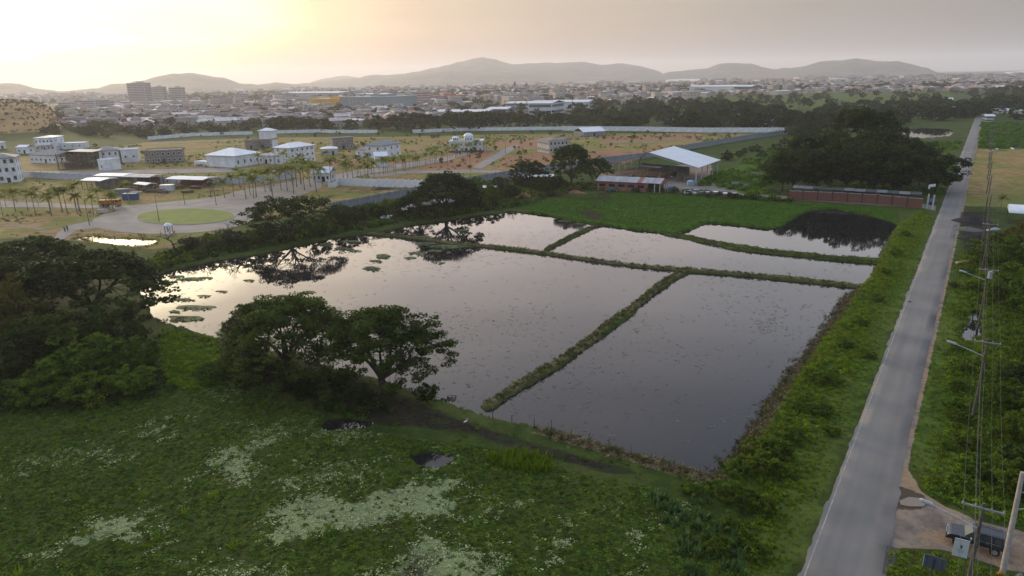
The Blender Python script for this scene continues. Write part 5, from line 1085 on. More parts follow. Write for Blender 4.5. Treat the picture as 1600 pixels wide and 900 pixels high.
# ------------------------------------------------------------------ dark mounds, tent, verge bits right of the road
def mound(x, y, w_, d, h, m, label):
    p = G(x, y); n = 22; vs = [(0, 0, h)]; fs = []
    for r_ in range(1, 6):
        t_ = r_/5
        for k in range(n):
            a = k/n*2*math.pi; j = 1+.25*(vnoise(np.array([math.cos(a)*2+x]), np.array([math.sin(a)*2+y]), 3)[0]-.5); zz = h*(1-t_)**1.1*(1+.3*(vnoise(np.array([k*.8+r_]), np.array([r_*1.3]), 5)[0]-.5)); vs.append((math.cos(a)*w_/2*t_*j, math.sin(a)*d/2*t_*j, zz-(.25 if r_ == 5 else 0)))
    for k in range(n): fs.append((0, 1+k, 1+(k+1) % n))
    for r_ in range(4):
        for k in range(n): fs.append((1+r_*n+k, 1+(r_+1)*n+k, 1+(r_+1)*n+(k+1) % n, 1+r_*n+(k+1) % n))
    mb = MB(); mb.add(vs, fs); return tag(mb.build('gravel_mound', m, None, tuple(p), XA, smooth=True), label, 'mound')
coal = mat('black_gravel', (.022, .022, .024), .95, (.012, .012, .013), 2, .6); mgrey = mat('grey_gravel', (.13, .125, .12), .95, (.08, .078, .075), 1.5, .5)
mound(1518, 347, 10, 8, 1.9, coal, 'largest black gravel mound beside the road, farthest of the dark heaps'); mound(1513, 359, 8, 5, .9, mgrey, 'low grey gravel heap between the black mounds beside the road'); mound(1525, 375, 9, 5, 1.4, coal, 'nearest black gravel mound beside the road')
mound(1540, 350, 6, 6, 1.2, coal, 'small black heap behind the largest gravel mound by the power line')
mound(822, 309, 10, 5, 1.9, mat('red_earth', (.24, .11, .07), .95, (.17, .075, .05), 1, .4), 'reddish earth heap on the far bank left of the green field')
mound(900, 301, 9, 4, 1.0, MATS['red_earth'], 'low reddish earth heap below the tall umbrella tree'); mound(1152, 290, 14, 7, 1.8, mgrey, 'grey rubble heap at the right side of the steel shed'); mound(1180, 272, 16, 7, 1.2, mgrey, 'long grey rubble heap on the grass beyond the steel shed')
# tent with rounded white roof
a, b = G(1572, 345), G(1640, 350); e = empty('tent', (a+b)/2, ang(a, b), 'white rounded tent roof cut by the right edge beside the small palm', 'tent'); w_ = math.hypot(*(b-a)[:2]); mb = MB(); vs = []; nn_ = 10
for xx in (-w_/2, w_/2):
    for k in range(nn_+1): t_ = math.pi*k/nn_; vs.append((xx, -4.5*math.cos(t_), 3.0+1.5*math.sin(t_)))
mb.add(vs, [(k, k+nn_+1, k+nn_+2, k+1) for k in range(nn_)]+[tuple(range(nn_+1))[::-1], tuple(range(nn_+1, 2*nn_+2))]); mb.build('canopy', white_roof, e)
for xx in (-w_/2+.3, 0, w_/2-.3):
    for yy in (-4.3, 4.3): mb = MB(); mb.box((xx, yy, 1.5), (.12, .12, 3)); mb.build('post', dark_steel, e)
for i, (x, y, w_, m, lb) in enumerate([(1505, 412, 3, straw, 'pale fallen board beside the road near the third pole'), (1552, 360, 4, pale_roof, 'grey sheet lying beside the tent'), (1548, 236, 2.4, white_roof, 'small white box at the far edge of the brown field'), (1558, 233, 7, pale_roof, 'pale sheet pile along the far edge of the brown field, left'), (1580, 232, 8, white_roof, 'pale sheet pile along the far edge of the brown field, right')]):
    p = G(x, y); mb = MB(); mb.box((0, 0, .25), (w_, 1.0, .3), 0, .9); mb.box((.3, .2, .45), (w_*.6, .6, .15), .2); tag(mb.build('debris', m, None, tuple(p), .3*i), lb, 'debris')

# ------------------------------------------------------------------ fence stakes on the near bank and on the right shore
stakes = [(770, 655), (800, 662), (835, 668), (862, 676), (893, 686), (920, 694), (951, 703), (985, 712), (1018, 728), (1052, 738), (1092, 746), (1135, 742), (1150, 715), (1178, 680), (1205, 640), (1232, 610), (1262, 572), (1290, 530), (1308, 498), (1322, 470)]
for x, y in stakes:
    p = G(x, y); mb = MB(); mb.tube([(0, 0, -.3), (random.uniform(-.08, .08), 0, random.uniform(1.0, 1.5))], [.07, .05], 5); tag(mb.build('fence_stake', wood_pole, None, tuple(p)), 'short weathered fence stake along the shore of the dark pond', 'stake', 'stakes along the dark pond')
# egrets
def egret(x, y, label, s=1.0, group=None):
    p = G(x, y); e = empty('egret', p, random.uniform(-1, 1), label, 'bird', group); mb = MB(); mb.tube([(-.30, 0, .42), (-.18, 0, .47), (0, 0, .52), (.12, 0, .56), (.18, 0, .66), (.15, 0, .78), (.20, 0, .88), (.26, 0, .90)], [.02, .08, .11, .08, .045, .03, .035, .03], 8); mb.build('body', feather, e, smooth=True)
    mb = MB(); mb.tube([(.27, 0, .90), (.40, 0, .88)], [.018, .004], 5); mb.build('beak', orange_p, e)
    for sy in (-.05, .05): mb = MB(); mb.tube([(0, sy, .47), (.02, sy, .24), (-.01, sy, 0)], .012, 4); mb.build('leg', dark_steel, e)
    e.scale = (s,)*3
egret(728, 664, 'white egret standing on the dark bank near the end of the long dyke')
for x, y in ((35, 630), (56, 629), (168, 620), (207, 600)): egret(x, y, 'small white egret at the foot of the left tree clump', .8, 'egrets by the left clump')
# two walkers on the path
def person(x, y, rz, shirt, trousers, label):
    p = G(x, y); e = empty('person', p, rz, label, 'person'); import bmesh
    J = [(0, 0, .95), (0, 0, 1.15), (0, 0, 1.38), (0, 0, 1.52), (0, .02, 1.66), (0, .02, 1.75), (-.19, 0, 1.40), (-.25, .05, 1.13), (-.24, .16, .88), (.19, 0, 1.40), (.25, -.05, 1.13), (.24, .04, .88), (-.09, .0, .90), (-.10, .14, .50), (-.10, .10, .08), (-.10, .22, .04), (.09, 0, .90), (.10, -.08, .50), (.10, -.28, .10), (.10, -.18, .04)]
    Eg = [(0, 1), (1, 2), (2, 3), (3, 4), (4, 5), (2, 6), (6, 7), (7, 8), (2, 9), (9, 10), (10, 11), (0, 12), (12, 13), (13, 14), (14, 15), (0, 16), (16, 17), (17, 18), (18, 19)]
    rd = [.14, .13, .15, .06, .10, .08, .06, .045, .035, .06, .045, .035, .09, .065, .045, .035, .09, .065, .045, .035]
    me_ = bpy.data.meshes.new('body'); me_.from_pydata(J, Eg, []); o = link('body', me_, e); me_.materials.append(shirt)
    o.modifiers.new('skin', 'SKIN'); sv = me_.skin_vertices[0].data
    for v, r_ in zip(sv, rd): v.radius = (r_, r_*.8)
    sv[0].use_root = True; s_ = o.modifiers.new('sub', 'SUBSURF'); s_.levels = 1; s_.render_levels = 1
    mb = MB(); mb.tube([(0, 0, 1.66), (0, .01, 1.72), (0, 0, 1.78)], [.11, .12, .05], 8); mb.build('hair', mat('hair', (.02, .015, .012), .9), e)
    mb = MB(); mb.tube([(-.09, .0, .98), (-.10, .14, .52), (-.10, .11, .12)], [.11, .09, .07], 8); mb.tube([(.09, .0, .98), (.10, -.08, .52), (.10, -.26, .14)], [.11, .09, .07], 8); mb.build('trousers', trousers, e)
person(102, 363, .5, blue_p, dark_steel, 'person in blue walking on the path left of the cul-de-sac'); person(106, 361, .6, mat('red_cloth', (.30, .08, .06), .9), dark_steel, 'person in reddish top walking beside the one in blue')
# ------------------------------------------------------------------ hills
hill_m = mat('hill_scrub', (.115, .10, .065), .95, (.050, .050, .034), .006, coord='Object', bump=1.0, bs=.009)
_bp = [n for n in hill_m.node_tree.nodes if n.type == 'BUMP'][0]; _bp.inputs['Distance'].default_value = 40
def hill(skyline, D, depth, label, m=hill_m, base_px=None, seed=1, rough=.06):
    xs = np.array([p[0] for p in skyline], float); ys = np.array([p[1] for p in skyline], float); n = max(60, int((xs[-1]-xs[0])/4)); X = np.linspace(xs[0], xs[-1], n); Y = np.interp(X, xs, ys)
    rows = 22; vs = []
    for i in range(n):
        d = _f+(X[i]-800)/FPX*CR-(Y[i]-450)/FPX*CU; hd = math.hypot(d[0], d[1]); hr = max(0, CH+D*d[2]/hd); ux_, uy_ = d[0]/hd, d[1]/hd
        endf = min(1, min(i, n-1-i)/6.0)
        for r_ in range(rows):
            t_ = r_/(rows-1)*2-1; prof_ = max(0, math.cos(t_*math.pi/2))**1.3 if t_ else 1; dd = D+t_*depth
            x, y = ux_*dd, uy_*dd; nz = (fbm(np.array([x/depth*3.1+seed]), np.array([y/depth*3.1]), seed, 5)[0]-.5)*2
            z = hr*endf*prof_*(1+nz*.9*(1-prof_))+nz*hr*rough*abs(t_)-3*(1-endf)-6*(abs(t_) == 1)
            vs.append((x, y, z))
    fs = [(i*rows+r_, (i+1)*rows+r_, (i+1)*rows+r_+1, i*rows+r_+1) for i in range(n-1) for r_ in range(rows-1)]
    return tag(link('hill', np_mesh('hill', vs, np.array(fs)[:, ::-1], m, smooth=True)), kind='structure')
def wig(sk, seed, amp=.8):
    xs = np.array([p[0] for p in sk], float); ys = np.array([p[1] for p in sk], float); X = np.arange(xs[0], xs[-1], 5.0)
    return [(x, y) for x, y in zip(X, np.interp(X, xs, ys)+(fbm(X/14., X*0, seed, 4)-.47)*amp*4)]
hill(wig([(-260, 140), (-120, 128), (0, 130), (30, 131), (55, 138), (100, 143), (150, 138), (175, 131), (200, 130), (225, 125), (250, 118), (270, 115), (300, 114), (340, 120), (360, 125), (375, 130), (400, 132), (430, 129), (460, 131), (490, 136), (530, 142)], 3), 6200, 1500, 'a', seed=4)
hill(wig([(470, 133), (500, 124), (535, 118), (560, 121), (600, 126), (640, 133)], 5, .4), 9500, 900, 'b', seed=9)
hill(wig([(420, 138), (462, 131), (490, 129), (530, 125), (565, 120), (587, 117), (620, 116), (642, 114), (670, 108), (700, 101), (725, 95), (740, 92), (755, 90), (775, 93), (800, 101), (830, 99), (862, 98), (917, 97), (940, 101), (972, 98), (1007, 105), (1032, 113), (1060, 120)], 8), 7600, 1400, 'c', seed=2)
hill(wig([(560, 138), (600, 124), (650, 117), (700, 111), (760, 112), (820, 112), (850, 117), (880, 126), (900, 132)], 11, .6), 6400, 800, 'd', seed=6)
hill(wig([(1010, 121), (1040, 113), (1057, 111), (1085, 108), (1106, 106), (1123, 100), (1155, 98), (1176, 100), (1190, 105), (1208, 108), (1227, 105), (1245, 108), (1262, 116)], 13), 7200, 1000, 'e', seed=7)
hill(wig([(1200, 116), (1240, 106), (1259, 103), (1278, 96), (1298, 94), (1315, 94), (1338, 90), (1355, 93), (1372, 96), (1403, 95), (1425, 100), (1440, 105), (1453, 107), (1480, 110)], 15), 7000, 1000, 'f', seed=8)
hillock_glow_m = mat('hillock_glow_scrub', (.42, .26, .11), .95, (.27, .18, .08), .05, bump=.5)  # orange glow of the hazy low sun put into the hillock's colour
hill([(-150, 170), (-90, 158), (-20, 155), (30, 157), (55, 162), (75, 170), (88, 179), (97, 188), (110, 192)], 900, 110, 'g', hillock_glow_m, seed=3, rough=.1)
HILLOCK = [v.co.copy() for v in COL.objects[-1].data.vertices]

# ------------------------------------------------------------------ GN scatter
def scatter(name, pts, scl, protos, label=None, cat=None, rzs=None, kind='stuff', group=None):
    """points with scale/rotation attributes, one GN object instancing a random member of protos"""
    me_ = bpy.data.meshes.new(name); n = len(pts); me_.vertices.add(n); me_.vertices.foreach_set('co', np.asarray(pts, np.float32).ravel())
    a = me_.attributes.new('scl', 'FLOAT', 'POINT'); a.data.foreach_set('value', np.asarray(scl, np.float32))
    a = me_.attributes.new('rz', 'FLOAT', 'POINT'); a.data.foreach_set('value', np.asarray(RS.uniform(0, 6.28, n) if rzs is None else rzs, np.float32))
    a = me_.attributes.new('pick', 'INT', 'POINT'); a.data.foreach_set('value', RS.randint(0, len(protos), n).astype(np.int32))
    c = bpy.data.collections.new(name+'_shapes')
    for i, (nm, m) in enumerate(protos): o = bpy.data.objects.new('%02d_%s' % (i, nm), m); c.objects.link(o)
    ng = bpy.data.node_groups.new(name, 'GeometryNodeTree'); ng.interface.new_socket('Geometry', in_out='INPUT', socket_type='NodeSocketGeometry'); ng.interface.new_socket('Geometry', in_out='OUTPUT', socket_type='NodeSocketGeometry')
    A_ = ng.nodes.new; Lk = ng.links.new; gi = A_('NodeGroupInput'); go = A_('NodeGroupOutput'); ip = A_('GeometryNodeInstanceOnPoints'); ci = A_('GeometryNodeCollectionInfo'); m2p = A_('GeometryNodeMeshToPoints')
    ci.inputs['Collection'].default_value = c; ci.inputs['Separate Children'].default_value = True; ci.inputs['Reset Children'].default_value = True
    def na_(nm, ty): k = A_('GeometryNodeInputNamedAttribute'); k.data_type = ty; k.inputs['Name'].default_value = nm; return [o for o in k.outputs if o.enabled][0]
    Lk(gi.outputs[0], m2p.inputs['Mesh']); Lk(m2p.outputs[0], ip.inputs['Points']); Lk(ci.outputs[0], ip.inputs['Instance']); ip.inputs['Pick Instance'].default_value = True
    Lk(na_('pick', 'INT'), ip.inputs['Instance Index']); cx = A_('ShaderNodeCombineXYZ'); Lk(na_('rz', 'FLOAT'), cx.inputs[2]); Lk(cx.outputs[0], ip.inputs['Rotation']); Lk(na_('scl', 'FLOAT'), ip.inputs['Scale']); Lk(ip.outputs[0], go.inputs[0])
    o = link(name, me_); md = o.modifiers.new('scatter', 'NODES'); md.node_group = ng
    return tag(o, label, cat, group, kind)
def in_poly(x, y, pg): return sdf(np.asarray(x, float), np.asarray(y, float), np.asarray(pg, float), 1) < 0
def px_sample(pgs, n, seed=1):
    """n photo-space samples inside polygons (uniform in the picture)"""
    r_ = np.random.RandomState(seed); pg = np.array(pgs, float); out = []
    while len(out) < n:
        x = r_.uniform(pg[:, 0].min(), pg[:, 0].max(), n*2); y = r_.uniform(pg[:, 1].min(), pg[:, 1].max(), n*2); k = in_poly(x, y, pg); out += list(zip(x[k], y[k]))
    return out[:n]

# ------------------------------------------------------------------ far trees
def merged_tree(pr, name, m):
    a, b = pr[0], pr[1]; nv = len(a.vertices); va = np.empty(nv*3); a.vertices.foreach_get('co', va); vb = np.empty(len(b.vertices)*3); b.vertices.foreach_get('co', vb)
    fa = [tuple(p.vertices) for p in a.polygons]; fb = [tuple(v+nv for v in p.vertices) for p in b.polygons]
    me_ = bpy.data.meshes.new(name); me_.from_pydata(np.vstack([va.reshape(-1, 3), vb.reshape(-1, 3)]).tolist(), [], fa+fb); me_.materials.append(bark); me_.materials.append(m)
    me_.polygons.foreach_set('material_index', [0]*len(fa)+[1]*len(fb)); me_.update(); return me_
farU = [merged_tree(tree_umbrella(s, 10, 8.5, 75, 13, 1.0, leaf_far, gaps=.05, low=.22, tr=.14), 'umbrella_tree', leaf_far) for s in (101, 102, 103)]
farR = [merged_tree(tree_round(s, 10, 6.2, 60, 13, 1.05, leaf_far, .03), 'broadleaf_tree', leaf_far) for s in (111, 112, 113)]
farO = [merged_tree(tree_round(s, 9, 5, 45, 13, 1.0, leaf_mid, .1), 'broadleaf_tree', leaf_mid) for s in (121,)]
farO2 = merged_tree(tree_round(122, 9, 5.5, 50, 13, 1.0, leaf_olive, .05), 'broadleaf_tree', leaf_olive)
n_ft = 0; REST = []
def far_trees(pg, n, hr, kinds, label, group, seed, cap=None):
    global n_ft
    pts = sorted(px_sample(pg, n, seed), key=lambda q: -q[1])
    for i, (x, y) in enumerate(pts):
        q = G(x, y); pr = random.choice(kinds); s = random.uniform(*hr)/10
        if n_ft < 296 and (cap is None or i < cap):
            o = link('umbrella_tree' if pr in farU else 'broadleaf_tree', pr, None, tuple(q), random.uniform(0, 6.28)); o.scale = (s*random.uniform(1, 1.3), s*random.uniform(1, 1.3), s); tag(o, label, 'tree', group); n_ft += 1
        else: REST.append((q, s, pr))
far_trees([(900, 203), (1100, 204), (1245, 205), (1245, 196), (1100, 192), (900, 192)], 46, (9, 13), farR+farU, 'dark leafy tree standing close behind the long bright white wall', 'trees behind the long white wall', 5)
far_trees([(870, 193), (1220, 190), (1200, 172), (960, 166), (880, 178)], 48, (10, 14), farR+farU, 'dark leafy tree in the deep tree belt right of the radio masts', 'trees of the belt right of the masts', 6)
far_trees([(600, 206), (880, 203), (880, 197), (600, 200)], 26, (10, 14), farU, 'dark umbrella-shaped tree behind the left half of the estate back wall', 'umbrella trees behind the back wall, left of centre', 7)
far_trees([(60, 213), (230, 217), (430, 208), (430, 202), (230, 206), (60, 202)], 44, (4.5, 8), farR+[farO2], 'brown-lit bushy tree in the belt behind the estate on the left', 'trees of the brown-lit belt on the left', 8)
far_trees([(430, 207), (600, 207), (600, 196), (430, 196)], 15, (7, 11), farR+farU, 'dark tree between the first city houses and the pale back wall', 'trees before the first city houses', 9)
far_trees([(1240, 200), (1360, 203), (1520, 190), (1520, 168), (1350, 170), (1240, 180)], 46, (8, 12), farU+farR, 'dark tree around the far green meadow left of the road end', 'trees around the far meadow', 10)
far_trees([(1540, 186), (1700, 190), (1700, 160), (1545, 168)], 22, (9, 15), farU+farR, 'dark tree right of the road end', 'trees right of the road end', 12)
far_trees([(1505, 192), (1530, 184), (1530, 176), (1500, 176)], 8, (8, 12), farU+farR, 'dark tree closing off the view where the road disappears', 'trees at the vanishing road', 13)
far_trees([(1240, 225), (1300, 215), (1330, 210), (1240, 202)], 10, (6, 9), farR+farO, 'dull green tree between the great dark clump and the white wall end', 'trees near the end of the white wall', 14)
far_trees([(1130, 250), (1240, 215), (1250, 225), (1160, 262)], 10, (2.5, 4.5), farO+farR, 'low green bush on the slope beside the grey block wall', 'bushes beside the grey block wall', 15)
wooded = [([(1000, 172), (1640, 160), (1640, 140), (1180, 144), (1000, 160)], 160, (5, 9), farR+farO+farU), ([(60, 205), (700, 200), (960, 165), (960, 150), (60, 170)], 560, (5, 9), farR+farU), ([(-60, 195), (60, 198), (100, 175), (-60, 160)], 30, (5, 8), farR),
          ([(300, 160), (1640, 138), (1640, 118), (300, 146)], 1700, (7, 12), farR+farU), ([(-200, 168), (300, 160), (300, 146), (-200, 150)], 160, (6, 11), farR), ([(1540, 170), (1700, 172), (1700, 140), (1540, 142)], 60, (8, 14), farU+farR)]
for i, (pg, n, hr, kd) in enumerate(wooded):
    for (x, y) in px_sample(pg, n, 30+i): REST.append((P(x, y), random.uniform(*hr)/10, random.choice(kd)))
allp = farU+farR+farO+[farO2]
hk = [v for v in HILLOCK if v.z > .5]
hk = [Vector((v.x+random.uniform(-9, 9), v.y+random.uniform(-9, 9), v.z-.8)) for v in hk for _ in range(2)]
scatter('hillock_glow_scrub', hk, [random.uniform(.08, .25) for _ in hk], [('tree', merged_tree(tree_round(131, 9, 5, 30, 12, 1.2, leaf_olive, .1), 'bush', leaf_olive))], 'scrub covering the low hillock at the far left', 'scrub')  # olive leaves instead of dark ones, carrying the sun glow in their colour
o = scatter('far_woodland', [q for q, s, pr in REST], [s for q, s, pr in REST], [('tree', m) for m in allp], 'hazy scattered woodland running through the far city and plain', 'woodland')

# ------------------------------------------------------------------ the city
rf_pink = mat('roof_clay', (.37, .22, .17), .9, (.26, .16, .125), .4, rnd=.3); rf_pale = mat('roof_pale', (.60, .56, .54), .7, (.42, .38, .36), .3, rnd=.25); rf_grey = mat('roof_grey', (.22, .19, .175), .8, (.14, .12, .11), .3, rnd=.3)
wl_c = mat('city_wall', (.48, .41, .36), .9, (.35, .30, .26), .3, rnd=.25)
def city_house(w_, d, h, kind, rm, seed):
    rr = random.Random(seed); mb = MB(); mb.mi = 0; mb.box((0, 0, h/2), (w_, d, h)); mb.mi = 2
    for k in range(3): mb.box((-w_/2+w_*(k+.5)/3, 0, h*.55), (1.3, d+.1, 1.2)); mb.box((0, -d/2+d*(k+.5)/3, h*.55), (w_+.1, 1.2, 1.2))
    mb.mi = 0; mb.box((w_*.5+1.5, 0, h*.35), (3, d*.6, h*.7)); me_ = mb.mesh('w', [wl_c, rm, glass]); r_ = roof_mesh(w_, d, h, 1.6 if kind != 'flat' else 0, .5, kind, rm)
    va = [tuple(v.co) for v in me_.vertices]; nv = len(va); fa = [tuple(p.vertices) for p in me_.polygons]; ma = [p.material_index for p in me_.polygons]
    fb = [tuple(v+nv for v in p.vertices) for p in r_.polygons]; o = bpy.data.meshes.new('city_house'); o.from_pydata(va+[tuple(v.co) for v in r_.vertices], [], fa+fb)
    for m in (wl_c, rm, glass): o.materials.append(m)
    o.polygons.foreach_set('material_index', ma+[1]*len(fb)); o.update(); return o
CHS = [city_house(9, 8, 3.4, 'gable', rf_pink, 1), city_house(11, 9, 3.6, 'hip', rf_pink, 2), city_house(8, 8, 6, 'flat', rf_pale, 3), city_house(14, 9, 4, 'gable', rf_pale, 4), city_house(10, 8, 6.5, 'hip', rf_grey, 5), city_house(12, 10, 3.5, 'gable', rf_grey, 6)]
dens = [([(90, 200), (230, 201), (430, 200), (640, 197), (700, 186), (700, 165), (480, 166), (300, 172), (110, 180)], 520, 'small low house in the crowded district between the tree belt and the shopping centre', 'houses of the crowded district left of centre'),
        ([(110, 180), (300, 172), (480, 168), (480, 156), (300, 156), (110, 160)], 330, None, None), ([(430, 160), (1640, 140), (1640, 119), (430, 142)], 2300, None, None), ([(1250, 138), (1640, 130), (1640, 122), (1250, 126)], 1200, None, None),
        ([(-200, 168), (430, 158), (430, 143), (-200, 152)], 420, None, None), ([(900, 168), (1060, 160), (1060, 148), (900, 152)], 60, None, None)]
cnt = 0; rest = []
for i, (pg, n, lb, gp) in enumerate(dens):
    for (x, y) in sorted(px_sample(pg, n, 60+i), key=lambda q: -q[1]):
        q = P(x, y); r_ = math.hypot(q[0], q[1]); s = random.uniform(.75, 1.25)*(1+min(.6, r_/6000)); k = random.randrange(6)
        if lb and cnt < 285:
            o = link('city_house', CHS[k], None, tuple(q), random.choice([.3, .3+math.pi/2, .5])+random.uniform(-.15, .15)); o.scale = (s, s, s*random.uniform(.9, 1.3)); tag(o, lb, 'house', gp); cnt += 1
        else: rest.append((q, s*(1.5 if r_ > 3000 else 1)))
BIG = [city_house(24, 14, 10, 'flat', rf_pale, 7), city_house(38, 20, 7, 'gable', rf_pale, 8), city_house(16, 14, 14, 'flat', rf_pale, 9)]
mid_ = [(P(x, y), random.uniform(.7, 1.2)) for x, y in px_sample([(110, 178), (480, 165), (700, 168), (1000, 160), (1240, 150), (1240, 143), (700, 150), (110, 165)], 70, 91)]
scatter('far_blocks', [q for q, s in mid_], [s for q, s in mid_], [('block', m) for m in BIG], 'pale mid-rise blocks and halls scattered through the town', 'buildings', rzs=[random.choice([.3, 1.87, .5])+random.uniform(-.2, .2) for _ in mid_])
scatter('far_houses', [q for q, s in rest], [s for q, s in rest], [('house', m) for m in CHS], 'sea of tiny pale and clay-roofed houses spreading to the foot of the hills', 'houses', rzs=[random.choice([.3, 1.87, .5, 2.0])+random.uniform(-.2, .2) for _ in rest])
def block(x0, x1, yb, yt, depth, m, label, floors=6, roof=None, cat='building', bands=True, name='building', band_m=glass, cols=0):
    a, b = P(x0, yb), P(x1, yb); w_ = math.hypot(*(b-a)[:2]); rz = ang(a, b); h = HG((x0+x1)/2, yb, yt); n = np.array([-math.sin(rz), math.cos(rz)]); c = (a+b)[:2]/2+n*depth/2
    e = empty(name, (c[0], c[1], -.2), rz, label, cat); mb = MB(); mb.box((0, 0, h/2), (w_, depth, h)); mb.build('wall', m, e)
    if bands:
        for f in range(floors):
            z = h*(f+.55)/floors
            mb = MB(); mb.box((0, 0, z), (w_*.94, depth+.5, h/floors*.42)); mb.box((0, 0, z), (w_+.5, depth*.9, h/floors*.42)); o = mb.build('window_band', band_m, e)
            for k in range(cols): mb = MB(); mb.box((-w_*.47+w_*.94*(k+.5)/cols, 0, z), (w_*.02, depth+.7, h/floors*.42)); mb.build('pier', m, o)
    if roof: link('roof', roof_mesh(w_, depth, h, h*.12+.8, 1, roof[0], roof[1]), e)
    else: mb = MB(); mb.box((0, 0, h+.4), (w_+.8, depth+.8, .8)); mb.box((w_*.1, 0, h+2.2), (w_*.3, depth*.4, 3)); mb.build('roof', m, e)
    return e
tw = mat('tower_wall', (.52, .47, .44), .9, (.44, .40, .37), .05); tg = mat('tower_glass', (.12, .115, .12), .3)
block(203, 230, 164, 130, 16, tw, 'tallest and leftmost of the three hazy tower blocks, with horizontal window bands', 13, band_m=tg)
block(239, 257, 161, 136, 10, tw, 'middle one of the three hazy tower blocks', 9, band_m=tg); block(267, 286, 162, 137, 10, tw, 'rightmost of the three hazy tower blocks', 9, band_m=tg)
block(119, 150, 172, 157, 30, tw, 'pale mid-rise block with horizontal bands left of the three towers', 5, band_m=tg); block(92, 108, 172, 160, 25, tw, 'smaller pale mid-rise block at the far left of the towers', 4, band_m=tg)
block(150, 161, 171, 158, 25, tw, 'narrow pale block joined to the right of the banded mid-rise', 3, band_m=tg); block(370, 376, 161, 147, 20, tw, 'slim pale block rising from the city right of the towers', 5, band_m=tg)
block(441, 447, 162, 146, 18, tw, 'slim pale tower left of the shopping centre', 6, band_m=tg)
teal = mat('mall_grey', (.27, .31, .32), .8, (.23, .265, .275), .03); yel = mat('mall_yellow', (.62, .34, .03), .8, (.52, .29, .03), .05); redm = mat('mall_red', (.42, .12, .07), .8, (.34, .10, .06), .05); whs = mat('warehouse_white', (.62, .64, .66), .6, (.52, .54, .56), .03)
e = block(483, 532, 168, 155, 60, yel, 'bright yellow end block of the big shopping centre', bands=False); mb = MB(); mb.box((-8, -30.5, 3), (28, 2, 6)); mb.build('entrance', teal, e)
e = block(532, 612, 170, 152, 70, teal, 'long grey-green hall of the shopping centre between yellow and red blocks', bands=False)
for k in range(12): mb = MB(); mb.box((-28+k*5.4, -35.5, 6.5), (.5, .5, 12)); mb.build('wall_joint', tw, e)
block(612, 620, 168, 158, 40, redm, 'small red block at the right end of the grey-green hall', bands=False); block(620, 634, 166, 150, 45, teal, 'grey block between two red ones in the shopping centre', 3, band_m=tg)
block(636, 646, 165, 149, 35, redm, 'red block left of the slim pale tower of the shopping centre', 4, band_m=tw); block(648, 660, 166, 144, 25, tw, 'pale tower between the red blocks of the shopping centre', 6, band_m=redm); block(672, 704, 158, 150, 50, redm, 'low wide red building right of the pale tower', 2, band_m=teal)
block(440, 530, 154, 145, 80, teal, 'long bluish hall behind the yellow block', bands=False, roof=('gable', whs)); block(540, 600, 153, 147, 60, whs, 'long white hall far behind the shopping centre', bands=False, roof=('gable', whs))
for (x0, x1, yb, yt, dp, m, lb) in [(1077, 1146, 146, 135, 60, whs, 'big long white warehouse with teal base far away right of centre'), (1147, 1173, 146, 135, 50, mat('dark_cladding', (.10, .12, .14), .7), 'dark clad box attached to the right of the big white warehouse'), (1174, 1186, 145, 136, 50, whs, 'small white block right of the dark clad box'),
      (678, 760, 184, 174, 35, whs, 'large white low workshop roof left of the blue-white hall'), (760, 792, 182, 170, 30, mat('bluish_wall', (.33, .40, .50), .7), 'bluish hall below the radio masts'), (790, 826, 172, 161, 40, whs, 'white arched hall at the foot of the left radio mast'),
      (826, 862, 180, 161, 45, whs, 'tall white warehouse right of the left radio mast'), (858, 918, 172, 159, 40, whs, 'long white warehouse half hidden by the dark trees right of the masts'), (640, 680, 190, 182, 25, whs, 'low white roof left of the large workshop'), (585, 608, 192, 184, 22, whs, 'white two-storey house front in the city behind the back wall'),
      (1035, 1056, 194, 187, 14, cream_wall, 'pale flat house among the dark trees behind the long white wall'), (1061, 1082, 193, 186, 14, whs, 'white-roofed house right of the pale flat one among the dark trees'), (1154, 1168, 191, 181, 14, whs, 'white two-storey house among the trees near the wall end'), (1183, 1216, 198, 188, 22, whs, 'broad white-roofed house by the right end of the long white wall'),
      (1105, 1120, 172, 166, 20, whs, 'small white house alone in the upper green fields'), (1460, 1487, 164, 155, 25, whs, 'white villa with arches in the trees left of the road end'), (1455, 1520, 172, 167, 20, cream_wall, 'long low pale buildings below the white villa near the road end'), (1558, 1640, 178, 172, 20, whs, 'long low pale shed under the trees right of the road end'), (1425, 1450, 170, 164, 20, whs, 'small pale house left of the white villa near the road end'),
      (1540, 1552, 190, 181, 10, whs, 'small white house right where the road disappears'), (520, 560, 196, 188, 22, cream_wall, 'low pale hall in the first city row left of centre'), (180, 220, 184, 179, 30, cream_wall, 'long pale low hall in the brown-lit district on the left'), (130, 160, 187, 184, 30, whs, 'thin white roof in the brown-lit fields on the left'),
      (1040, 1100, 129, 124.5, 120, whs, 'very long white industrial roofs far off below the hills, right of centre'), (1570, 1640, 117, 112.5, 150, whs, 'very long white industrial roof far off at the right edge'), (900, 980, 132, 128.5, 120, cream_wall, 'very long pale industrial hall far off below the central mountain')]:
    block(x0, x1, yb, yt, dp, m, lb, 2, ('gable', whs) if m is not cream_wall else ('hip', rf_pale), bands=(x1-x0) < 40, band_m=tg)
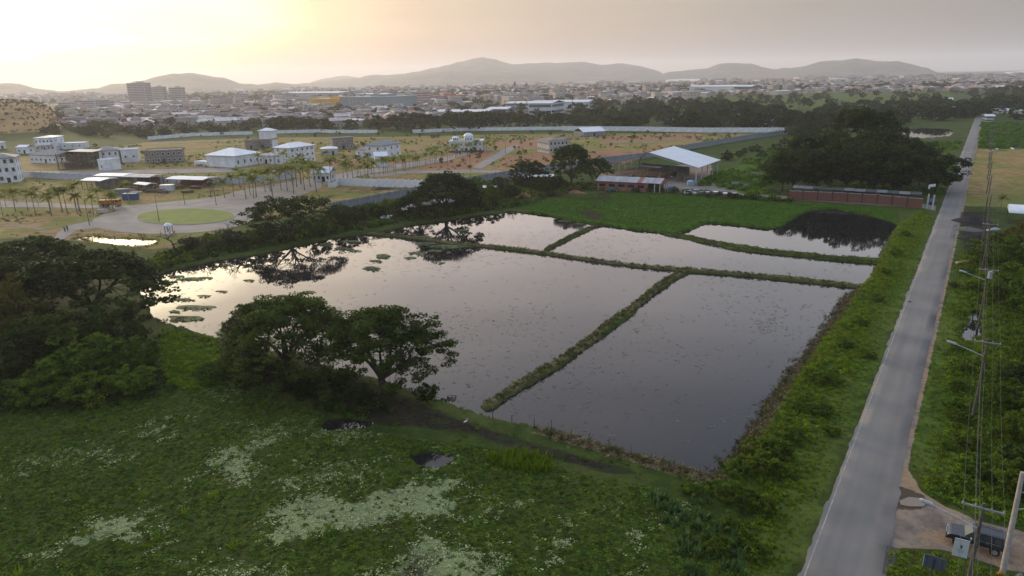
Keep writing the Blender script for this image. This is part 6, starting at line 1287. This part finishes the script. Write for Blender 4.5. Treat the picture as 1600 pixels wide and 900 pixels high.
# radio masts
for x, yb, yt, lb in ((805, 176, 128, 'left and taller of the two red and white radio masts'), (823, 172, 130, 'right and thinner of the two radio masts')):
    p = P(x, yb); h = HG(x, yb, yt); e = empty('radio_mast', p, 0, lb, 'mast'); ns = 9
    mr_, mw_ = mat('mast_red', (.42, .12, .08), .7), mat('mast_white', (.55, .55, .55), .7)
    for k in range(ns):
        z0, z1 = h*k/ns, h*(k+1)/ns; r0, r1 = 1.5*(1-k/ns*.7), 1.5*(1-(k+1)/ns*.7); mb = MB()
        for j_ in range(3):
            a_ = j_*2.094; b_ = a_+2.094; pa = (r0*math.cos(a_), r0*math.sin(a_), z0); pb = (r1*math.cos(a_), r1*math.sin(a_), z1); mb.tube([pa, pb], .22, 4); mb.tube([pa, (r1*math.cos(b_), r1*math.sin(b_), z1)], .12, 3)
        mb.build('mast_section', mr_ if k % 2 == 0 else mw_, e)
    mb = MB()
    for z in (.98, .9, .8): mb.tube([(1.2, 0, h*z-1.5), (1.2, 0, h*z+1.5)], .5, 5); mb.tube([(-.8, 1, h*z-1.5), (-.8, 1, h*z+1.5)], .5, 5)
    mb.build('antenna', mw_, e)
for x, yb, yt in ((191, 184, 168), (894, 176, 152), (1248, 172, 128+20)):
    p = P(x, yb); h = HG(x, yb, yt); mb = MB(); mb.tube([(0, 0, 0), (0, 0, h)], [.5, .25], 5); mb.tube([(-1.2, 0, h-1), (1.2, 0, h-1)], .3, 4); tag(mb.build('pylon', dark_steel, None, tuple(p)), 'thin dark mast rising from the distant trees', 'mast', 'thin distant masts')

# ------------------------------------------------------------------ ground-cover scatter
def blades(seed, n, h, r_, w_, m, lean=.5, name='tuft', down=False):
    rng = np.random.RandomState(seed); a = rng.uniform(0, 6.28, n); b = rng.uniform(0, 1, n)**.5*r_; x, y = np.cos(a)*b, np.sin(a)*b; hh = h*rng.uniform(.5, 1.1, n); la = rng.uniform(0, 6.28, n); lr = lean*hh*rng.uniform(.2, 1.4, n)
    tip = np.column_stack([x+np.cos(la)*lr, y+np.sin(la)*lr, hh]); pa = la+math.pi/2+rng.uniform(-.6, .6, n); dx, dy = np.cos(pa)*w_/2, np.sin(pa)*w_/2
    V_ = np.stack([np.column_stack([x-dx, y-dy, np.full(n, -.05)]), np.column_stack([x+dx, y+dy, np.full(n, -.05)]), np.column_stack([(x+tip[:, 0])/2+dx*.8, (y+tip[:, 1])/2+dy*.8, hh*.62]), tip], 1).reshape(-1, 3)
    return np_mesh(name, V_, np.arange(n*4).reshape(-1, 4), m)
def leafpad(seed, n, r_, h, ls, m, flat=.5):
    rng = np.random.RandomState(seed); V_, F_ = leaves([(0, 0, h*.5)], np.array([r_]), np.array([h*.5]), n, ls, rng, flat); V_[:, 2] = np.maximum(V_[:, 2], 0); return np_mesh('leafpad', V_, F_, m)
def region_pts(pg, per_m2, seed, px=True, noise=None, thr=.5, z=None, fe=0, avoid=None):
    pg = poly(pg) if px else pg; rng = np.random.RandomState(seed); lo, hi = pg.min(0), pg.max(0); n = int((hi-lo).prod()*per_m2); x = rng.uniform(lo[0], hi[0], n); y = rng.uniform(lo[1], hi[1], n)
    s = sdf(x, y, pg, 1); k = s < 0
    if noise: k &= fbm(x*noise, y*noise, seed, 3) > thr
    x, y = x[k], y[k]; q = np.column_stack([x, y, np.zeros_like(x)]); a = (q[:, :2]-ROAD0[:2])@RN[:2]; k = (a < -.5) | (a > RW+.5); x, y = x[k], y[k]
    r_ = np.hypot(x, y); az = np.abs(np.arctan2(x, y)); k = (az < R(44)) & (r_ > 42); x, y = x[k], y[k]
    return np.column_stack([x, y, height(x, y)])
def sel_h(p, lo=-.28): return p[p[:, 2] > lo]
marsh = MARSHP
mp_ = [('pad', leafpad(s, 16, .30, .12, .16, mat_marsh, .75)) for s in (1, 2, 3)]+[('tuft', blades(5, 14, .26, .26, .035, mat_marsh))]
p = sel_h(region_pts(marsh, 9.0, 3, False)); am_ = algae(p[:, 0], p[:, 1])
p = p[RS.uniform(size=len(p)) > am_*.82]
scatter('marsh_plants', p, RS.uniform(.45, 1.05, len(p))*(.75+.5*fbm(p[:, 0]*.3, p[:, 1]*.3, 4, 3)), mp_, 'dense carpet of low green water plants over the foreground marsh', 'marsh plants')
pm = region_pts(marsh, .02, 8, False); scatter('marsh_sprigs', pm, RS.uniform(.6, 1.2, len(pm)), [('tuft', blades(6, 26, .8, .3, .07, grass_green, .6))], 'brighter tall sprigs standing out of the marsh carpet', 'marsh plants')
# duckweed flakes
q = region_pts(marsh, 9, 40, False); q = q[RS.uniform(size=len(q)) < algae(q[:, 0], q[:, 1])*.75+.006]; q[:, 2] += .05
def flake(seed, n, r_, ls): rng = np.random.RandomState(seed); V_, F_ = leaves([(0, 0, .02)], np.array([r_]), np.array([.02]), n, ls, rng, .93, 1.2); return np_mesh('flake', V_, F_, algae_m)
scatter('duckweed', q, RS.uniform(.5, 1.3, len(q)), [('flake', flake(1, 9, .3, .11)), ('flake', flake(2, 6, .35, .12))], 'pale yellow-green duckweed patches floating in the foreground marsh', 'duckweed')
# bright reed tuft patch and broad-leaved plants
q = region_pts([(762, 716), (800, 706), (840, 712), (870, 726), (860, 738), (820, 738), (775, 728)], 9, 41); scatter('reed_clump', q, RS.uniform(.8, 1.3, len(q)), [('tuft', blades(9, 12, .9, .2, .06, grass_green, .35))], 'bright green reed clump beside the muddy track in the foreground', 'reeds', kind='stuff')
broad = blades(15, 22, 1.3, .5, .26, mat('broad_leaf', (.11, .19, .045), .5, (.06, .12, .03), .4, rnd=.25, trans=.3, spec=.5), .5)
q = region_pts([(1020, 775), (1060, 762), (1120, 790), (1160, 850), (1170, 905), (1080, 905), (1060, 850), (1030, 810)], .9, 42); scatter('broad_leaved_plants', q, RS.uniform(.4, .9, len(q)), [('plant', broad)], 'tall broad-leaved marsh plants at the right corner of the foreground marsh', 'marsh plants')
# green field beyond the ponds
q = sel_h(region_pts(greenF_p, 3.4, 50, False)); scatter('field_plants', q, RS.uniform(.5, 1.0, len(q)), [('pad', leafpad(s, 18, .5, .16, .24, grass_field, .8)) for s in (11, 12, 13)], 'even carpet of floating green plants on the far green field', 'field plants')
# verges
tufts = [('tuft', blades(s, 20, .55, .35, .07, grass_green, .6)) for s in (21, 22)]+[('pad', leafpad(s, 22, .45, .5, .2, grass_green, .4)) for s in (23, 24)]+[('tuft', blades(25, 18, .6, .35, .07, weed_yellow, .6))]
q = sel_h(region_pts(verge, 4.5, 51)); s_ = .45+1.0*fbm(q[:, 0]*.18, q[:, 1]*.18, 9, 3)*RS.uniform(.6, 1.2, len(q)); dr = -((q[:, :2]-ROAD0[:2])@RN[:2]); s_ *= sst(0, 5, dr)*.65+.35
scatter('verge_grass', q, s_, tufts, 'rough bright grass and weeds on the verge between pond and road', 'grass')
rt = [(1477, 455), (1447, 600), (1424, 690), (1424, 740), (1445, 768), (1480, 788), (1535, 808), (1600, 822), (1680, 840), (1720, 700), (1680, 400), (1500, 395)]
q = sel_h(region_pts(rt, 3.2, 52)); dr = ((q[:, :2]-ROAD0[:2])@RN[:2])-RW; s_ = (.5+1.1*fbm(q[:, 0]*.2, q[:, 1]*.2, 10, 3))*(sst(.5, 5, dr)*.7+.35)*RS.uniform(.6, 1.2, len(q)); scatter('roadside_growth', q, s_, tufts[:4]+[('pad', leafpad(31, 30, .7, .9, .24, leaf_mid, .3))], 'thick green growth between the road and the bushes on the right', 'undergrowth')
q = region_pts([(1378, 900), (1388, 864), (1410, 860), (1480, 864), (1570, 898), (1600, 930), (1378, 935)], 7, 53); scatter('corner_grass', q, RS.uniform(.4, .8, len(q)), tufts+[('tuft', blades(26, 18, .6, .35, .07, weed_yellow, .6))]*3, 'yellowing grass around the signs in the bottom right corner', 'grass')
# dykes, banks and straw
rim = []
for pg, _d in BASINS[:4]:
    for a_, b_ in zip(pg, np.roll(pg, -1, 0)):
        L_ = np.linalg.norm(b_-a_); n = int(L_*4); t_ = RS.uniform(size=n)[:, None]; rim.append(a_+(b_-a_)*t_+RS.normal(size=(n, 2))*.8)
rim = np.vstack(rim); rim = np.column_stack([rim, height(rim[:, 0], rim[:, 1])]); rim = rim[(rim[:, 2] > -.42) & (np.hypot(rim[:, 0], rim[:, 1]) < 420)]
dk = []
for (ln, wd, hh), dn in zip(DYKES, (2.5, 6, 2.5, 2.5)):
    for a_, b_ in zip(ln[:-1], ln[1:]):
        L_ = np.linalg.norm(b_-a_); n = int(L_*wd*2*dn); t_ = RS.uniform(size=n)[:, None]; pp = a_+(b_-a_)*t_+RS.normal(size=(n, 2))*wd*.42; dk.append(pp)
dk = np.vstack(dk); dk = np.column_stack([dk, height(dk[:, 0], dk[:, 1])]); dk = dk[dk[:, 2] > -.4]
weed_olive = mat('weed_olive', (.11, .11, .035), .8, (.055, .06, .02), .3, rnd=.35, trans=.25)
scatter('dyke_weeds', dk, RS.uniform(.45, 1.05, len(dk)), [('tuft', blades(61, 16, .4, .3, .06, weed_olive, .8)), ('pad', leafpad(62, 16, .35, .35, .15, weed_olive)), ('pad', leafpad(64, 16, .35, .35, .15, grass_field)), ('straw', blades(63, 14, .25, .35, .06, straw, 2.2))], 'olive weeds and dry stalks growing on the dykes between the ponds', 'weeds')
n = 4200; sp_ = []
for a_, b_ in zip(strawp[:-1], strawp[1:]):
    L_ = np.linalg.norm(b_-a_); m_ = int(L_*15); t_ = RS.uniform(size=m_)[:, None]; sp_.append(a_+(b_-a_)*t_+RS.normal(size=(m_, 2))*.62)
sp_ = np.vstack(sp_); sp_ = np.column_stack([sp_, np.maximum(height(sp_[:, 0], sp_[:, 1]), ZW)]); scatter('dry_stalks', sp_, RS.uniform(.5, 1.15, len(sp_)), [('straw', blades(71, 16, .28, .4, .07, straw, 2.4)), ('straw', blades(72, 14, .4, .35, .06, mat('dead_brown', (.13, .105, .05), .9, rnd=.3), 1.6)), ('tuft', blades(73, 14, .5, .3, .06, weed_olive, .8))], 'matted dry stalks along the shore of the dark pond', 'reeds')
bank = [(215, 440), (262, 420), (400, 388), (520, 366), (640, 346), (800, 326), (870, 304), (930, 296), (1050, 303), (1240, 318), (1240, 310), (1060, 300), (930, 288), (850, 285), (735, 292), (600, 318), (520, 335), (380, 375), (300, 385), (200, 420)]
q = sel_h(region_pts(bank, .55, 54)); scatter('bank_scrub', q, RS.uniform(.6, 1.7, len(q)), [('pad', leafpad(81, 36, .9, 1.1, .34, leaf_dark, .3)), ('pad', leafpad(82, 36, .9, 1.0, .34, leaf_mid, .3)), ('tuft', blades(83, 24, .8, .5, .1, grass_field, .7)), ('tuft', blades(84, 24, .8, .5, .1, weed_olive, .7))], 'tangled scrub covering the far bank of the ponds', 'undergrowth')
gap = [(250, 515), (330, 530), (358, 555), (345, 600), (300, 612), (262, 600), (245, 560)]
nb = [(150, 640), (250, 618), (350, 600), (440, 622), (560, 660), (620, 640), (560, 600), (480, 580), (400, 560), (330, 540), (260, 520), (200, 560), (0, 600), (-60, 660)]
q = sel_h(region_pts(nb, 1.5, 55)); q = q[sdf(q[:, 0], q[:, 1], poly(gap), 2) > 0]; scatter('near_bank_scrub', q, RS.uniform(.4, 1.1, len(q)), [('pad', leafpad(85, 34, .8, .8, .24, leaf_dark, .3)), ('pad', leafpad(86, 34, .8, .8, .24, leaf_dark, .4)), ('tuft', blades(87, 24, .6, .4, .08, grass_field, .7))], 'dark low scrub on the shaded near bank', 'undergrowth')
q = sel_h(region_pts([(600, 632), (720, 652), (800, 675), (985, 727), (1010, 745), (940, 742), (790, 705), (640, 680), (560, 655)], 1.6, 61, noise=.5, thr=.46)); scatter('track_weeds', q, RS.uniform(.35, .9, len(q)), [('tuft', blades(88, 18, .4, .35, .06, weed_olive, .8)), ('pad', leafpad(89, 20, .4, .3, .17, mat_marsh, .5))], 'low weeds growing over the muddy track on the near bank', 'weeds')
q = sel_h(region_pts(gap, 3.5, 56)); scatter('bank_grass', q, RS.uniform(.6, 1.1, len(q)), tufts[:4], 'bright sunlit grass at the pond corner below the left clump', 'grass')
fl_ = [(1090, 290), (1125, 262), (1190, 238), (1240, 212), (1500, 222), (1462, 328), (1440, 316), (1240, 306), (1160, 300)]
q = region_pts(fl_, .28, 57, noise=.05, thr=.42); scatter('meadow_weeds', q, RS.uniform(.7, 1.9, len(q)), [('pad', leafpad(91, 30, .9, .8, .4, grass_field, .4)), ('tuft', blades(92, 22, .8, .6, .14, grass_green, .7))], 'rough meadow weeds around the great dark clump', 'grass')
q = region_pts([(1530, 232), (1640, 232), (1640, 195), (1535, 192)], .10, 58); scatter('far_crop', q, RS.uniform(.8, 1.8, len(q)), [('pad', leafpad(93, 30, 1.0, .8, .5, grass_field, .4))], 'dark green crop beyond the brown field on the right', 'crops')
q = region_pts([(-80, 372), (60, 370), (200, 395), (390, 345), (520, 320), (735, 290), (735, 262), (500, 262), (-80, 268)], .10, 59, noise=.08, thr=.5)
kk = np.ones(len(q), bool)
for pg in (cul, avenue, avenue_2, avenue_3, est_road, path_1, island): kk &= sdf(q[:, 0], q[:, 1], pg, 2) > .5
q = q[kk]; scatter('estate_weeds', q, RS.uniform(.5, 1.3, len(q)), [('pad', leafpad(94, 20, .6, .4, .24, weed_yellow, .4)), ('tuft', blades(95, 20, .6, .5, .09, weed_yellow, .8))], 'yellow-green weeds over the unused plots around the cul-de-sac', 'grass')
scatter('shore_weeds', rim, RS.uniform(.35, .9, len(rim)), [('tuft', blades(65, 16, .45, .3, .06, grass_field, .7)), ('pad', leafpad(66, 16, .35, .35, .15, weed_olive)), ('tuft', blades(67, 16, .4, .3, .06, weed_olive, .9)), ('pad', leafpad(68, 16, .35, .3, .15, grass_field))], 'low weeds fringing the pond shores', 'weeds')
q = region_pts([(-80,262),(60,262),(300,262),(500,262),(735,280),(900,258),(1060,232),(1235,208),(1000,209),(800,211),(640,215),(400,217),(230,224),(60,240),(-80,250)], .045, 63, noise=.03, thr=.47)
kk = np.ones(len(q), bool)
for pg in (avenue, avenue_2, avenue_3, est_road): kk &= sdf(q[:, 0], q[:, 1], pg, 2) > .5
q = q[kk]; scatter('plot_scrub', q, RS.uniform(.4, 1.5, len(q)), [('pad', leafpad(97, 26, .8, .7, .34, weed_yellow, .4)), ('pad', leafpad(98, 26, .9, .9, .36, weed_olive, .4)), ('tuft', blades(99, 20, .8, .6, .1, weed_yellow, .8))], 'mottled scrub over the open plots of the housing estate', 'scrub')
# floating islands of weed and specks
isl_m = mat('floating_weed', (.065, .10, .025), .8, (.035, .05, .018), 1.2, rnd=.3)
ISL = [(287, 468, 17, 2.5), (305, 481, 27, 3.5), (292, 498, 29, 5), (272, 487, 9, 2), (318, 462, 10, 1.5), (345, 455, 9, 1.2), (510, 382, 10, 2.5), (535, 389, 16, 2.2), (554, 392, 10, 1.5), (599, 401, 11, 3.5), (588, 408, 9, 2), (580, 420, 13, 3.5), (648, 396, 10, 2), (658, 398, 7, 1.2), (641, 403, 10, 1.6), (690, 411, 5, 1.2), (480, 457, 11, 2.2), (442, 462, 8, 1.8), (547, 377, 14, 1.4), (700, 385, 30, 2.6), (665, 381, 14, 2.2), (680, 392, 10, 1.5), (660, 370, 12, 1.5), (300, 436, 22, 2.4), (275, 432, 14, 1.6), (885, 345, 12, 1.6), (905, 350, 9, 1), (390, 438, 8, 1.4), (352, 415, 8, 1.4), (720, 360, 14, 1.6), (430, 478, 9, 1.6), (322, 434, 10, 1.4), (350, 520, 12, 3)]
for (x, y, rx, ry) in ISL:
    c_ = P(x, y, ZW); n = 22; pg = []
    for k in range(n):
        a = k/n*2*math.pi; j = .55+.85*vnoise(np.array([math.cos(a)*1.7+x]), np.array([math.sin(a)*1.7+y]), 3)[0]; q_ = P(x+math.cos(a)*rx*j, y+math.sin(a)*ry*j, ZW); pg.append((q_[0]-c_[0], q_[1]-c_[1]))
    ar = sum(pg[k][0]*pg[(k+1) % n][1]-pg[(k+1) % n][0]*pg[k][1] for k in range(n)); pg = pg if ar > 0 else pg[::-1]
    mb = MB(); mb.prism(pg, -.1, .04); e = tag(mb.build('weed_island', isl_m, None, tuple(c_)), 'small mat of green weed floating on the big pond', 'weed mat', 'weed mats floating on the big pond')
ip_ = []
for i, (x, y, rx, ry) in enumerate(ISL):
    pg = [(x+math.cos(a)*rx*.95, y+math.sin(a)*ry*.95) for a in np.linspace(0, 6.28, 12)[:-1]]; q = region_pts(pg, 3.0, 200+i); q[:, 2] = ZW; ip_.append(q)
ip_ = np.vstack(ip_); scatter('island_leaves', ip_, RS.uniform(.5, 1.0, len(ip_)), [('pad', leafpad(96, 14, .35, .14, .18, isl_m, .7))], 'leafy tufts on the weed mats of the big pond', 'weeds')
allb = basin_AB; q = region_pts(allb, .30, 98, False, noise=.045, thr=.43); q2 = region_pts(allb, .07, 99, False); q = np.vstack([q, q2]); h_ = height(q[:, 0], q[:, 1]); q = q[h_ < -.5]; q[:, 2] = ZW+.005
sfl = [('flake', (lambda s: (lambda VF: np_mesh('flake', VF[0], VF[1], mat('flotsam', (.15, .15, .10), .8, (.07, .08, .04), 1, rnd=.5)))(leaves([(0, 0, .02)], np.array([.35]), np.array([.01]), 3, .16, np.random.RandomState(s), .95, 1.8)))(s)) for s in (5, 6)]
scatter('floating_specks', q, RS.uniform(.4, 1.2, len(q)), sfl, 'small leaves and scraps floating on the pond surfaces', 'flotsam')
q = region_pts([(1180, 500), (1215, 465), (1262, 470), (1265, 490), (1225, 515), (1190, 520)], 2.2, 100, noise=.25, thr=.45); h_ = height(q[:, 0], q[:, 1]); q = q[h_ < -.5]; q[:, 2] = ZW+.005; scatter('floating_specks', q, RS.uniform(.4, 1.0, len(q)), sfl, 'denser patch of scraps in the upper right of the dark pond', 'flotsam')

# ------------------------------------------------------------------ labels that count along a row
ORD = 'first second third fourth fifth sixth seventh eighth ninth tenth eleventh twelfth thirteenth fourteenth fifteenth sixteenth seventeenth eighteenth nineteenth twentieth twenty-first twenty-second twenty-third twenty-fourth twenty-fifth twenty-sixth twenty-seventh twenty-eighth'.split()
bpy.context.view_layer.update()
def count_labels(group, text, key):
    os_ = [o for o in COL.objects if o.get('group') == group]; pr = {o.name: W(tuple(o.location)) for o in os_}
    for k, o in enumerate(sorted(os_, key=lambda o: pr[o.name][0] if key == 'x' else -pr[o.name][1])):
        o['label'] = text+', '+ORD[k]+(' from the left' if key == 'x' else ' nearest the camera')
count_labels('shrubs on the verge between pond and road', 'green shrub on the verge between dark pond and road', 'y')
count_labels('bushes right of the power line', 'leafy bush to the right of the power line', 'y')
count_labels('shrubs between the road and the power line', 'low rough shrub between road and power line', 'y')
count_labels('trees of the dark clump behind the brick wall', 'dense tree in the dark clump behind the brick wall', 'x')
count_labels('low bushes under the foreground umbrella trees', 'dark low bush under the foreground umbrella trees', 'x')
count_labels('bushes on the far bank of the big pond', 'dark scrubby bush on the far bank', 'x')
count_labels('stakes along the dark pond', 'weathered fence stake along the dark pond shore', 'x')
count_labels('lamp posts around the cul-de-sac', 'slim dark lamp post around the cul-de-sac lawn', 'x')
count_labels('lamp posts along the estate avenue', 'slim lamp post along the estate avenue', 'x')
count_labels('egrets by the left clump', 'small white egret at the foot of the left clump', 'x')
count_labels('palms left of the cul-de-sac', 'royal palm in the row left of the cul-de-sac', 'x')
count_labels('palms between cul-de-sac and gate', 'royal palm between cul-de-sac and estate gate', 'x')
count_labels('palms in front of the villas', 'tall palm before the white villas', 'x')
count_labels('trees around the end', 'x', 'x') if 0 else None
count_labels('trees right of the road end', 'dark tree right of the road end', 'x')
count_labels('trees at the vanishing road', 'dark tree where the road disappears', 'x')
count_labels('trees near the end of the white wall', 'dull green tree between dark clump and white wall end', 'x')
count_labels('bushes beside the grey block wall', 'low green bush beside the grey block wall', 'x')
count_labels('trees before the first city houses', 'dark tree before the first city houses', 'x')
count_labels('umbrella trees behind the back wall, left of centre', 'umbrella tree behind the left half of the back wall', 'x')
count_labels('goods under the steel shed', 'stack of dark goods under the open steel shed', 'x')
count_labels('material stacks in the construction yard', 'low stack of building material in the construction yard', 'x')
count_labels('thin distant masts', 'thin dark mast rising from distant trees', 'x')

# ------------------------------------------------------------------ haze
hz = MB(); hz.box((0, 5200, 160), (26000, 22000, 330)); ho = hz.build('haze', [])
hm = bpy.data.materials.new('haze_air'); hm.use_nodes = True; t = hm.node_tree; t.nodes.clear(); pv = t.nodes.new('ShaderNodeVolumePrincipled'); oo = t.nodes.new('ShaderNodeOutputMaterial'); t.links.new(pv.outputs[0], oo.inputs['Volume'])
pv.inputs['Color'].default_value = (.92, .92, .95, 1); pv.inputs['Density'].default_value = HAZE; pv.inputs['Anisotropy'].default_value = .38
ho.data.materials.append(hm); tag(ho, 'warm haze over the plain', 'haze', kind='stuff')
